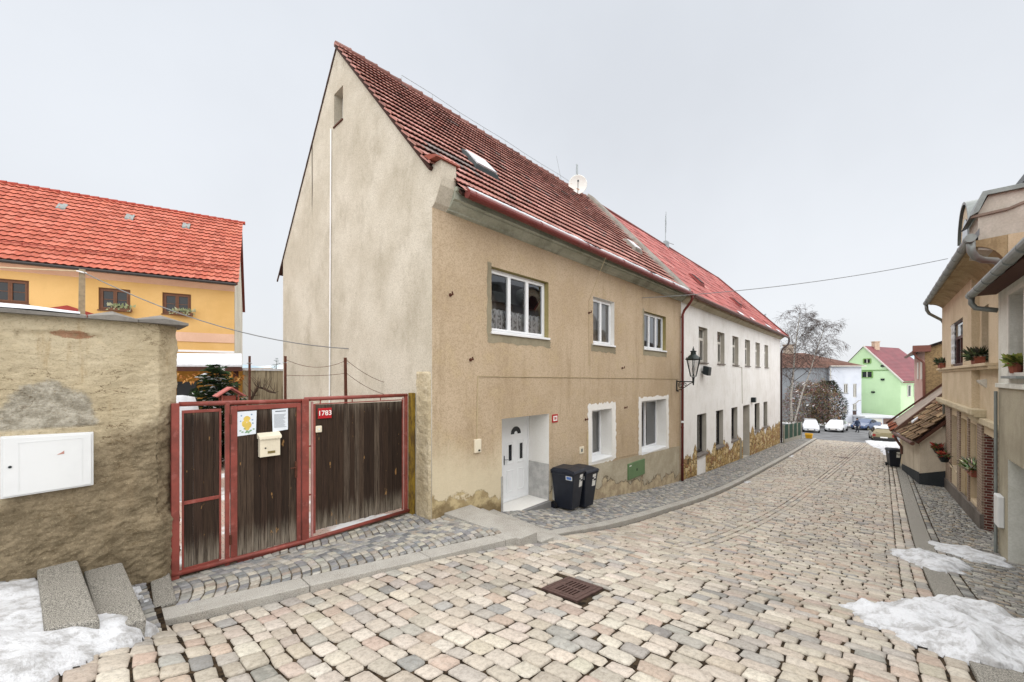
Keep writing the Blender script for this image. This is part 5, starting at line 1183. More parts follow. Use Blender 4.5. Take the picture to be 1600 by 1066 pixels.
# ---------------------------------------------------------------- yard behind the gate
post_ = None
for k, (x, y, z_, h, lab) in enumerate(((1.96, 7.8, .34, .03, 'thin dark fence post left of the bare vine'), (2.51, 7.8, .36, .035, 'dark fence post between the vine and the gable wall'), (3.62, 7.8, .37, .045, 'thick dark steel post leaning before the gable wall'))):
    t = thing('fence_post', lab, 'post', (x, y, -2.68), 0, 'steel posts behind the gate'); m_ = MB(); m_.bar((x+.02*(k == 2), y, -2.68), (x-.02*(k == 2), y, z_), h, h); m_.build('shaft', M_RUST, t)
    m_ = MB(); m_.tube([(x-.04, y, z_-.12), (x+.03, y-.02, z_-.12)], .008, 5); m_.build('wire_clip', M_STEEL, t)
m_ = MB()
def sag(a, b, d, n=14): a = Vector(a); b = Vector(b); return [a.lerp(b, k/n)-Vector((0, 0, d*4*(k/n)*(1-k/n))) for k in range(n+1)]
for z0, z1, d in ((.30, .32, .14), (.02, .06, .03)): m_.tube(sag((2.51, 7.79, z0), (3.62, 7.79, z1), d), .004, 4); m_.tube(sag((3.62, 7.79, z1), (4.5, 7.9, z1-.45), .05), .005, 4)
tag(m_.build('barbed_wire', M_RUST), 'loose rusty barbed wire strung between the posts before the gable wall', 'wire')
wp = thing('wooden_pole', 'weathered wooden pole rising behind the crumbling wall', 'pole', (.04, 13.28, -2.6)); m_ = MB(); m_.hexa([(-.03, 13.2, -2.6), (.11, 13.2, -2.6), (.11, 13.34, -2.6), (-.03, 13.34, -2.6)], [(.02, 13.23, 2.42), (.12, 13.23, 2.42), (.12, 13.33, 2.42), (.02, 13.33, 2.42)]); m_.build('shaft', plain('grey_wood', '#9c8c74', .9, .9, .2, 9, bump=.5), wp); m_ = MB(); m_.tube([(-.02, 13.2, 2.36), (.14, 13.2, 2.33)], .016, 6); m_.build('insulator', M_UPVC, wp)
M_CABLE = plain('pale_cable', '#c9b698', .7); M_WIRE = plain('overhead_wire', '#77797a', .6)
m_ = MB(); m_.tube(sag((.07, 13.22, 2.36), (4.52, 9.62, .68), .35), .012, 5); tag(m_.build('washing_line', M_WIRE), 'thin wire sagging from the wooden pole to the gable wall', 'wire')
m_ = MB(); m_.tube(sag((.0, 13.22, 2.36), (-7.2, 12.0, 2.1), .25), .016, 5); tag(m_.build('pale_rope', M_CABLE), 'pale rope hanging from the wooden pole towards the yellow house', 'rope')
m_ = MB(); m_.tube(sag((13.49, FY-.08, 2.77), (22.5, -2.0, 4.5), .22, 24), .012, 5); tag(m_.build('overhead_wire', M_WIRE), 'thin wire crossing above the street from the beige house to the bay house', 'wire')
# rear yard wall
rw_ = thing('yard_wall', 'grey weathered plank fence with a snow cap at the back of the yard', 'fence', (6, 16.3, -2.6))
m_ = MB(); x = 3.9
while x < 11: w = random.uniform(.14, .22); k = random.uniform(.8, 1.1); m_.box(x, x+w-.006, 16.3, 16.34+random.uniform(0, .015), -2.7, .20+random.uniform(-.02, .02), col=tuple(v*k for v in C('#b3a78e')[:3])); x += w
g_ = G('grey_planks'); M_PLANK = g_.fin(g_.mix(g_.ss(g_.noise(1, 5, .7, k=(9, 9, .8)), .4, .7), g_.col(), C('#6f6552')), .9)
m_.build('planks', M_PLANK, rw_)
m_ = MB(); vs = []
for k in range(30): x = 3.88+7.1*k/29; h = .06+.02*mnoise.noise((x*2, 0, 0)); vs += [(x, 16.26, .20), (x, 16.27, .22+h), (x, 16.38, .22+h), (x, 16.4, .2)]
m_.add(vs, [(k*4+q, k*4+4+q, k*4+5+q, k*4+1+q) for k in range(29) for q in range(3)]); m_.build('snow_cap', M_SNOW2, rw_)
# shed with a snowy canopy
sh = thing('garden_shed', 'ochre garden shed under a snow-covered canopy with dried corn hung along its beam', 'shed', (1.5, 19, -2.6))
A_, B_, C_, D_ = Vector((-3.2, 22.3, .32)), Vector((3.63, 15.29, .30)), Vector((4.18, 17.64, .77)), Vector((-1.5, 23.6, .80))
m_ = MB(); m_.hexa([A_, B_, C_, D_], [q+Vector((0, 0, .09)) for q in (A_, B_, C_, D_)]); m_.build('canopy_snow', M_SNOW2, sh, bevel=.02)
m_ = MB(); m_.hexa([q-Vector((0, 0, .14)) for q in (A_, B_, C_, D_)], [q-Vector((0, 0, .01)) for q in (A_, B_, C_, D_)]); M_DWOOD = plain('dark_brown_wood', '#4a2b20', .8); m_.build('canopy', M_DWOOD, sh)
u_ = (B_-A_).normalized(); n_ = Vector((-u_.y, u_.x, 0)) if Vector((-u_.y, u_.x, 0)).y > 0 else Vector((u_.y, -u_.x, 0))
for f in (.02, .5, .97):
    p = A_.lerp(B_, f)+n_*.15; m_ = MB(); m_.bar((p.x, p.y, -2.65), (p.x, p.y, .2), .12); m_.build('post', M_DWOOD, sh)
p0, p1 = A_+n_*1.6, B_+n_*1.6; m_ = MB(); m_.hexa([(p0.x, p0.y, -2.65), (p1.x, p1.y, -2.65), (p1.x+.1, p1.y+.1, -2.65), (p0.x+.1, p0.y+.1, -2.65)], [(p0.x, p0.y, .3), (p1.x, p1.y, .3), (p1.x+.1, p1.y+.1, .3), (p0.x+.1, p0.y+.1, .3)]); m_.build('wall', plain('ochre_boards', '#c08f3e', .8), sh)
for f in (.45, .66):
    p = p0.lerp(p1, f)-n_*.03; q_ = p+u_*.7; m_ = MB(); m_.hexa([(p.x, p.y, -1.0), (q_.x, q_.y, -1.0), (q_.x+.02, q_.y+.03, -1.0), (p.x+.02, p.y+.03, -1.0)], [(p.x, p.y, -.2), (q_.x, q_.y, -.2), (q_.x+.02, q_.y+.03, -.2), (p.x+.02, p.y+.03, -.2)]); m_.build('window', M_DGLASS, sh)
m_ = MB()
for k in range(260):
    p = A_.lerp(B_, random.uniform(.3, 1))+Vector((0, 0, -.16-random.uniform(0, .32)))+n_*random.uniform(0, .1); d_ = Vector((random.uniform(-1, 1), random.uniform(-.4, .4), random.uniform(-1.6, -.2))).normalized()*.14; s_ = d_.cross(Vector((random.random(), random.random(), 0))).normalized()*.03
    m_.face(p-s_, p+s_, p+d_, col=random.choice([C('#b57a3c'), C('#d0a160'), C('#8f5a2b')])[:3])
g_ = G('dry_leaves'); M_DRY = g_.fin(g_.col(), .9); m_.build('corn_garland', M_DRY, sh)
# spruce with snow
def conifer(name, label, base, h, r, seed, snow=.3, dens=1., col=('#27381f', '#35482b', '#1f2c1a'), group=None, low=.06, pw=.8):
    rd = random.Random(seed); t = thing(name, label, 'tree', base, 0, group); B_ = Vector(base)
    m_ = MB(); m_.tube([B_, B_+Vector((0, 0, h*.97))], [max(.03, h*.022), .008], 7); m_.build('trunk', M_BARK, t)
    m_ = MB(); nl = int(h*7*dens)
    for k in range(nl):
        f = low+(1-low)*(k/nl)**.85; z_ = h*f; rr = r*(1-f)**pw+.05
        nb = max(4, int(9*dens*(1-f)+4))
        for b in range(nb):
            a = rd.uniform(0, 6.283); l = rr*rd.uniform(.7, 1.1); dirv = Vector((math.cos(a), math.sin(a), rd.uniform(-.28, .12)))
            o = B_+Vector((0, 0, z_)); side = Vector((-math.sin(a), math.cos(a), 0)); nsp = max(3, int(l/.09))
            for s_ in range(nsp):
                q = o+dirv*l*((s_+.6)/nsp); w = .34*l*(1-s_/nsp)+.07
                for sg in (-1, 1):
                    tip = q+dirv*.10*rd.uniform(.7, 1.3)+side*sg*w*rd.uniform(.6, 1.1)+Vector((0, 0, rd.uniform(-.08, .03)))
                    c = C(rd.choice(col))[:3]; wd_ = dirv*.035+Vector((0, 0, .025))
                    sn_ = rd.random() < snow
                    m_.face(q-wd_, q+wd_, tip, col=(.78, .80, .83) if sn_ else tuple(v*rd.uniform(.7, 1.3) for v in c))
    m_.build('crown', M_LEAF, t); return t
g_ = G('bark'); M_BARK = g_.fin(g_.mix(g_.ss(g_.noise(8, 5, .7, k=(3, 3, .6)), .4, .65), C('#4d3d30'), C('#2d241d')), .9)
g_ = G('needles'); M_LEAF = g_.fin(g_.col(), .75, None, 0, .2)
conifer('spruce', 'young bushy spruce dusted with snow behind the gate', (2.82, 14.68, -2.62), 3.0, 1.2, 3, .10, 2.1, pw=.55)
bh = thing('bird_house', 'little red-roofed bird feeder on a post above the gate', 'bird feeder', (2.32, 10.78, -2.6))
m_ = MB(); m_.bar((2.32, 10.78, -2.62), (2.32, 10.78, -.62), .07); m_.build('post', M_DWOOD, bh)
M_RWOOD = plain('reddish_wood', '#8f4a3c', .7); 
m_ = MB(); m_.box(2.1, 2.54, 10.6, 10.96, -.64, -.61); 
for a in (2.16, 2.46):
    for b in (10.66, 10.9): m_.bar((a, b, -.61), (a, b, -.42), .03)
m_.box(2.2, 2.42, 10.70, 10.86, -.608, -.44); m_.build('house', M_RWOOD, bh)
m_ = MB(); m_.prism([(2.04, 10.58, -.44), (2.32, 10.58, -.24), (2.60, 10.58, -.44), (2.58, 10.58, -.46), (2.32, 10.58, -.27), (2.06, 10.58, -.46)], (0, .42, 0)); m_.build('roof', plain('faded_red_roof', '#a8605a', .7), bh)
m_ = MB(); m_.lathe([(.001, .06), (.12, .045), (.2, .015), (.22, 0)], (2.12, 10.6, -.60), 12); m_.build('snow_lump', M_SNOW2, bh, smooth=True)
tp = thing('tarpaulin_heap', 'low heap under a snowy white tarpaulin beside the spruce', 'heap', (1.55, 11.7, -2.6)); m_ = MB(); vs = []; n = 14
for i in range(n+1):
    for j in range(n+1):
        u, v = i/n*2-1, j/n*2-1; e = max(abs(u), abs(v)); z_ = -2.6+2.12*(1-max(0, e-.6)/.4)**.6+.10*mnoise.noise((u*2.2, v*2.2, 3)) if e < 1 else -2.65
        vs.append((1.35+u*.75, 11.7+v*.75, z_))
m_.add(vs, [(i*(n+1)+j, (i+1)*(n+1)+j, (i+1)*(n+1)+j+1, i*(n+1)+j+1) for i in range(n) for j in range(n)]); m_.build('tarpaulin', M_SNOW2, tp, smooth=True)
vn = thing('bare_vine', 'bare gnarled vine branch behind the gate, in front of the plank fence', 'vine', (2.9, 11.6, -2.6)); m_ = MB(); rd = random.Random(4)
pts = [Vector(p) for p in ((2.75, 11.7, -2.6), (2.85, 11.65, -1.3), (2.94, 11.59, -.6), (3.05, 11.47, -.28), (3.15, 11.36, -.30), (3.25, 11.25, -.38), (3.36, 11.14, -.42))]
m_.tube(pts, [.05, .045, .035, .03, .03, .03, .018], 7)
for k in range(34):
    p = pts[2].lerp(pts[3], rd.random()) if k % 3 == 0 else pts[3].lerp(pts[6], rd.random()); d_ = Vector((rd.uniform(-.2, .2), rd.uniform(-.2, .2), rd.uniform(.02, .33))); m_.tube([p, p+d_*.5+Vector((rd.uniform(-.04, .04),)*3), p+d_], [.009, .006, .003], 4)
m_.build('branch', M_BARK, vn)
hu = thing('garden_hut', 'small hut with a red tiled tip roof just above the crumbling wall', 'hut', (-.16, 14.2, -2.6)); m_ = MB(); m_.box(-.75, .43, 13.75, 14.75, -2.65, 1.38); m_.build('wall', M_BEIGE, hu)
m_ = MB(); m_.add([(-.5, 13.55, 1.42), (.18, 13.55, 1.42), (-.16, 13.62, 1.62), (-.9, 13.6, 1.36), (.58, 13.6, 1.36), (.58, 14.9, 1.36), (-.9, 14.9, 1.36), (-.16, 14.9, 1.62)], [(3, 4, 2), (4, 5, 7, 2), (3, 2, 7, 6), (5, 6, 7)]); m_.build('roof', plain('dull_red_tiles', '#a3453c', .8, bump=.6, bsc=20), hu)

# ---------------------------------------------------------------- yellow house behind the yard
yh = thing('yellow_house', 'long ochre-yellow house with a bright red tiled roof, behind the yard', 'house', (5.33, 23.82, 0), -15.5)
M_YELL = plaster('yellow_render', C('#dcb579'), C('#d2aa6c'), C('#bd9a62'), 40, .3, .15, .5, .1)
M_PINKB = plaster('pink_band', C('#dfbca4'), C('#d6b199'), C('#c4a08a'), 40, .3, .2)
WY = [(-2.76, -1.71, 2.92, 3.92), (-4.89, -3.86, 2.92, 3.9), (-8.0, -6.93, 2.95, 3.92), (-10.6, -9.5, 2.95, 3.95)]
m_ = MB(); wall(m_, -24, 0, -3, 4.62, 0, -1, [w_+(.14, 1) for w_ in WY]); m_.face((-24, 9, -3), (0, 9, -3), (0, 9, 4.62), (-24, 9, 4.62)); m_.face((-24, 0, -3), (-24, 9, -3), (-24, 9, 4.6), (-24, 4.5, 9), (-24, 0, 4.6)); m_.build('wall', [M_YELL, M_YELL], yh, local=True)
m_ = MB(); m_.add([(.005, 0, -3), (.005, 9, -3), (.005, 9, 4.6), (.005, 4.5, 8.85), (.005, 0, 4.6)], [(0, 1, 2, 3, 4)]); m_.build('gable_wall', M_GABLE, yh, local=True)
m_ = MB(); m_.box(-24, 0, -.03, 0.001, 1.66, 2.1); m_.build('pink_band', M_PINKB, yh, local=True)
m_ = MB(); m_.box(-24, 0, -.04, .001, 1.16, 1.26); m_.build('white_band', M_UPVC, yh, local=True)
m_ = MB(); m_.prism([(-24, 0.0, 4.25), (-24, -.05, 4.3), (-24, -.28, 4.48), (-24, -.3, 4.6), (-24, 0, 4.6)], (24.02, 0, 0)); m_.build('cornice', M_PINKB, yh, local=True)
M_BRWN = plain('brown_window_wood', '#6b4630', .6)
for w_ in WY: window(yh, *w_, 0, -1, .08, 2, frame=M_BRWN, glass=M_DGLASS, fw=.07, sill=(.05, .04, .03), sillm=M_BRWN, bars=1, local=True, bevel=0)
sv = 1/math.hypot(1, 1.0)
PALY = [('#b86753', 6), ('#b05e4b', 4), ('#c0715e', 3), ('#a55745', 2)]
m_ = MB(); tiles(m_, (-24.3, -.42, 4.62), (1, 0, 0), (0, 1/math.hypot(1, .93), .93/math.hypot(1, .93)), 98, 20, .25, .36, lip=.06, amp=.022, waves=1, K=6, colf=pal_cols(PALY, .05), jz=.002, keep=lambda c: c[:, 1] < 4.5)
M_YTILE = tile_mat('bright_red_tile', C('#9a5346'), .3, .7); m_.build('roof', M_YTILE, yh, local=True)
m_ = MB(); m_.hexa([(-24.3, -.40, 4.52), (.15, -.40, 4.52), (.15, 4.5, 9.06), (-24.3, 4.5, 9.06)], [(-24.3, -.40, 4.60), (.15, -.40, 4.60), (.15, 4.5, 9.14), (-24.3, 4.5, 9.14)]); m_.hexa([(-24.3, 4.5, 9.06), (.15, 4.5, 9.06), (.15, 9.4, 4.5), (-24.3, 9.4, 4.5)], [(-24.3, 4.5, 9.16), (.15, 4.5, 9.16), (.15, 9.4, 4.6), (-24.3, 9.4, 4.6)]); m_.build('roof_deck', plain('roof_boards', '#6f3328', .8), yh, local=True)
m_ = MB(); x = -24.2
while x < .1: m_.tube([(x, 4.5, 9.2), (x+.36, 4.5, 9.215)], [.09, .11], 8); x += .35
m_.build('ridge_tile', plain('ridge_red', '#9c4234', .8), yh, local=True)
m_ = MB(); m_.tube([(-24.2, -.48, 4.56), (.1, -.48, 4.53)], .065, 8); m_.build('gutter', plain('dark_gutter', '#33302f', .5), yh, local=True)
kk = .93
for k, x in enumerate((-6.98, -4.58, -2.32, -9.4)):
    y = 3.35; m_ = MB(); m_.hexa([(x-.16, y-.2, 4.62+kk*(y+.22)), (x+.16, y-.2, 4.62+kk*(y+.22)), (x+.16, y+.2, 4.62+kk*(y+.62)), (x-.16, y+.2, 4.62+kk*(y+.62))], [(x-.16, y-.2, 4.72+kk*(y+.22)), (x+.16, y-.2, 4.72+kk*(y+.22)), (x+.16, y+.2, 4.70+kk*(y+.62)), (x-.16, y+.2, 4.70+kk*(y+.62))]); m_.build('vent_tile', M_ZINC, yh, local=True)
m_ = MB()
for k in range(26): x = -24+k*.93; m_.box(x, x+.03, .35, .38, 5.38, 5.55); 
m_.tube([(-24, .36, 5.5), (0, .36, 5.5)], .02, 5); m_.build('snow_guard', plain('red_guard', '#8d3a2d', .6), yh, local=True)
for k, (x, w) in enumerate(((-2.0, .8), (-4.1, .7))):
    t = thing('window_plant', ('straggly pale green window plant on the sill nearest the gable end', 'straggly pale green window plant on the yellow house\'s second sill')[k], 'plant', (5.33+x*math.cos(R(-15.5))-.05, 23.82+x*math.sin(R(-15.5))-.12, 2.88), -15.5, 'window plants on the yellow house'); rd = random.Random(k)
    m_ = MB(); m_.box(-w/2, w/2, -.14, 0, .0, .12); m_.build('trough', M_BRWN, t, local=True); m_ = MB()
    for q in range(70): p = Vector((rd.uniform(-w/2, w/2), rd.uniform(-.14, 0), .1)); d_ = Vector((rd.uniform(-.18, .18), rd.uniform(-.2, .06), rd.uniform(-.12, .28))); s_ = Vector((d_.z, 0, -d_.x))*.2; m_.face(p+d_*.5-s_, p+d_*.5+s_, p+d_, col=C(rd.choice(['#9aa27c', '#84906a', '#b3b596']))[:3])
    m_.build('foliage', M_LEAF, t, local=True)

# ---------------------------------------------------------------- houses on the shady right-hand side
RY = -2.1
ch = thing('concrete_house', 'grey-green rendered house with a garage opening, nearest on the shady side', 'house', (10, RY, -3))
M_GREYG = plaster('grey_green_render', C('#dadad3'), C('#c9c9c0'), C('#a3a397'), 60, .4, .55, 1.1, .25)
M_GREYB = plaster('grey_beige_render', C('#aca592'), C('#9a9382'), C('#787263'), 60, .5, .5, 1.1)
WC = (12.3, 13.48, .0, 1.73)
m_ = MB(); wall(m_, 3.0, 14.57, -.20, 2.3, RY, 1, [WC+(.28, 0)]); wall(m_, 3.0, 14.57, -7, -.20, RY+.0, 1, [(10.6, 13.65, -6.9, -1.80, 3.2, 0)], 1)
m_.face((10.6, -5.3, -7), (13.65, -5.3, -7), (13.65, -5.3, -1.8), (10.6, -5.3, -1.8), mi=1)
m_.face((14.57, RY, -7), (14.57, -9, -7), (14.57, -9, 2.3), (14.57, RY, 2.3)); m_.face((3, RY, -7), (3, -9, -7), (3, -9, 2.3), (3, RY, 2.3)); m_.face((3, -9, -7), (14.57, -9, -7), (14.57, -9, 2.3), (3, -9, 2.3))
m_.build('wall', [M_GREYG, M_GREYB], ch)
m_ = MB(); m_.box(3, 14.58, RY-.01, RY+.05, -.26, -.16); m_.build('string_course', M_GREYG, ch, bevel=.01)
m_ = MB(); ring(m_, WC[0]-.10, WC[1]+.10, WC[2]-.02, WC[3]+.10, RY-.002, RY+.02, .095); m_.build('window_surround', M_OLDWHITE, ch)
window(ch, *WC, RY, 1, .2, 2, frame=M_BRWN, glass=M_DGLASS, sill=(.12, .05, .05), sillm=M_ZINC, transom=.4)
M_OLDT = tile_mat('old_red_tile', C('#4d3a31'), .6)
m_ = MB(); tiles(m_, (14.9, -1.72, 2.08), (-1, 0, 0), (0, -.80, .6), 54, 14, .22, .34, colf=pal_cols([('#96503f', 4), ('#a66552', 3), ('#7d463a', 2)]), lip=.035, bow=.006); m_.build('roof', M_OLDT, ch)
m_ = MB(); m_.hexa([(3, -1.8, 2.0), (14.85, -1.8, 2.0), (14.85, -5.6, 4.85), (3, -5.6, 4.85)], [(3, -1.8, 2.06), (14.85, -1.8, 2.06), (14.85, -5.6, 4.91), (3, -5.6, 4.91)]); m_.box(3, 14.8, -2.1, -1.78, 1.95, 2.0); m_.build('soffit', M_DWOOD, ch)
m_ = MB(); m_.tube([(14.9, -1.70, 1.98), (3, -1.62, 2.02)], .085, 12)
for k in range(13): x = 14.6-.95*k; m_.tube([(x, -1.70+.0067*(14.9-x), 1.981), (x-.04, -1.70+.0067*(14.9-x), 1.981)], .092, 12)
m_.build('gutter', M_ZINC, ch)
m_ = MB(); m_.tube([(14.78, -1.71, 1.96), (14.80, -1.71, 1.78), (14.80, -1.78, 1.66), (14.76, -1.98, 1.60), (14.74, -2.12, 1.56)], .058, 10); m_.build('downpipe', M_ZINC, ch, smooth=True)
for s_, lab in ((12.9, 'flowerpot with a yellowing plant in the window niche of the grey-green house'),):
    t = thing('flower_pot', lab, 'flowerpot', (s_+.2, RY-.02, .06)); m_ = MB(); m_.lathe([(.08, 0), (.12, .2), (.13, .22), (.10, .22)], (s_+.2, RY-.02, .06), 12); M_TERRA = plain('terracotta', '#8f5443', .8); m_.build('pot', M_TERRA, t); rd = random.Random(9); m_ = MB()
    for q in range(140): p = Vector((s_+.2, RY-.02, .27)); d_ = Vector((rd.uniform(-.25, .25), rd.uniform(-.12, .2), rd.uniform(-.1, .22))); s2 = Vector((d_.z, .3, -d_.x))*.16; m_.face(p+d_*.5-s2, p+d_*.5+s2, p+d_, col=C(rd.choice(['#7c8a45', '#98994f', '#5d6b37']))[:3])
    m_.build('foliage', M_LEAF, t)
gb = thing('white_gas_box', 'narrow white box on the corner of the grey-green house', 'box', (14.2, RY, -3)); m_ = MB(); m_.box(13.95, 14.38, RY-.002, RY+.10, -3.4, -2.7); m_.build('housing', M_CAB, gb, bevel=.02); m_ = MB(); m_.tube([(14.5, RY+.05, -.35), (14.5, RY+.05, -4.3)], .03, 8); m_.build('pipe', M_ZINC, gb)

by = thing('bay_house', 'beige house with brick pilasters, a rounded oriel and a deep cove under its zinc gutter', 'house', (20, -2.25, -4.5))
M_BEI2 = plaster('sand_render', C('#cfbfa5'), C('#bfae93'), C('#9d8b70'), 50, .4, .15, .9, .3)
BY = -2.25
def brick_mat(name, c1, c2, mo, sc):
    g_ = G(name); b = g_.n('ShaderNodeTexBrick'); x, y, z = g_.xyz(); cb = g_.n('ShaderNodeCombineXYZ'); g_.put(cb.inputs[0], g_.m('ADD', x, y)); g_.put(cb.inputs[1], z); g_.t.links.new(cb.outputs[0], b.inputs['Vector'])
    b.inputs['Color1'].default_value = C(c1); b.inputs['Color2'].default_value = C(c2); b.inputs['Mortar'].default_value = C(mo); b.inputs['Scale'].default_value = sc
    b.inputs['Brick Width'].default_value = .5; b.inputs['Row Height'].default_value = .17; b.inputs['Mortar Size'].default_value = .02
    return g_.fin(g_.mix(g_.m('MULTIPLY', g_.ss(g_.noise(9, 4), .4, .7), .4), b.outputs[0], C('#3b2723')), .75, g_.bump(b.outputs['Fac'], -.6, .01), 0, .25)
M_BRICK = brick_mat('red_brown_brick', '#6f3a33', '#5a2f2c', '#a79d90', 2.2)
M_STRIP = brick_mat('striped_brick', '#8f7b6f', '#83705f', '#a89c8b', 2.2)
WA, WB = (19.7, 22.5, .36, 1.95), (16.8, 17.8, .36, 1.98)
G2, G3, G4 = (18.19, 19.64, -3.95, -1.5), (19.98, 21.56, -4.3, -1.5), (22.2, 23.95, -3.6, -1.55)
PO = (15.85, 17.4, -6, -1.62)
m_ = MB(); wall(m_, 14.6, 26.2, -7, 3.3, BY, 1, [WB+(.3, 0), G2+(.22, 0), G3+(.2, 0), G4+(.22, 0), PO+(.9, 1)])
m_.face((PO[0], BY-.9, -7), (PO[1], BY-.9, -7), (PO[1], BY-.9, -1.6), (PO[0], BY-.9, -1.6), mi=1)
m_.face((14.6, BY, -7), (14.6, -9, -7), (14.6, -9, 3.3), (14.6, BY, 3.3)); m_.face((26.2, BY, -7), (26.2, -9, -7), (26.2, -9, 3.3), (26.2, BY, 3.3)); m_.face((14.6, -9, -7), (26.2, -9, -7), (26.2, -9, 3.3), (14.6, -9, 3.3))
m_.build('wall', [M_BEI2, M_BRICK], by)
# oriel with a rounded far corner
def plan(o): 
    P_ = [(18.1, BY-.02), (18.1, BY+o)]
    for k in range(9): a = R(90-90*k/8); P_.append((25.35+.85*math.cos(a), BY-.75+o+.75*math.sin(a)))
    P_.append((26.2, BY-.8)); return P_
m_ = MB()
for z0, z1 in ((-1.02, .36), (1.95, 3.2)): m_.prism([(a, b, z0) for a, b in plan(.16)], (0, 0, z1-z0))
for a, b in ((18.1, 19.7), (22.5, 25.35)): m_.box(a, b, BY-.02, BY+.16, .36, 1.95)
P_ = [p for p in plan(.16) if p[0] >= 25.35]; m_.prism([(a, b, .36) for a, b in P_], (0, 0, 1.59))
m_.build('oriel', M_BEI2, by)
window(by, *WA, BY+.16, 1, .06, 3, frame=plain('wine_red_window', '#4d2b26', .5), glass=M_DGLASS, transom=.5, bevel=0)
window(by, *WB, BY, 1, .2, 2, frame=plain('chestnut_window', '#7a4330', .5), glass=M_DGLASS, transom=.5, bevel=0)
window(by, *G2, BY, 1, .16, 1, frame=M_BRWN, glass=M_DGLASS, bevel=0, curtain=(-3.1, -1.6, plain('sand_blind', '#b59f78', .8)))
m_ = MB(); m_.box(G2[0]+.08, G2[1]-.08, BY-.15, BY-.12, -3.9, -3.0); m_.build('panel', plain('ochre_panel', '#b0935f', .7), by)
m_ = MB(); m_.box(G2[0]+.06, G2[1]-.06, BY-.13, BY-.11, -3.0, -1.56); m_.build('blind', plain('sand_blind', '#a8946d', .8), by)
m_ = MB(); m_.box(G3[0]+.01, G3[1]-.01, BY-.18, BY-.1, -4.6, -1.52); m_.build('door', plain('sand_door', '#a08a62', .7), by); m_ = MB(); m_.tube([(21.35, BY-.1, -3.2), (21.35, BY-.04, -3.2), (21.2, BY-.04, -3.2)], .02, 6); m_.build('door_handle', M_STEEL, by)
window(by, *G4, BY, 1, .16, 2, frame=M_BRWN, glass=M_DGLASS, bevel=0, sill=(.06, .06, .02), sillm=M_BEI2)
for a, b in ((17.42, 18.17), (19.66, 19.96), (21.58, 22.18), (24.0, 25.6), (15.4, 15.83)):
    m_ = MB(); m_.box(a, b, BY-.02, BY+.045, -6, -1.36 if b < 20 else -1.3); m_.build('brick_pilaster', M_STRIP, by)
m_ = MB(); zb_ = lambda s: float(ZR(s, -2.2))+.42
m_.hexa([(15.3, BY-.02, -7), (26.2, BY-.02, -7), (26.2, BY+.08, -7), (17.41, BY+.08, -7)][:0] or [(17.41, BY-.02, -7), (26.2, BY-.02, -7), (26.2, BY+.085, -7), (17.41, BY+.085, -7)], [(17.41, BY-.02, zb_(17.4)), (26.2, BY-.02, zb_(26.2)), (26.2, BY+.085, zb_(26.2)), (17.41, BY+.085, zb_(17.4))]); m_.build('plinth', plaster('dark_plinth', C('#77706a'), C('#615b56'), C('#45413d'), 40, .5), by)
for a, b, z_, o in ((15.0, 18.9, -1.30, .13), (17.1, 26.3, -1.08, .28)):
    m_ = MB(); m_.box(a, b, BY-.02, BY+o, z_-.02, z_+.13); m_.box(a, b, BY-.02, BY+o-.05, z_-.08, z_-.02); m_.build('cornice_band', plaster('pale_band', C('#c9bda3'), C('#b5a98e'), C('#8d816a'), 40, .4), by, bevel=.01)
m_ = MB(); m_.box(15.4, 26.3, BY-.02, BY+.26, .26, .34); m_.box(15.4, 26.25, BY-.02, BY+.20, .18, .26); m_.build('sill_band', M_BEI2, by, bevel=.012)
m_ = MB(); cv = [(-1.66, 3.26), (-1.66, 3.16)]+[(-1.72-.53*math.sin(R(a)), 2.42+.70*math.cos(R(a))) for a in range(0, 91, 10)]+[(-2.26, 2.4), (-2.26, 3.3)]
m_.prism([(14.62, a, b) for a, b in cv], (10.6, 0, 0)); m_.build('cove', plaster('cove_plaster', C('#ab9878'), C('#937f60'), C('#655440'), 30, .5, .7, 1.6), by)
m_ = MB(); m_.tube([(13.95, -1.60, 3.2), (25.25, -1.60, 3.2)], .095, 14)
for k in range(12): m_.tube([(14.1+k, -1.6, 3.2), (14.14+k, -1.6, 3.2)], .103, 14)
m_.build('gutter', M_ZINC, by)
m_ = MB(); m_.tube([(25.15, -1.6, 3.14), (25.18, -1.62, 2.9), (25.3, -1.7, 2.75), (26.1, -2.15, 2.5), (26.22, -2.22, 2.35), (26.24, -2.24, -4.8)], .06, 8); m_.build('downpipe', M_ZINC, by, smooth=True)
m_ = MB(); m_.tube([(14.12, -1.62, 3.18), (14.12, -1.63, 2.92), (14.16, -1.70, 2.78), (14.3, -1.82, 2.72), (14.5, -2.05, 2.70), (14.52, -2.12, 2.6), (14.52, -2.16, 2.1)], .075, 10); m_.build('downpipe', M_ZINC, by, smooth=True)
m_ = MB(); m_.hexa([(15.92, -1.7, 3.20), (25.2, -1.7, 3.20), (25.2, -2.9, 5.2), (15.92, -2.9, 5.2)], [(15.92, -1.66, 3.30), (25.2, -1.66, 3.30), (25.2, -2.86, 5.3), (15.92, -2.86, 5.3)]); m_.hexa([(14.64, -1.7, 3.2), (15.9, -1.7, 3.2), (15.9, -1.82, 3.4), (14.64, -1.82, 3.4)], [(14.64, -1.66, 3.3), (15.9, -1.66, 3.3), (15.9, -1.82, 3.56), (14.64, -1.82, 3.56)]); m_.hexa([(15.92, -2.88, 5.18), (25.2, -2.88, 5.18), (25.2, -8, 6.2), (15.92, -8, 6.2)], [(15.92, -2.88, 5.28), (25.2, -2.88, 5.28), (25.2, -8, 6.3), (15.92, -8, 6.3)]); 
M_SLATE = plain('grey_roof', '#6d7073', .6, .9, .2, 3); m_.build('roof', M_SLATE, by)
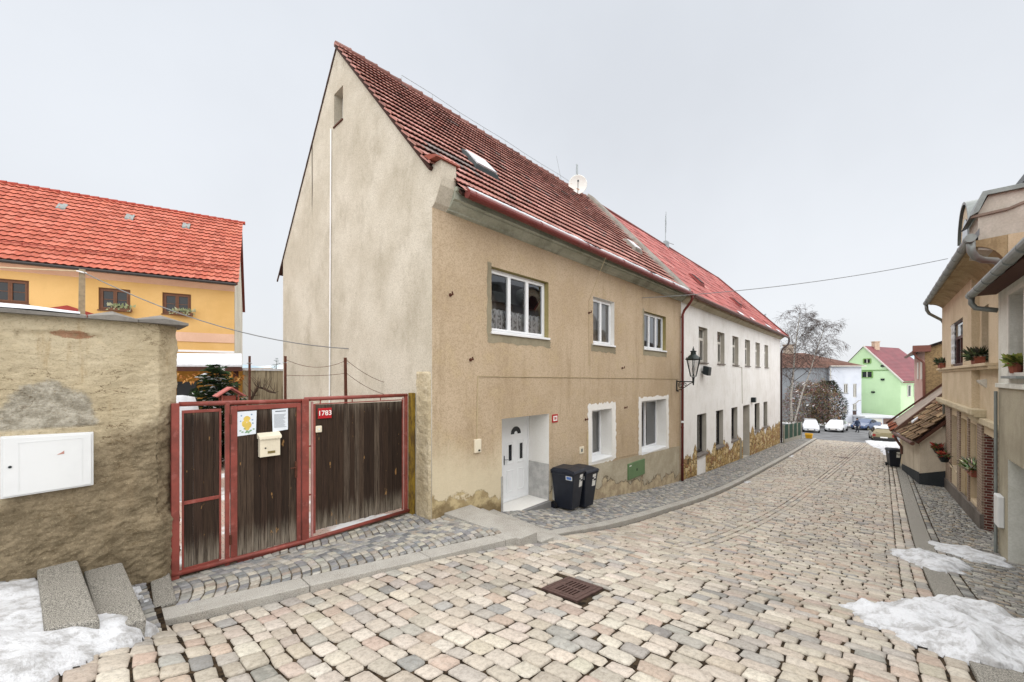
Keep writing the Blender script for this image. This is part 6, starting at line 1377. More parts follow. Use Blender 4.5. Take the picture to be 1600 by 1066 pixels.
# wall dormer with its pale end wall above the neighbour's roof
m_ = MB(); e = [(-1.80, 3.05), (-1.80, 3.92), (-1.96, 4.30), (-8, 4.335), (-8, 2.4), (-2.3, 2.4), (-2.3, 2.9)]
m_.prism([(14.65, a, b) for a, b in e], (1.25, 0, 0)); m_.build('dormer_wall', plaster('pale_dormer', C('#c2bcb2'), C('#aea89d'), C('#89847a'), 40, .4, .4, 1.2), by)
m_ = MB(); m_.prism([(14.55, a, b) for a, b in ((-1.66, 3.86), (-1.70, 3.92), (-1.86, 4.40), (-8, 4.44), (-8, 4.34), (-1.93, 4.30), (-1.80, 3.94))], (1.5, 0, 0)); m_.build('dormer_roof', M_ZINC, by)
m_ = MB(); m_.prism([(14.60, a, b) for a, b in ((-1.68, 3.82), (-1.68, 3.88), (-2.26, 3.925), (-3.2, 4.30), (-3.2, 4.24), (-2.26, 3.87))], (.06, 0, 0)); m_.build('dormer_moulding', plain('brown_moulding', '#7d6d62', .7), by)
m_ = MB(); arc = [(17.8+.95*math.cos(R(a)), 4.12+.95*math.sin(R(a))) for a in range(0, 181, 10)]; m_.prism([(a, -1.95, b) for a, b in [(18.75, 3.3)]+arc+[(16.85, 3.3)]], (0, -2, 0)); m_.build('round_dormer', plain('cream_dormer', '#c8bfa6', .8), by)
m_ = MB(); ao = [(17.8+1.02*math.cos(R(a)), 4.12+1.02*math.sin(R(a))) for a in range(0, 181, 10)]; n = len(arc)
m_.add([(a, -1.88, b) for a, b in arc]+[(a, -1.88, b) for a, b in ao]+[(a, -4, b) for a, b in ao], [(k, k+1, n+k+1, n+k) for k in range(n-1)]+[(n+k, n+k+1, 2*n+k+1, 2*n+k) for k in range(n-1)]); m_.hexa([(16.78, -4, 3.3), (16.85, -4, 3.3), (16.85, -1.88, 3.3), (16.78, -1.88, 3.3)], [(16.78, -4, 4.14), (16.85, -4, 4.14), (16.85, -1.88, 4.14), (16.78, -1.88, 4.14)]); m_.build('round_dormer_roof', M_ZINC, by)
m_ = MB(); m_.prism([(a, -1.945, b) for a, b in [(17.8+.5*math.cos(R(a)), 4.05+.6*math.sin(R(a))) for a in range(0, 360, 20)]], (0, .02, 0)); m_.build('round_window', M_DGLASS, by)
m_ = MB(); m_.hexa([(17.0, BY, -.32), (17.35, BY, -.32), (17.35, BY+.12, -.2), (17.0, BY+.12, -.2)], [(17.0, BY, -.08), (17.35, BY, -.08), (17.35, BY+.16, -.12), (17.0, BY+.16, -.12)]); m_.build('vent_hood', M_OLDWHITE, by)
def plant_pot(label, c, w, cols, n, seed, hang=False, spread=.35):
    t = thing('hanging_basket' if hang else 'window_box', label, 'flower basket' if hang else 'flower box', c); rd = random.Random(seed); m_ = MB(); x, y, z_ = c
    if hang:
        m_.lathe([(.10, -.2), (.18, 0), (.2, .02)], (x, y, z_), 12); m_.build('basket', M_DARKIRON, t); m_ = MB(); m_.tube([(x, BY+.04, z_+.05), (x, y, z_+.02), (x, BY+.05, z_-.35)], .012, 5); m_.build('bracket', M_DARKIRON, t)
    else: m_.hexa([(x-w/2, y-.09, z_), (x+w/2, y-.09, z_), (x+w/2, y+.09, z_), (x-w/2, y+.09, z_)], [(x-w/2-.03, y-.11, z_+.2), (x+w/2+.03, y-.11, z_+.2), (x+w/2+.03, y+.11, z_+.2), (x-w/2-.03, y+.11, z_+.2)]); m_.build('box', M_TERRA, t)
    m_ = MB(); z0 = z_+(.05 if hang else .2)
    for q in range(n):
        p = Vector((x+rd.uniform(-w/2, w/2), y+rd.uniform(-.08, .08), z0)); d_ = Vector((rd.uniform(-1, 1)*spread, rd.uniform(-.6, .9)*spread, rd.uniform(-.4, 1)*spread)); s2 = d_.cross(Vector((rd.random(), rd.random(), rd.random()))).normalized()*.035
        m_.face(p+d_*.45-s2, p+d_*.45+s2, p+d_, col=tuple(v*rd.uniform(.7, 1.25) for v in C(rd.choice(cols))[:3]))
    m_.build('foliage', M_LEAF, t)
GRN_ = ['#3a4632', '#4a5540', '#5d6650']
plant_pot('terracotta window box with dark fir sprigs, nearer the grey-green house', (17.3, BY+.13, .35), .6, GRN_, 300, 1, spread=.33)
plant_pot('terracotta window box with fir sprigs at the far end of the oriel', (24.6, BY+.22, .35), .8, GRN_, 240, 2, spread=.28)
plant_pot('box of white and green flowers in the big ground-floor window', (18.9, BY+.05, -3.05), 1.3, ['#5f6f45', '#a9ab8d', '#cfcdbd', '#46552f'], 420, 3, spread=.3)
plant_pot('iron basket of red flowers on the wall nearer the lean-to', (25.3, BY+.28, -3.15), .3, ['#b0463f', '#c25a50', '#4d5a36', '#5d6b3f'], 160, 4, True, .25)
plant_pot('iron basket of red flowers beside the ground-floor window', (23.2, BY+.28, -3.2), .3, ['#9a3b36', '#4d5a36', '#5d6b3f', '#b85046'], 160, 5, True, .25)
sb = thing('icicle_lights', 'string of pale hanging light chains in the oriel window', 'light chain', (21.5, BY+.2, 1.9)); m_ = MB()
for x in (21.4, 21.8): m_.tube([(x+.03*math.sin(k*1.9), BY+.19, 1.88-.09*k) for k in range(17)], [.03+.012*(k % 2) for k in range(17)], 6)
m_.build('chain', M_CAB, sb); m_ = MB(); m_.tube([(19.8, BY+.19, 1.88), (22.4, BY+.19, 1.88)], .008, 5); m_.build('cord', M_DARKIRON, sb)

# lean-to with the mossy tile roof
lt = thing('lean_to_house', 'small whitewashed lean-to with a mossy brown tile roof jutting into the street', 'house', (28, -2, -5))
M_LT = plaster('pale_rose_render', C('#c7bcaa'), C('#b5a997'), C('#8f8474'), 50, .4, .5, .9)
M_LTB = plaster('dark_base', C('#3d4144'), C('#33373a'), C('#242628'), 40, .4)
A0, A1 = (25.5, -1.42), (31., -1.05)
def ltp(s): return A0[1]+(A1[1]-A0[1])*(s-A0[0])/(A1[0]-A0[0])
m_ = MB(); m_.add([(25.5, -1.42, -6), (25.5, -2.3, -6), (25.5, -2.3, -2.06), (25.5, -1.42, -3.02)], [(0, 1, 2, 3)]); m_.add([(25.5, -1.42, -7), (31, -1.05, -7), (31, -1.05, -3.3), (25.5, -1.42, -3.02)], [(0, 1, 2, 3)]); m_.add([(31, -1.05, -7), (31, -5, -7), (31, -5, .8), (31, -1.05, -3.3)], [(0, 1, 2, 3)]); m_.build('wall', M_LT, lt)
m_ = MB(); zg = lambda s: g1(s, -1.2)
m_.add([(25.488, -1.40, -7), (25.488, -2.2, -7), (25.488, -2.2, -4.12), (25.488, -1.40, -4.36)], [(0, 1, 2, 3)]); m_.add([(25.488, -1.40, -7), (31, -1.03, -7), (31, -1.03, zg(31)+.35), (25.488, -1.40, zg(25.5)+.55)], [(0, 1, 2, 3)]); m_.build('dark_base', M_LTB, lt)
def ltroof(s, up): # eave point plus distance up the slope
    e = Vector((25.3, -1.25, -2.93)).lerp(Vector((31.1, -.80, -3.12)), (s-25.3)/5.8); return e+Vector((0, -.66, .75))*up
m_ = MB(); O = np.array(ltroof(25.3, 0)); U_ = (ltroof(31.1, 0)-ltroof(25.3, 0)); L_ = U_.length; U_ = np.array(U_/L_); V_ = np.array((0, -.66, .75)); V_ = V_-U_*(V_@U_); V_ /= np.linalg.norm(V_)
tiles(m_, O, U_, V_, 19, 13, .305, .36, lip=.075, amp=.035, waves=1, K=6, colf=pal_cols([('#7d6650', 4), ('#8f7458', 3), ('#6a5544', 2), ('#9a8467', 2), ('#87604a', 1.5)], .14), jz=.02, bow=.03); m_.build('roof', tile_mat('mossy_tile', C('#4d4a38'), .6, .9, 4), lt)
m_ = MB(); slab(m_, [ltroof(25.35, .05)-Vector((0, 0, .05)), ltroof(31.05, .05)-Vector((0, 0, .05)), ltroof(31.05, 4.8)-Vector((0, 0, .05)), ltroof(25.35, 4.8)-Vector((0, 0, .05))], .12); m_.build('roof_deck', M_DWOOD, lt)
m_ = MB(); m_.hexa([ltroof(31.0, -.1), ltroof(31.25, -.1), ltroof(31.25, 4.8), ltroof(31.0, 4.8)], [ltroof(31.0, -.1)+Vector((0, 0, .22)), ltroof(31.25, -.1)+Vector((0, 0, .22)), ltroof(31.25, 4.8)+Vector((0, 0, .22)), ltroof(31.0, 4.8)+Vector((0, 0, .22))]); m_.build('verge_board', plain('brown_verge', '#5d4438', .8), lt)
m_ = MB(); m_.tube([ltroof(25.25, -.12), ltroof(31.2, -.12)], .085, 8); m_.tube([ltroof(30.9, -.12), ltroof(30.9, -.12)+Vector((.0, -.05, -.3)), Vector((30.8, -1.0, -3.9)), Vector((30.8, -1.02, -4.3))], .06, 8); m_.build('gutter', plain('rusty_gutter', '#5a3b30', .6), lt)
m_ = MB(); p = ltroof(29.3, .65)+Vector((0, 0, .13)); m_.hexa([p, p+Vector((.5, .03, 0)), p+Vector((.5, -.2, .25)), p+Vector((0, -.2, .25))], [q+Vector((0, 0, .07)) for q in (p, p+Vector((.5, .03, 0)), p+Vector((.5, -.2, .25)), p+Vector((0, -.2, .25)))]); m_.build('snow_lump', M_SNOW2, lt)
nb = thing('low_outbuilding', 'low outbuilding with a plain grey roof slope, behind the lean-to', 'outbuilding', (34, -2, -5.4))
m_ = MB(); m_.box(31.3, 36, -6, -1.1, -7, -3.1); m_.build('wall', M_BEI2, nb); m_ = MB(); slab(m_, [(31.25, -.65, -3.22), (36.2, -.5, -3.22), (36.2, -4.5, 1.0), (31.25, -4.5, 1.0)], .12); m_.build('roof', plaster('grey_felt', C('#9f9489'), C('#8b8077'), C('#645b53'), 30, .5), nb)
m_ = MB(); tiles(m_, (31.3, -.62, -3.2), (1, 0, 0), (0, -.67, .74), 16, 1, .3, .36, lip=.08, amp=.04, waves=1, colf=pal_cols([('#8f5640', 3), ('#7d4a3a', 2)], .15), jz=.03); m_.build('eave_tile', M_OLDT, nb)
m_ = MB(); m_.bar((36.1, -.45, -3.12), (36.1, -4.5, 1.08), .1); m_.build('verge_board', M_DWOOD, nb)
ph = thing('pink_house', 'narrow pale pink house with a brick side wall and brown gutter, behind the lean-to', 'house', (38, -3, -5))
M_BRKB = brick_mat('sand_brick', '#a58c66', '#98805c', '#7f6c4f', 3.0)
m_ = MB(); m_.face((36.4, -2.25, -7), (36.4, -9, -7), (36.4, -9, 4.6), (36.4, -2.25, 1.75)); m_.build('side_wall', M_BRKB, ph)
m_ = MB(); m_.face((36.4, -2.25, -7), (46, -2.25, -7), (46, -2.25, 1.75), (36.4, -2.25, 1.75)); m_.build('wall', plaster('pink_render', C('#c5a59b'), C('#b8968c'), C('#8f746b'), 30, .4), ph)
m_ = MB(); slab(m_, [(36.2, -1.8, 1.7), (46.2, -1.8, 1.7), (46.2, -9, 4.75), (36.2, -9, 4.75)], .15); m_.build('roof', M_OLDT, ph)
m_ = MB(); m_.tube([(36.1, -1.75, 1.55), (46, -1.75, 1.55)], .1, 8); m_.tube([(36.3, -1.75, 1.5), (36.3, -1.9, 1.2), (36.33, -2.2, .85), (36.33, -2.22, -2.2)], .07, 8); m_.box(36.0, 36.5, -2.5, -1.7, 1.55, 1.95); m_.build('gutter', plain('brown_pipe', '#74493f', .5), ph)
m_ = MB(); m_.box(38, 39, -2.26, -2.2, -.2, 1.0); m_.box(41, 42, -2.26, -2.2, -.2, 1.0); m_.build('window', M_OLDWHITE, ph)

# ---------------------------------------------------------------- the far end of the street
gf = thing('green_fence', 'green board fence with grey concrete posts beyond the white row house', 'fence', (46, 5.8, -6))
fy = lambda s: 5.98-.055*(s-41.4)
posts = [41.5, 43.3, 45.1, 46.9, 48.7]
M_FGREEN = plain('dark_green_boards', '#2c5240', .6, .8, .2, 5); M_CONC = plain('concrete', '#a19d90', .9, .9, .15, 5)
for k, s in enumerate(posts):
    m_ = MB(); z_ = float(ZP(s, 5.9)); m_.box(s-.07, s+.07, fy(s)-.07, fy(s)+.07, z_-.3, z_+1.55); m_.build('post', M_CONC, gf)
    if k < 4:
        s1 = posts[k+1]; m_ = MB(); n = 9
        for q in range(n): a = s+.1+(s1-s-.2)*q/n; b = a+(s1-s-.2)/n-.03; zz = min(float(ZP(s1, 5.9)), z_)+.32; m_.box(a, b, fy(a)-.015, fy(a)+.015, zz, z_+1.5)
        m_.build('panel', M_FGREEN, gf); m_ = MB(); m_.hexa([(s+.07, fy(s)-.06, z_-.4), (s1-.07, fy(s1)-.06, z_-.6), (s1-.07, fy(s1)+.06, z_-.6), (s+.07, fy(s)+.06, z_-.4)], [(s+.07, fy(s)-.06, z_+.30), (s1-.07, fy(s1)-.06, z_+.2), (s1-.07, fy(s1)+.06, z_+.2), (s+.07, fy(s)+.06, z_+.30)]); m_.build('base_slab', M_CONC, gf)
gb = thing('grit_bin', 'yellow grit bin at the end of the green fence', 'grit bin', (48.9, 4.95, float(ZP(48.9, 5)))); m_ = MB(); x, y, z_ = gb.location; M_YB = plain('yellow_plastic', '#d9a526', .5)
m_.hexa([(x-.2, y-.24, z_), (x+.2, y-.24, z_), (x+.2, y+.24, z_), (x-.2, y+.24, z_)], [(x-.25, y-.29, z_+.38), (x+.25, y-.29, z_+.38), (x+.25, y+.29, z_+.38), (x-.25, y+.29, z_+.38)]); m_.build('box', M_YB, gb); m_ = MB(); m_.hexa([(x-.28, y-.32, z_+.38), (x+.28, y-.32, z_+.38), (x+.28, y+.32, z_+.38), (x-.28, y+.32, z_+.38)], [(x-.22, y-.28, z_+.55), (x+.22, y-.28, z_+.48), (x+.22, y+.28, z_+.48), (x-.22, y+.28, z_+.55)]); m_.build('lid', M_YB, gb)

FX = lambda px, Z: (px-800)/622*Z
FZ = lambda py, Z: (588-py)/622*Z
vl = thing('white_villa', 'white two-storey villa with a brown hipped roof across the crossing', 'house', far(FX(1296, 66), 66), YAW-90)
M_VW = plaster('cool_white_render', C('#cfd3dc'), C('#c3c8d2'), C('#a9adb6'), 20, .2, .2, .4, .05); M_VG = plaster('wing_grey_render', C('#8d9196'), C('#7d8186'), C('#66696d'), 20, .3, .3, .4, .1)  # the wing is rendered in its own grey, the rest in cool white
u = lambda px: (px-1296)/622*66
VS = 66/58
VW = [(a, b, c*VS, d*VS) for a, b, c, d in [(u(1302.5), u(1309), -2.5, -1.1), (u(1318.5), u(1325), -2.5, -1.1), (u(1333), u(1338.7), -3.1, -1.1), (u(1318), u(1324), -5.5, -4.2), (u(1332.5), u(1338.7), -4.95, -4.05)]]
DV = (u(1332.3), u(1338.5), -8.4, -5.05*VS)
m_ = MB(); wall(m_, 0, u(1346), -9.5, 1.7, 0, -1, [w_+(.15,) for w_ in VW]+[DV+(.2,)]); m_.face((u(1346), 0, -9), (u(1346), 10, -9), (u(1346), 10, 1.7), (u(1346), 0, 1.7)); m_.build('wall', M_VW, vl, local=True)
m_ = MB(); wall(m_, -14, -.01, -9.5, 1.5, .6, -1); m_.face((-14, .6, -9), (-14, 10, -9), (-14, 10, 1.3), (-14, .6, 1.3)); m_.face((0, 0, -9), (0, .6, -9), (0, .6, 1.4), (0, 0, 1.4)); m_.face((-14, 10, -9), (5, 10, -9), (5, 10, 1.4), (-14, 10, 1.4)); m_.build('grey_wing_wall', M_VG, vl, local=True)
M_VR = tile_mat('brown_roof_tile', C('#4a3a33'), .3)
g_ = G('brown_roof'); M_BROOF = g_.fin(g_.mix(g_.ss(g_.noise(1.2, 6, .7), .35, .65), C('#6b4f45'), C('#5a4139')), .8, g_.bump(g_.m('SINE', g_.m('MULTIPLY', g_.xyz()[2], 32.)), .5, .05), 0, .2)
e1 = u(1346)+.35; m_ = MB(); Ax, Bx = u(1256), u(1291); zt = 4.15
m_.add([(-14.4, .15, 1.42), (-.2, .15, 1.42), (-.2, -.45, 1.7), (e1, -.45, 1.7), (e1, 10.4, 1.7), (-14.4, 10.4, 1.5), (Ax-4, 5, zt), (Bx, 5, zt)], [(0, 1, 2, 3, 7, 6), (3, 4, 7), (4, 5, 6, 7), (5, 0, 6), (0, 5, 4, 3, 2, 1)]); m_.build('roof', M_BROOF, vl, local=True)
m_ = MB(); m_.tube([(-.2, -.5, 1.66), (e1, -.5, 1.66)], .08, 6); m_.tube([(.1, -.1, 1.4), (.1, -.1, -8.2)], .06, 6); m_.build('gutter', M_OLDWHITE, vl, local=True)
m_ = MB(); m_.box(u(1263)-.5, u(1268)+.3, 4.6, 5.4, 3.7, 5.5); m_.box(u(1263)-.6, u(1268)+.4, 4.5, 5.5, 5.5, 5.65); m_.build('chimney', plain('pale_chimney', '#b5a697', .9), vl, local=True)
for w_ in VW: window(vl, *w_, 0, -1, .1, 1 if w_[1]-w_[0] < .55 else 2, frame=M_OLDWHITE, glass=M_DGLASS, fw=.07, sill=(.08, .06, .05) if w_[3] < -1.8 or w_[2] > -3.0 else None, sillm=M_VG, local=True, bevel=0)
m_ = MB(); m_.box(DV[0], DV[1], .08, .14, DV[2], DV[3]); m_.build('door', plain('dark_brown_door', '#43322c', .6), vl, local=True); 
m_ = MB(); m_.tube([(u(1330), -.3, -4.7), (u(1334), -.5, -4.4), (u(1337), -.5, -4.05), (u(1341), -.5, -3.95)], .06, 6); m_.build('wall_lamp', M_CONC, vl, local=True)

# green house: its gable and its street side both show
P0 = Vector((61.9, 70)); gd = Vector((.436, -.9)).normalized(); sd_ = Vector((.9, .436)).normalized(); hw = 4.9
def gl_(a, b, z): # a across the gable (towards the viewer's right), b along the ridge -> local frame
    q = P0+gd*a+sd_*b; return (q.x, q.y, z)
gh = thing('green_house', 'tall light green house with a wine-red roof at the end of the street', 'house', (0, 0, 0), YAW-90)
M_LIME = plaster('light_green_render', C('#c3dfb6'), C('#b9d6ac'), C('#a8c59b'), 15, .2, .12, .25, .04)
m_ = MB(); ez, az = -.45, 5.25
m_.add([gl_(hw, 0, -10), gl_(-hw, 0, -10), gl_(-hw, 0, ez), gl_(0, 0, az), gl_(hw, 0, ez)], [(0, 1, 2, 3, 4)]); m_.add([gl_(hw, 0, -10), gl_(hw, 15, -10), gl_(hw, 15, ez), gl_(hw, 0, ez)], [(0, 1, 2, 3)]); m_.add([gl_(-hw, 15, -10), gl_(-hw, 0, -10), gl_(-hw, 0, ez), gl_(-hw, 15, ez)], [(0, 1, 2, 3)]); m_.add([gl_(hw, 15, -10), gl_(-hw, 15, -10), gl_(-hw, 15, ez), gl_(hw, 15, ez)], [(0, 1, 2, 3)])
m_.build('wall', M_LIME, gh, local=True)
g_ = G('wine_red_roof'); M_WINE = g_.fin(g_.mix(g_.ss(g_.noise(.6, 5), .35, .65), C('#7d3f46'), C('#6f383f')), .55, g_.bump(g_.m('SINE', g_.m('MULTIPLY', g_.xyz()[2], 25.)), .5, .05))
m_ = MB(); k_ = (az-ez)/hw
def gs(a, b, up=0): return gl_(a, b, az-k_*abs(a)+up)
m_.add([gs(hw+.35, -.15, .03), gs(hw+.35, 15.4, .03), gs(0, 12.8, .08), gs(0, -.15, .08)], [(0, 1, 2, 3)]); m_.add([gs(-hw-.35, -.15, .03), gs(-hw-.35, 15.4, .03), gs(0, 12.8, .08), gs(0, -.15, .08)], [(0, 1, 2, 3)]); m_.add([gs(hw+.35, 15.4, .03), gs(-hw-.35, 15.4, .03), gs(0, 12.8, .08)], [(0, 1, 2)]); m_.build('roof', M_WINE, gh, local=True)
m_ = MB(); m_.bar(gs(hw+.4, -.2, -.02), gs(0, -.2, .06), .14, .2); m_.build('verge_board', M_OLDWHITE, gh, local=True)
m_ = MB(); m_.bar(gs(hw+.45, -.2, -.05), gs(hw+.45, 15.4, -.05), .14); m_.build('gutter', plain('dark_red_gutter', '#6d2c33', .5), gh, local=True)
m_ = MB(); q = Vector(gl_(.3, 3.3, az)); m_.box(q.x-.42, q.x+.42, q.y-.35, q.y+.35, az-.6, az+.85); m_.box(q.x-.5, q.x+.5, q.y-.42, q.y+.42, az+.85, az+.97); m_.build('chimney', plain('cream_chimney', '#c0a792', .9), gh, local=True)
m_ = MB(); m_.bar(gl_(-3.0, -.05, 1.03), gl_(3.6, -.05, 1.03), .08, .12); m_.build('gable_band', plain('green_band', '#6f9459', .8), gh, local=True)
def gwin(a, w, z0, z1):
    f = MB(); q = [gl_(a-w/2, -.04, z0), gl_(a+w/2, -.04, z0), gl_(a+w/2, -.04, z1), gl_(a-w/2, -.04, z1)]
    for k in range(4): f.bar(q[k], q[(k+1) % 4], .14, .14)
    f = f.build('window', plain('green_frame', '#7fa463', .7), gh, local=True); p = MB(); p.face(*q); p.build('pane', M_DGLASS, f, local=True)
    f2 = MB(); f2.bar(gl_(a, -.06, z0), gl_(a, -.06, z1), .09); f2.build('mullion', M_OLDWHITE, f, local=True)
gwin(.45, 1.0, 2.25, 3.05); gwin(.45, 1.5, -.25, .85)
for b in (2.3, 4.7, 7.1, 9.5):
    f = MB(); q = [gl_(hw+.04, b, -3.4), gl_(hw+.04, b+1.1, -3.4), gl_(hw+.04, b+1.1, -1.5), gl_(hw+.04, b, -1.5)]
    for k in range(4): f.bar(q[k], q[(k+1) % 4], .14, .14)
    f = f.build('window', M_OLDWHITE, gh, local=True); p = MB(); p.face(*q); p.build('pane', M_DGLASS, f, local=True)
m_ = MB(); 
for a, z_ in ((2.6, 1.6), (2.6, -.7), (1.3, -2.9)): m_.box(*(lambda c: (c[0]-.15, c[0]+.15, c[1]-.2, c[1]+.2, z_, z_+.3))(gl_(a, -.1, z_)))
m_.build('vent', M_DARKIRON, gh, local=True)
gg = thing('garage_row', 'low white garage with a brown double door below the green house', 'garage', far(FX(1350, 64), 64), YAW-90)
v = lambda px: (px-1350)/622*64
m_ = MB(); m_.box(0, v(1400), 0, 5, -10, -6.65); m_.build('wall', M_VW, gg, local=True); m_ = MB(); m_.box(-.2, v(1402), -.4, 5.2, -6.65, -6.4); m_.build('snowy_roof', M_SNOW2, gg, local=True)
m_ = MB(); m_.box(v(1355), v(1378), -.06, -.01, -9, -6.8); m_.build('white_door', M_OLDWHITE, gg, local=True); m_ = MB(); m_.box(v(1380), v(1399), -.06, -.01, -9, -6.8); m_.build('brown_door', plain('brown_garage_door', '#6d5850', .7), gg, local=True)
m_ = MB(); m_.box(v(1346)-.0, v(1352), -.06, -.01, -9, -6.9); m_.build('dark_door', M_BLACKWD, gg, local=True)

# trees
g_ = G('birch_bark'); x, y, z = g_.xyz(); M_BIRCH = g_.fin(g_.mix(g_.ss(g_.noise(1., 4, .6, k=(3, 3, 7)), .55, .62), C('#a09a92'), C('#4a433e')), .85)
M_TWIG = plain('brown_twigs', '#4d403a', .9, .9, .2, 2)
def grow(mb, mt, p, d, l, r, dep, rd, droop=0., mx=5, thin=.009):
    n = 3; pts = [p]; q = p; dd_ = d
    for k in range(n):
        dd_ = (dd_+Vector((rd.gauss(0, .13), rd.gauss(0, .13), rd.gauss(0, .08)-droop*dep*.09))).normalized(); q = q+dd_*(l/n); pts.append(q)
    (mb if dep < 1 or (dep == 1 and r > .045) else mt).tube(pts, [max(thin, r*(1-.16*k)) for k in range(n+1)], 6 if dep < 2 else 3, cap=False)
    if dep >= mx: return
    for k in range(rd.choice((3, 4, 4)) if dep < 3 else rd.choice((3, 4))):
        f = rd.uniform(.35, 1); o = pts[0].lerp(pts[-1], f) if False else pts[min(n, int(f*n)+0)].lerp(pts[min(n, int(f*n)+1)], f*n-int(f*n))
        a = rd.uniform(0, 6.28); sp = rd.uniform(.35, .75); pr = dd_.orthogonal().normalized(); pr = Matrix.Rotation(a, 3, dd_)@pr
        nd = (dd_*math.cos(sp)+pr*math.sin(sp)+Vector((0, 0, .16))).normalized(); grow(mb, mt, o, nd, l*rd.uniform(.55, .78), r*.5, dep+1, rd, droop, mx, thin)
t = thing('birch_tree', 'tall bare white-stemmed birch behind the green fence', 'tree', far(FX(1238, 50), 50, -6.8)); b1, b2 = MB(), MB(); rd = random.Random(12)
def trunk(pts, r0, r1, nb, bl, f0):
    pts = [Vector(p) for p in pts]; n = len(pts); b1.tube(pts, [r0+(r1-r0)*k/(n-1) for k in range(n)], 8)
    for k in range(nb):
        f = f0+(1-f0)*(k/nb); i = min(n-2, int(f*(n-1))); o = pts[i].lerp(pts[i+1], f*(n-1)-i); a = rd.uniform(0, 6.28); d_ = Vector((math.cos(a), math.sin(a), rd.uniform(.5, 1.4))).normalized()
        grow(b1, b2, o, d_, bl*(1.1-.75*f)*rd.uniform(.8, 1.2), .045*(1.15-f), 1, rd, .9, 4, .008)
trunk([far(FX(px, 50), 50, FZ(py, 50)) for px, py in ((1237, 668), (1236, 620), (1240, 575), (1243, 540), (1247, 510), (1250, 490))], .13, .03, 40, 3.3, .28)
trunk([far(FX(px, 49), 49, FZ(py, 49)) for px, py in ((1240, 665), (1254, 612), (1266, 580), (1275, 550), (1284, 525), (1290, 508))], .09, .025, 34, 2.9, .38)
b1.build('trunk', M_BIRCH, t); b2.build('crown', M_TWIG, t)
t = thing('brown_shrub', 'large leafless brown shrub with snow on it, spilling over the green fence', 'shrub', far(FX(1268, 58), 58, -7.1)); rd = random.Random(5); m_ = MB()
cs_ = Vector(far(FX(1266, 57), 57, -7.1))
st = MB()
for k in range(16):
    a = rd.uniform(0, 6.28); st.tube([cs_, cs_+Vector((math.cos(a)*.7, math.sin(a)*.7, 1.6)), cs_+Vector((math.cos(a)*1.7, math.sin(a)*1.7, 3.0))], [.06, .045, .02], 5)
st.build('stem', M_BARK, t)
for k in range(11000):
    z_ = rd.random(); rr = 3.0*math.sqrt(max(0, 1-(z_*1.05-.32)**2*1.5))*(rd.random()**.5); a = rd.uniform(0, 6.28)
    lump = 1+.25*mnoise.noise((math.cos(a)*2, math.sin(a)*2, z_*4))
    p = cs_+Vector((math.cos(a)*rr*lump*1.2, math.sin(a)*rr*lump*1.2, .3+z_*5.9*lump)); d_ = Vector((rd.uniform(-1, 1), rd.uniform(-1, 1), rd.uniform(-.4, .9))).normalized()*rd.uniform(.15, .45); s2 = d_.cross(Vector((rd.random()-.5, rd.random()-.5, rd.random()))).normalized()*rd.uniform(.022, .05)
    sn_ = rd.random() < .022 and z_ > .45
    m_.face(p-s2*(2.4 if sn_ else 1), p+s2*(2.4 if sn_ else 1), p+d_, col=(.8, .82, .85) if sn_ else tuple(x*rd.uniform(.6, 1.4) for x in C(rd.choice(['#6d5a4a', '#7d6a58', '#57473a', '#8a7563']))[:3]))
m_.build('twigs', M_LEAF, t)
t = thing('juniper', 'dark green snow-flecked juniper right of the brown shrub', 'tree', far(FX(1300, 59), 59, -7.2)); rd = random.Random(8); m_ = MB(); cs_ = Vector(far(FX(1294, 58), 58, -7.2)); st = MB(); st.tube([cs_, cs_+Vector((0, 0, 4))], [.12, .03], 6); st.build('trunk', M_BARK, t)
for k in range(7000):
    z_ = rd.random(); rr = 2.1*(1-abs(z_*1.5-.55)**1.8*.75)*(rd.random()**.4); a = rd.uniform(0, 6.28); lump = 1+.3*mnoise.noise((math.cos(a)*2, math.sin(a)*2, z_*5))
    rr = max(.05, rr)
    p = cs_+Vector((math.cos(a)*rr*lump, math.sin(a)*rr*lump, .2+z_*6.3)); d_ = Vector((math.cos(a), math.sin(a), rd.uniform(.1, 1.2))).normalized()*rd.uniform(.15, .38); s2 = d_.cross(Vector((rd.random()-.5, rd.random()-.5, rd.random()))).normalized()*rd.uniform(.03, .06); sn_ = rd.random() < .035 and z_ > .3
    m_.face(p-s2, p+s2, p+d_, col=(.8, .82, .85) if sn_ else tuple(x*rd.uniform(.6, 1.4) for x in C(rd.choice(['#2b3324', '#363d2a', '#232b1e', '#454632']))[:3]))
m_.build('crown', M_LEAF, t)
conifer('pine_tree', 'dark pine tip showing above the far end of the white row house\'s roof', far(FX(1196, 62), 62, -7), 16.8, 3.0, 21, .02, .35, ('#2c372c', '#39463a', '#222c24'), low=.55)
conifer('distant_spruce', 'lone distant spruce seen over the snowy plank fence', far(FX(432, 62), 62, -3), 6.0, 2.0, 22, .1, .5, ('#46564f', '#52645a'))

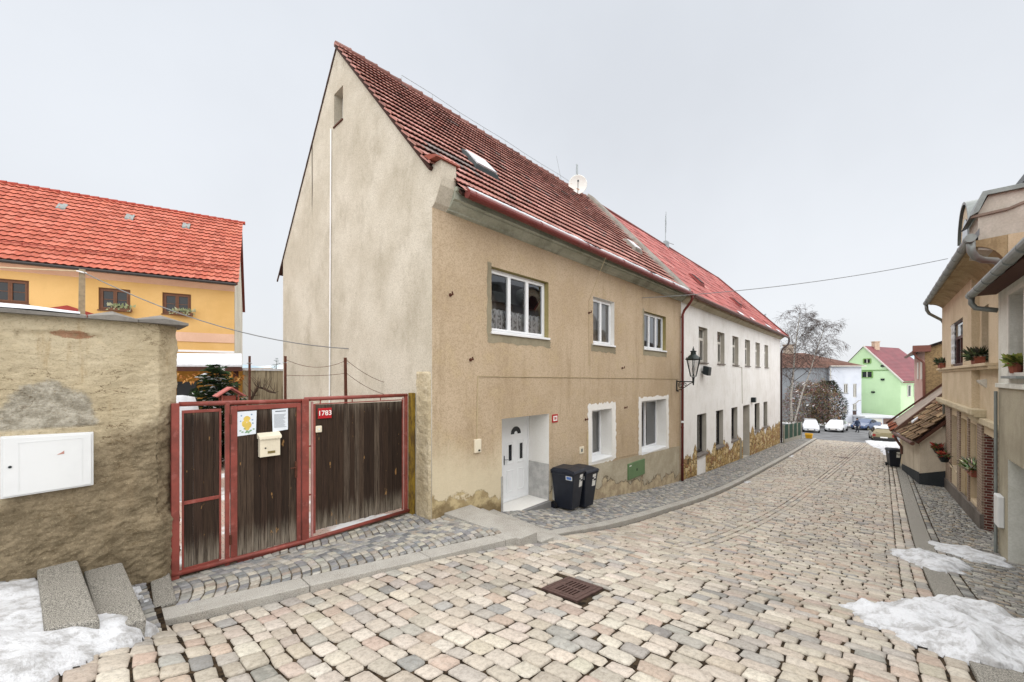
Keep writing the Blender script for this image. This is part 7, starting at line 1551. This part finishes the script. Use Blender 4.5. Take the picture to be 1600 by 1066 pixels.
# parked cars and a walker
def make_car(label, kind, paint, loc, head, L=4.3, W=1.75, H=1.45, snow=False, group='cars parked at the crossing'):
    t = thing('parked_car', label, 'car', loc, YAW-90+head, group)
    st = {'wagon': [(-.5, .45, .80, 0, .86), (-.485, .32, .92, 0, .94), (-.46, .28, .95, .97, .97), (-.40, .26, .96, 1.0, 1), (-.05, .2, .94, 1.0, 1), (.08, .2, .93, .985, 1), (.235, .22, .91, 0, 1), (.40, .25, .80, 0, .97), (.475, .28, .70, 0, .90), (.5, .32, .60, 0, .80)],
          'coupe': [(-.5, .45, .82, 0, .86), (-.48, .34, .97, 0, .94), (-.36, .28, .99, 0, .98), (-.22, .24, .97, .93, 1), (-.06, .2, .95, 1.0, 1), (.03, .2, .93, .98, 1), (.20, .22, .90, 0, 1), (.38, .25, .80, 0, .97), (.47, .28, .68, 0, .90), (.5, .32, .58, 0, .8)],
          'hatch': [(-.5, .42, .80, 0, .88), (-.485, .32, .94, 0, .96), (-.41, .28, .97, .93, .98), (-.33, .26, .98, 1.0, 1), (-.05, .2, .95, 1.0, 1), (.09, .2, .93, .97, 1), (.25, .22, .90, 0, 1), (.42, .25, .79, 0, .97), (.48, .28, .68, 0, .90), (.5, .32, .58, 0, .8)]}[kind]
    m_ = MB(); rings = []
    for x, zb2, zt2, rf_, w in st:
        hw2 = W/2*w; top = H*rf_ if rf_ else zt2+.03; tw = .72 if rf_ else .80
        half = [(hw2*.80, zb2), (hw2*.98, zb2+.12), (hw2, (zb2+zt2)/2), (hw2*.95, zt2), (hw2*tw, top-.06 if rf_ else zt2+.02), (hw2*tw*.80, top), (0, top+.012)]
        rings.append([(x*L, y, z_) for y, z_ in half]+[(x*L, -y, z_) for y, z_ in half[-2::-1]])
    n = len(rings[0]); vs = [p for r_ in rings for p in r_]
    fs = [(i*n+k, i*n+k+1, (i+1)*n+k+1, (i+1)*n+k) for i in range(len(rings)-1) for k in range(n-1)]+[(i*n, (i+1)*n, (i+1)*n+n-1, i*n+n-1) for i in range(len(rings)-1)]
    m_.add(vs, fs+[tuple(range(n)), tuple((len(rings)-1)*n+k for k in range(n))]); m_.build('body', paint, t, smooth=False, bevel=.03, local=True)
    def quad(i, j, k0, k1, ins=.12):
        a, b, c, d = [Vector(rings[q][k]) for q, k in ((i, k0), (j, k0), (j, k1), (i, k1))]; cen = (a+b+c+d)/4; nr = (b-a).cross(d-a).normalized()
        if nr.dot(cen-Vector((0, 0, .6))) < 0: nr = -nr
        return [p.lerp(cen, ins)+nr*.012 for p in (a, b, c, d)]
    cab = [i for i, s_ in enumerate(st) if s_[3]]; wsh = cab[-1]; rea = cab[0]
    for nm, qs in (('windscreen', [quad(wsh, wsh+1, 4, 8, .1)]), ('rear_window', [quad(rea-1, rea, 4, 8, .12)])):
        m_ = MB(); [m_.face(*q) for q in qs]; m_.build(nm, M_DGLASS, t, local=True)
    for k0, k1 in ((3, 4), (n-4, n-5)):
        for i in cab[:-1]:
            if rings[i+1][0][0]-rings[i][0][0] > .25: m_ = MB(); m_.face(*quad(i, i+1, k0, k1, .1)); m_.build('side_window', M_DGLASS, t, local=True)
        i = wsh; a, b, c = Vector(rings[i][k0]), Vector(rings[i+1][k0]), Vector(rings[i][k1]); cen = (a+b+c)/3; off = Vector((0, .015 if a.y > 0 else -.015, .008)); m_ = MB(); m_.face(*[p.lerp(cen, .14)+off for p in (a, b, c)]); m_.build('side_window', M_DGLASS, t, local=True)
    for sx in (-.31, .31):
        for sy in (-1, 1):
            m_ = MB(); yw = sy*(W/2-.09); m_.lathe([(.2, -.1), (.30, -.1), (.325, -.06), (.325, .06), (.30, .1), (.2, .1)], (sx*L, yw, .325), 18, axis='y'); w = m_.build('wheel', M_RUBBER, t, local=True); m_ = MB(); m_.lathe([(.03, -.105), (.2, -.085), (.2, .085), (.03, .105)], (sx*L, yw, .325), 12, axis='y'); m_.build('rim', M_STEEL, w, local=True)
    for sy in (-1, 1):
        m_ = MB(); m_.hexa([(L*.455, sy*W*.27, .60), (L*.49, sy*W*.27, .60), (L*.465, sy*W*.44, .62), (L*.43, sy*W*.44, .62)], [(L*.44, sy*W*.27, .72), (L*.475, sy*W*.27, .70), (L*.455, sy*W*.44, .76), (L*.42, sy*W*.44, .76)]); m_.build('headlight', M_LAMP, t, local=True)
        m_ = MB(); m_.box(-L*.505, -L*.47, *sorted((sy*W*.34, sy*W*.47)), .62, .85); m_.build('taillight', M_TAIL, t, local=True)
        m_ = MB(); m_.box(L*.16, L*.20, *sorted((sy*W*.5, sy*W*.58)), .92, 1.05); m_.build('mirror', paint, t, local=True)
    m_ = MB(); m_.box(L*.475, L*.508, -W*.22, W*.22, .36, .50); m_.build('grille', M_BLACKWD, t, local=True)
    for sx in (-1, 1): m_ = MB(); m_.box(*sorted((sx*L*.503, sx*L*.513)), -.26, .26, .50 if sx < 0 else .40, .61 if sx < 0 else .51); m_.build('number_plate', M_NUM, t, local=True)
    if kind == 'hatch': m_ = MB(); m_.box(-L*.507, -L*.45, -W*.44, W*.44, .28, .56); m_.build('bumper', M_BLACKWD, t, local=True)
    if snow:
        m_ = MB(); i0 = cab[0]; vs = []; ks = (4, 5, 6, 7, 8)
        for i in cab:
            for k in ks: p = Vector(rings[i][k]); vs.append((p.x, p.y*.97, p.z+.05+.02*(k % 2)))
        m_.add(vs, [(a*5+b, a*5+b+1, a*5+b+6, a*5+b+5) for a in range(len(cab)-1) for b in range(4)]); m_.build('roof_snow', M_SNOW2, t, local=True, smooth=True)
    return t
M_LAMP = plain('lamp_glass', '#c9cdd0', .2, .9); M_TAIL = plain('tail_lamp', '#8f2a24', .3, .9)
def paintm(n, h): 
    g_ = G(n); m_ = g_.fin(C(h, .9), .28, None, 0, .5); g_.b.inputs['Coat Weight'].default_value = .6; return m_
def on(s, y): return (s, y, g1(s, y)+.01)
make_car('small white estate car nearest the brown shrub, facing the fence', 'wagon', paintm('white_paint', '#dfe2e6'), on(60.9, 6.0), 235, L=4.0, W=1.68)
make_car('big white saloon car with a black grille, parked in the middle of the crossing', 'coupe', paintm('clean_white_paint', '#e6e8ea'), on(64.6, 3.75), 222, L=4.5, W=1.82, H=1.42)
make_car('dark blue car half hidden behind the walking person', 'coupe', paintm('blue_paint', '#43587d'), on(71.2, 1.1), 205, L=4.3, W=1.75)
make_car('gold hatchback seen from behind with snow on its roof', 'hatch', paintm('gold_paint', '#857a58'), on(54.2, -.35), 52, L=3.9, W=1.72, H=1.42, snow=True)

def make_person(loc, rz, label):
    t = thing('person', label, 'person', loc, rz)
    V = {'pel': (0, 0, .95, .15), 'wai': (0, .01, 1.1, .145), 'che': (0, 0, 1.32, .175), 'nek': (0, .01, 1.5, .075), 'nk2': (0, .02, 1.56, .06), 'hd1': (0, .03, 1.63, .085), 'hd2': (0, .03, 1.72, .09), 'hd3': (0, .02, 1.78, .05)}
    E_ = [('pel', 'wai'), ('wai', 'che'), ('che', 'nek'), ('nek', 'nk2'), ('nk2', 'hd1'), ('hd1', 'hd2'), ('hd2', 'hd3')]
    for s_, fw, sw in ((1, .22, -.16), (-1, -.16, .14)):
        k = 'l' if s_ > 0 else 'r'
        V.update({k+'hip': (s_*.1, 0, .88, .105), k+'kne': (s_*.1, fw*.55, .49, .072), k+'ank': (s_*.1, fw-(.12 if fw < 0 else 0), .09+(.05 if fw < 0 else 0), .05), k+'toe': (s_*.11, fw+.16-(.12 if fw < 0 else 0), .045, .042),
                  k+'sho': (s_*.19, 0, 1.43, .085), k+'elb': (s_*.25, sw*.5-.03, 1.16, .062), k+'wri': (s_*.25, sw+.04, .93, .042), k+'plm': (s_*.25, sw+.055, .86, .036)})
        E_ += [('pel', k+'hip'), (k+'hip', k+'kne'), (k+'kne', k+'ank'), (k+'ank', k+'toe'), ('che', k+'sho'), (k+'sho', k+'elb'), (k+'elb', k+'wri'), (k+'wri', k+'plm')]
        for f in range(4): V[k+'f%d' % f] = (s_*(.25-.005), sw+.03+.02*f, .79-.01*(f in (1, 2)), .01); V[k+'g%d' % f] = (s_*.235, sw+.032+.02*f, .755-.012*(f in (1, 2)), .009); E_ += [(k+'plm', k+'f%d' % f), (k+'f%d' % f, k+'g%d' % f)]
        V[k+'th'] = (s_*.235, sw+.10, .83, .011); V[k+'t2'] = (s_*.228, sw+.112, .80, .009); E_ += [(k+'plm', k+'th'), (k+'th', k+'t2')]
    ks = list(V); me = D.meshes.new('body'); me.from_pydata([V[k][:3] for k in ks], [(ks.index(a), ks.index(b)) for a, b in E_], []); o = D.objects.new('body', me); COL.objects.link(o); o.parent = t
    sk_ = o.modifiers.new('skin', 'SKIN'); ss_ = o.modifiers.new('sub', 'SUBSURF'); ss_.levels = ss_.render_levels = 1
    for i, k in enumerate(ks): me.skin_vertices[0].data[i].radius = (V[k][3], V[k][3]*(.8 if k in ('che', 'wai', 'pel') else 1)); me.skin_vertices[0].data[i].use_root = (k == 'pel')
    g_ = G('walker_clothes'); z = g_.xyz(g_.obj())[2]; x = g_.m('ABSOLUTE', g_.xyz(g_.obj())[0])
    c = g_.mix(g_.ss(z, .86, .88), C('#1d2027'), C('#26324a')); c = g_.mix(g_.ss(z, 1.55, 1.57), c, C('#b98b74')); c = g_.mix(g_.m('MULTIPLY', g_.ss(z, .92, .90), g_.ss(x, .20, .21)), c, C('#b98b74')); c = g_.mix(g_.ss(z, .10, .08), c, C('#121212'))
    me.materials.append(g_.fin(c, .85))
    m_ = MB(); m_.lathe([(.10, 1.66), (.112, 1.70), (.105, 1.77), (.07, 1.815), (.001, 1.83)], (0, .015, 0), 14); m_.build('hair', plain('dark_hair', '#2a2420', .8), t, local=True, smooth=True)
    m_ = MB(); m_.lathe([(.205, .82), (.21, .86), (.19, 1.05), (.215, 1.25), (.22, 1.38), (.15, 1.47), (.085, 1.53), (.08, 1.55)], (0, 0, 0), 18); m_.v = [(a, b*.72+.01, c) for a, b, c in m_.v]; m_.build('jacket', plain('navy_jacket', '#26344d', .8, .9), t, local=True, smooth=True)
    m_ = MB()
    for sx in (-.035, .035): m_.lathe([(.001, -.008), (.011, 0), (.001, .008)], (sx, .118, 1.69), 8)
    m_.build('eyes', M_DARKIRON, t, local=True)
    m_ = MB(); m_.hexa([(-.014, .105, 1.635), (.014, .105, 1.635), (.010, .142, 1.638), (-.010, .142, 1.638)], [(-.008, .10, 1.69), (.008, .10, 1.69), (.004, .122, 1.685), (-.004, .122, 1.685)]); m_.box(-.025, .025, .112, .120, 1.600, 1.608)
    m_.build('face', plain('skin', '#b98b74', .7), t, local=True)
make_person(on(64.2, 1.75), YAW-90+10, 'person in a dark navy jacket and dark trousers walking across the asphalt')
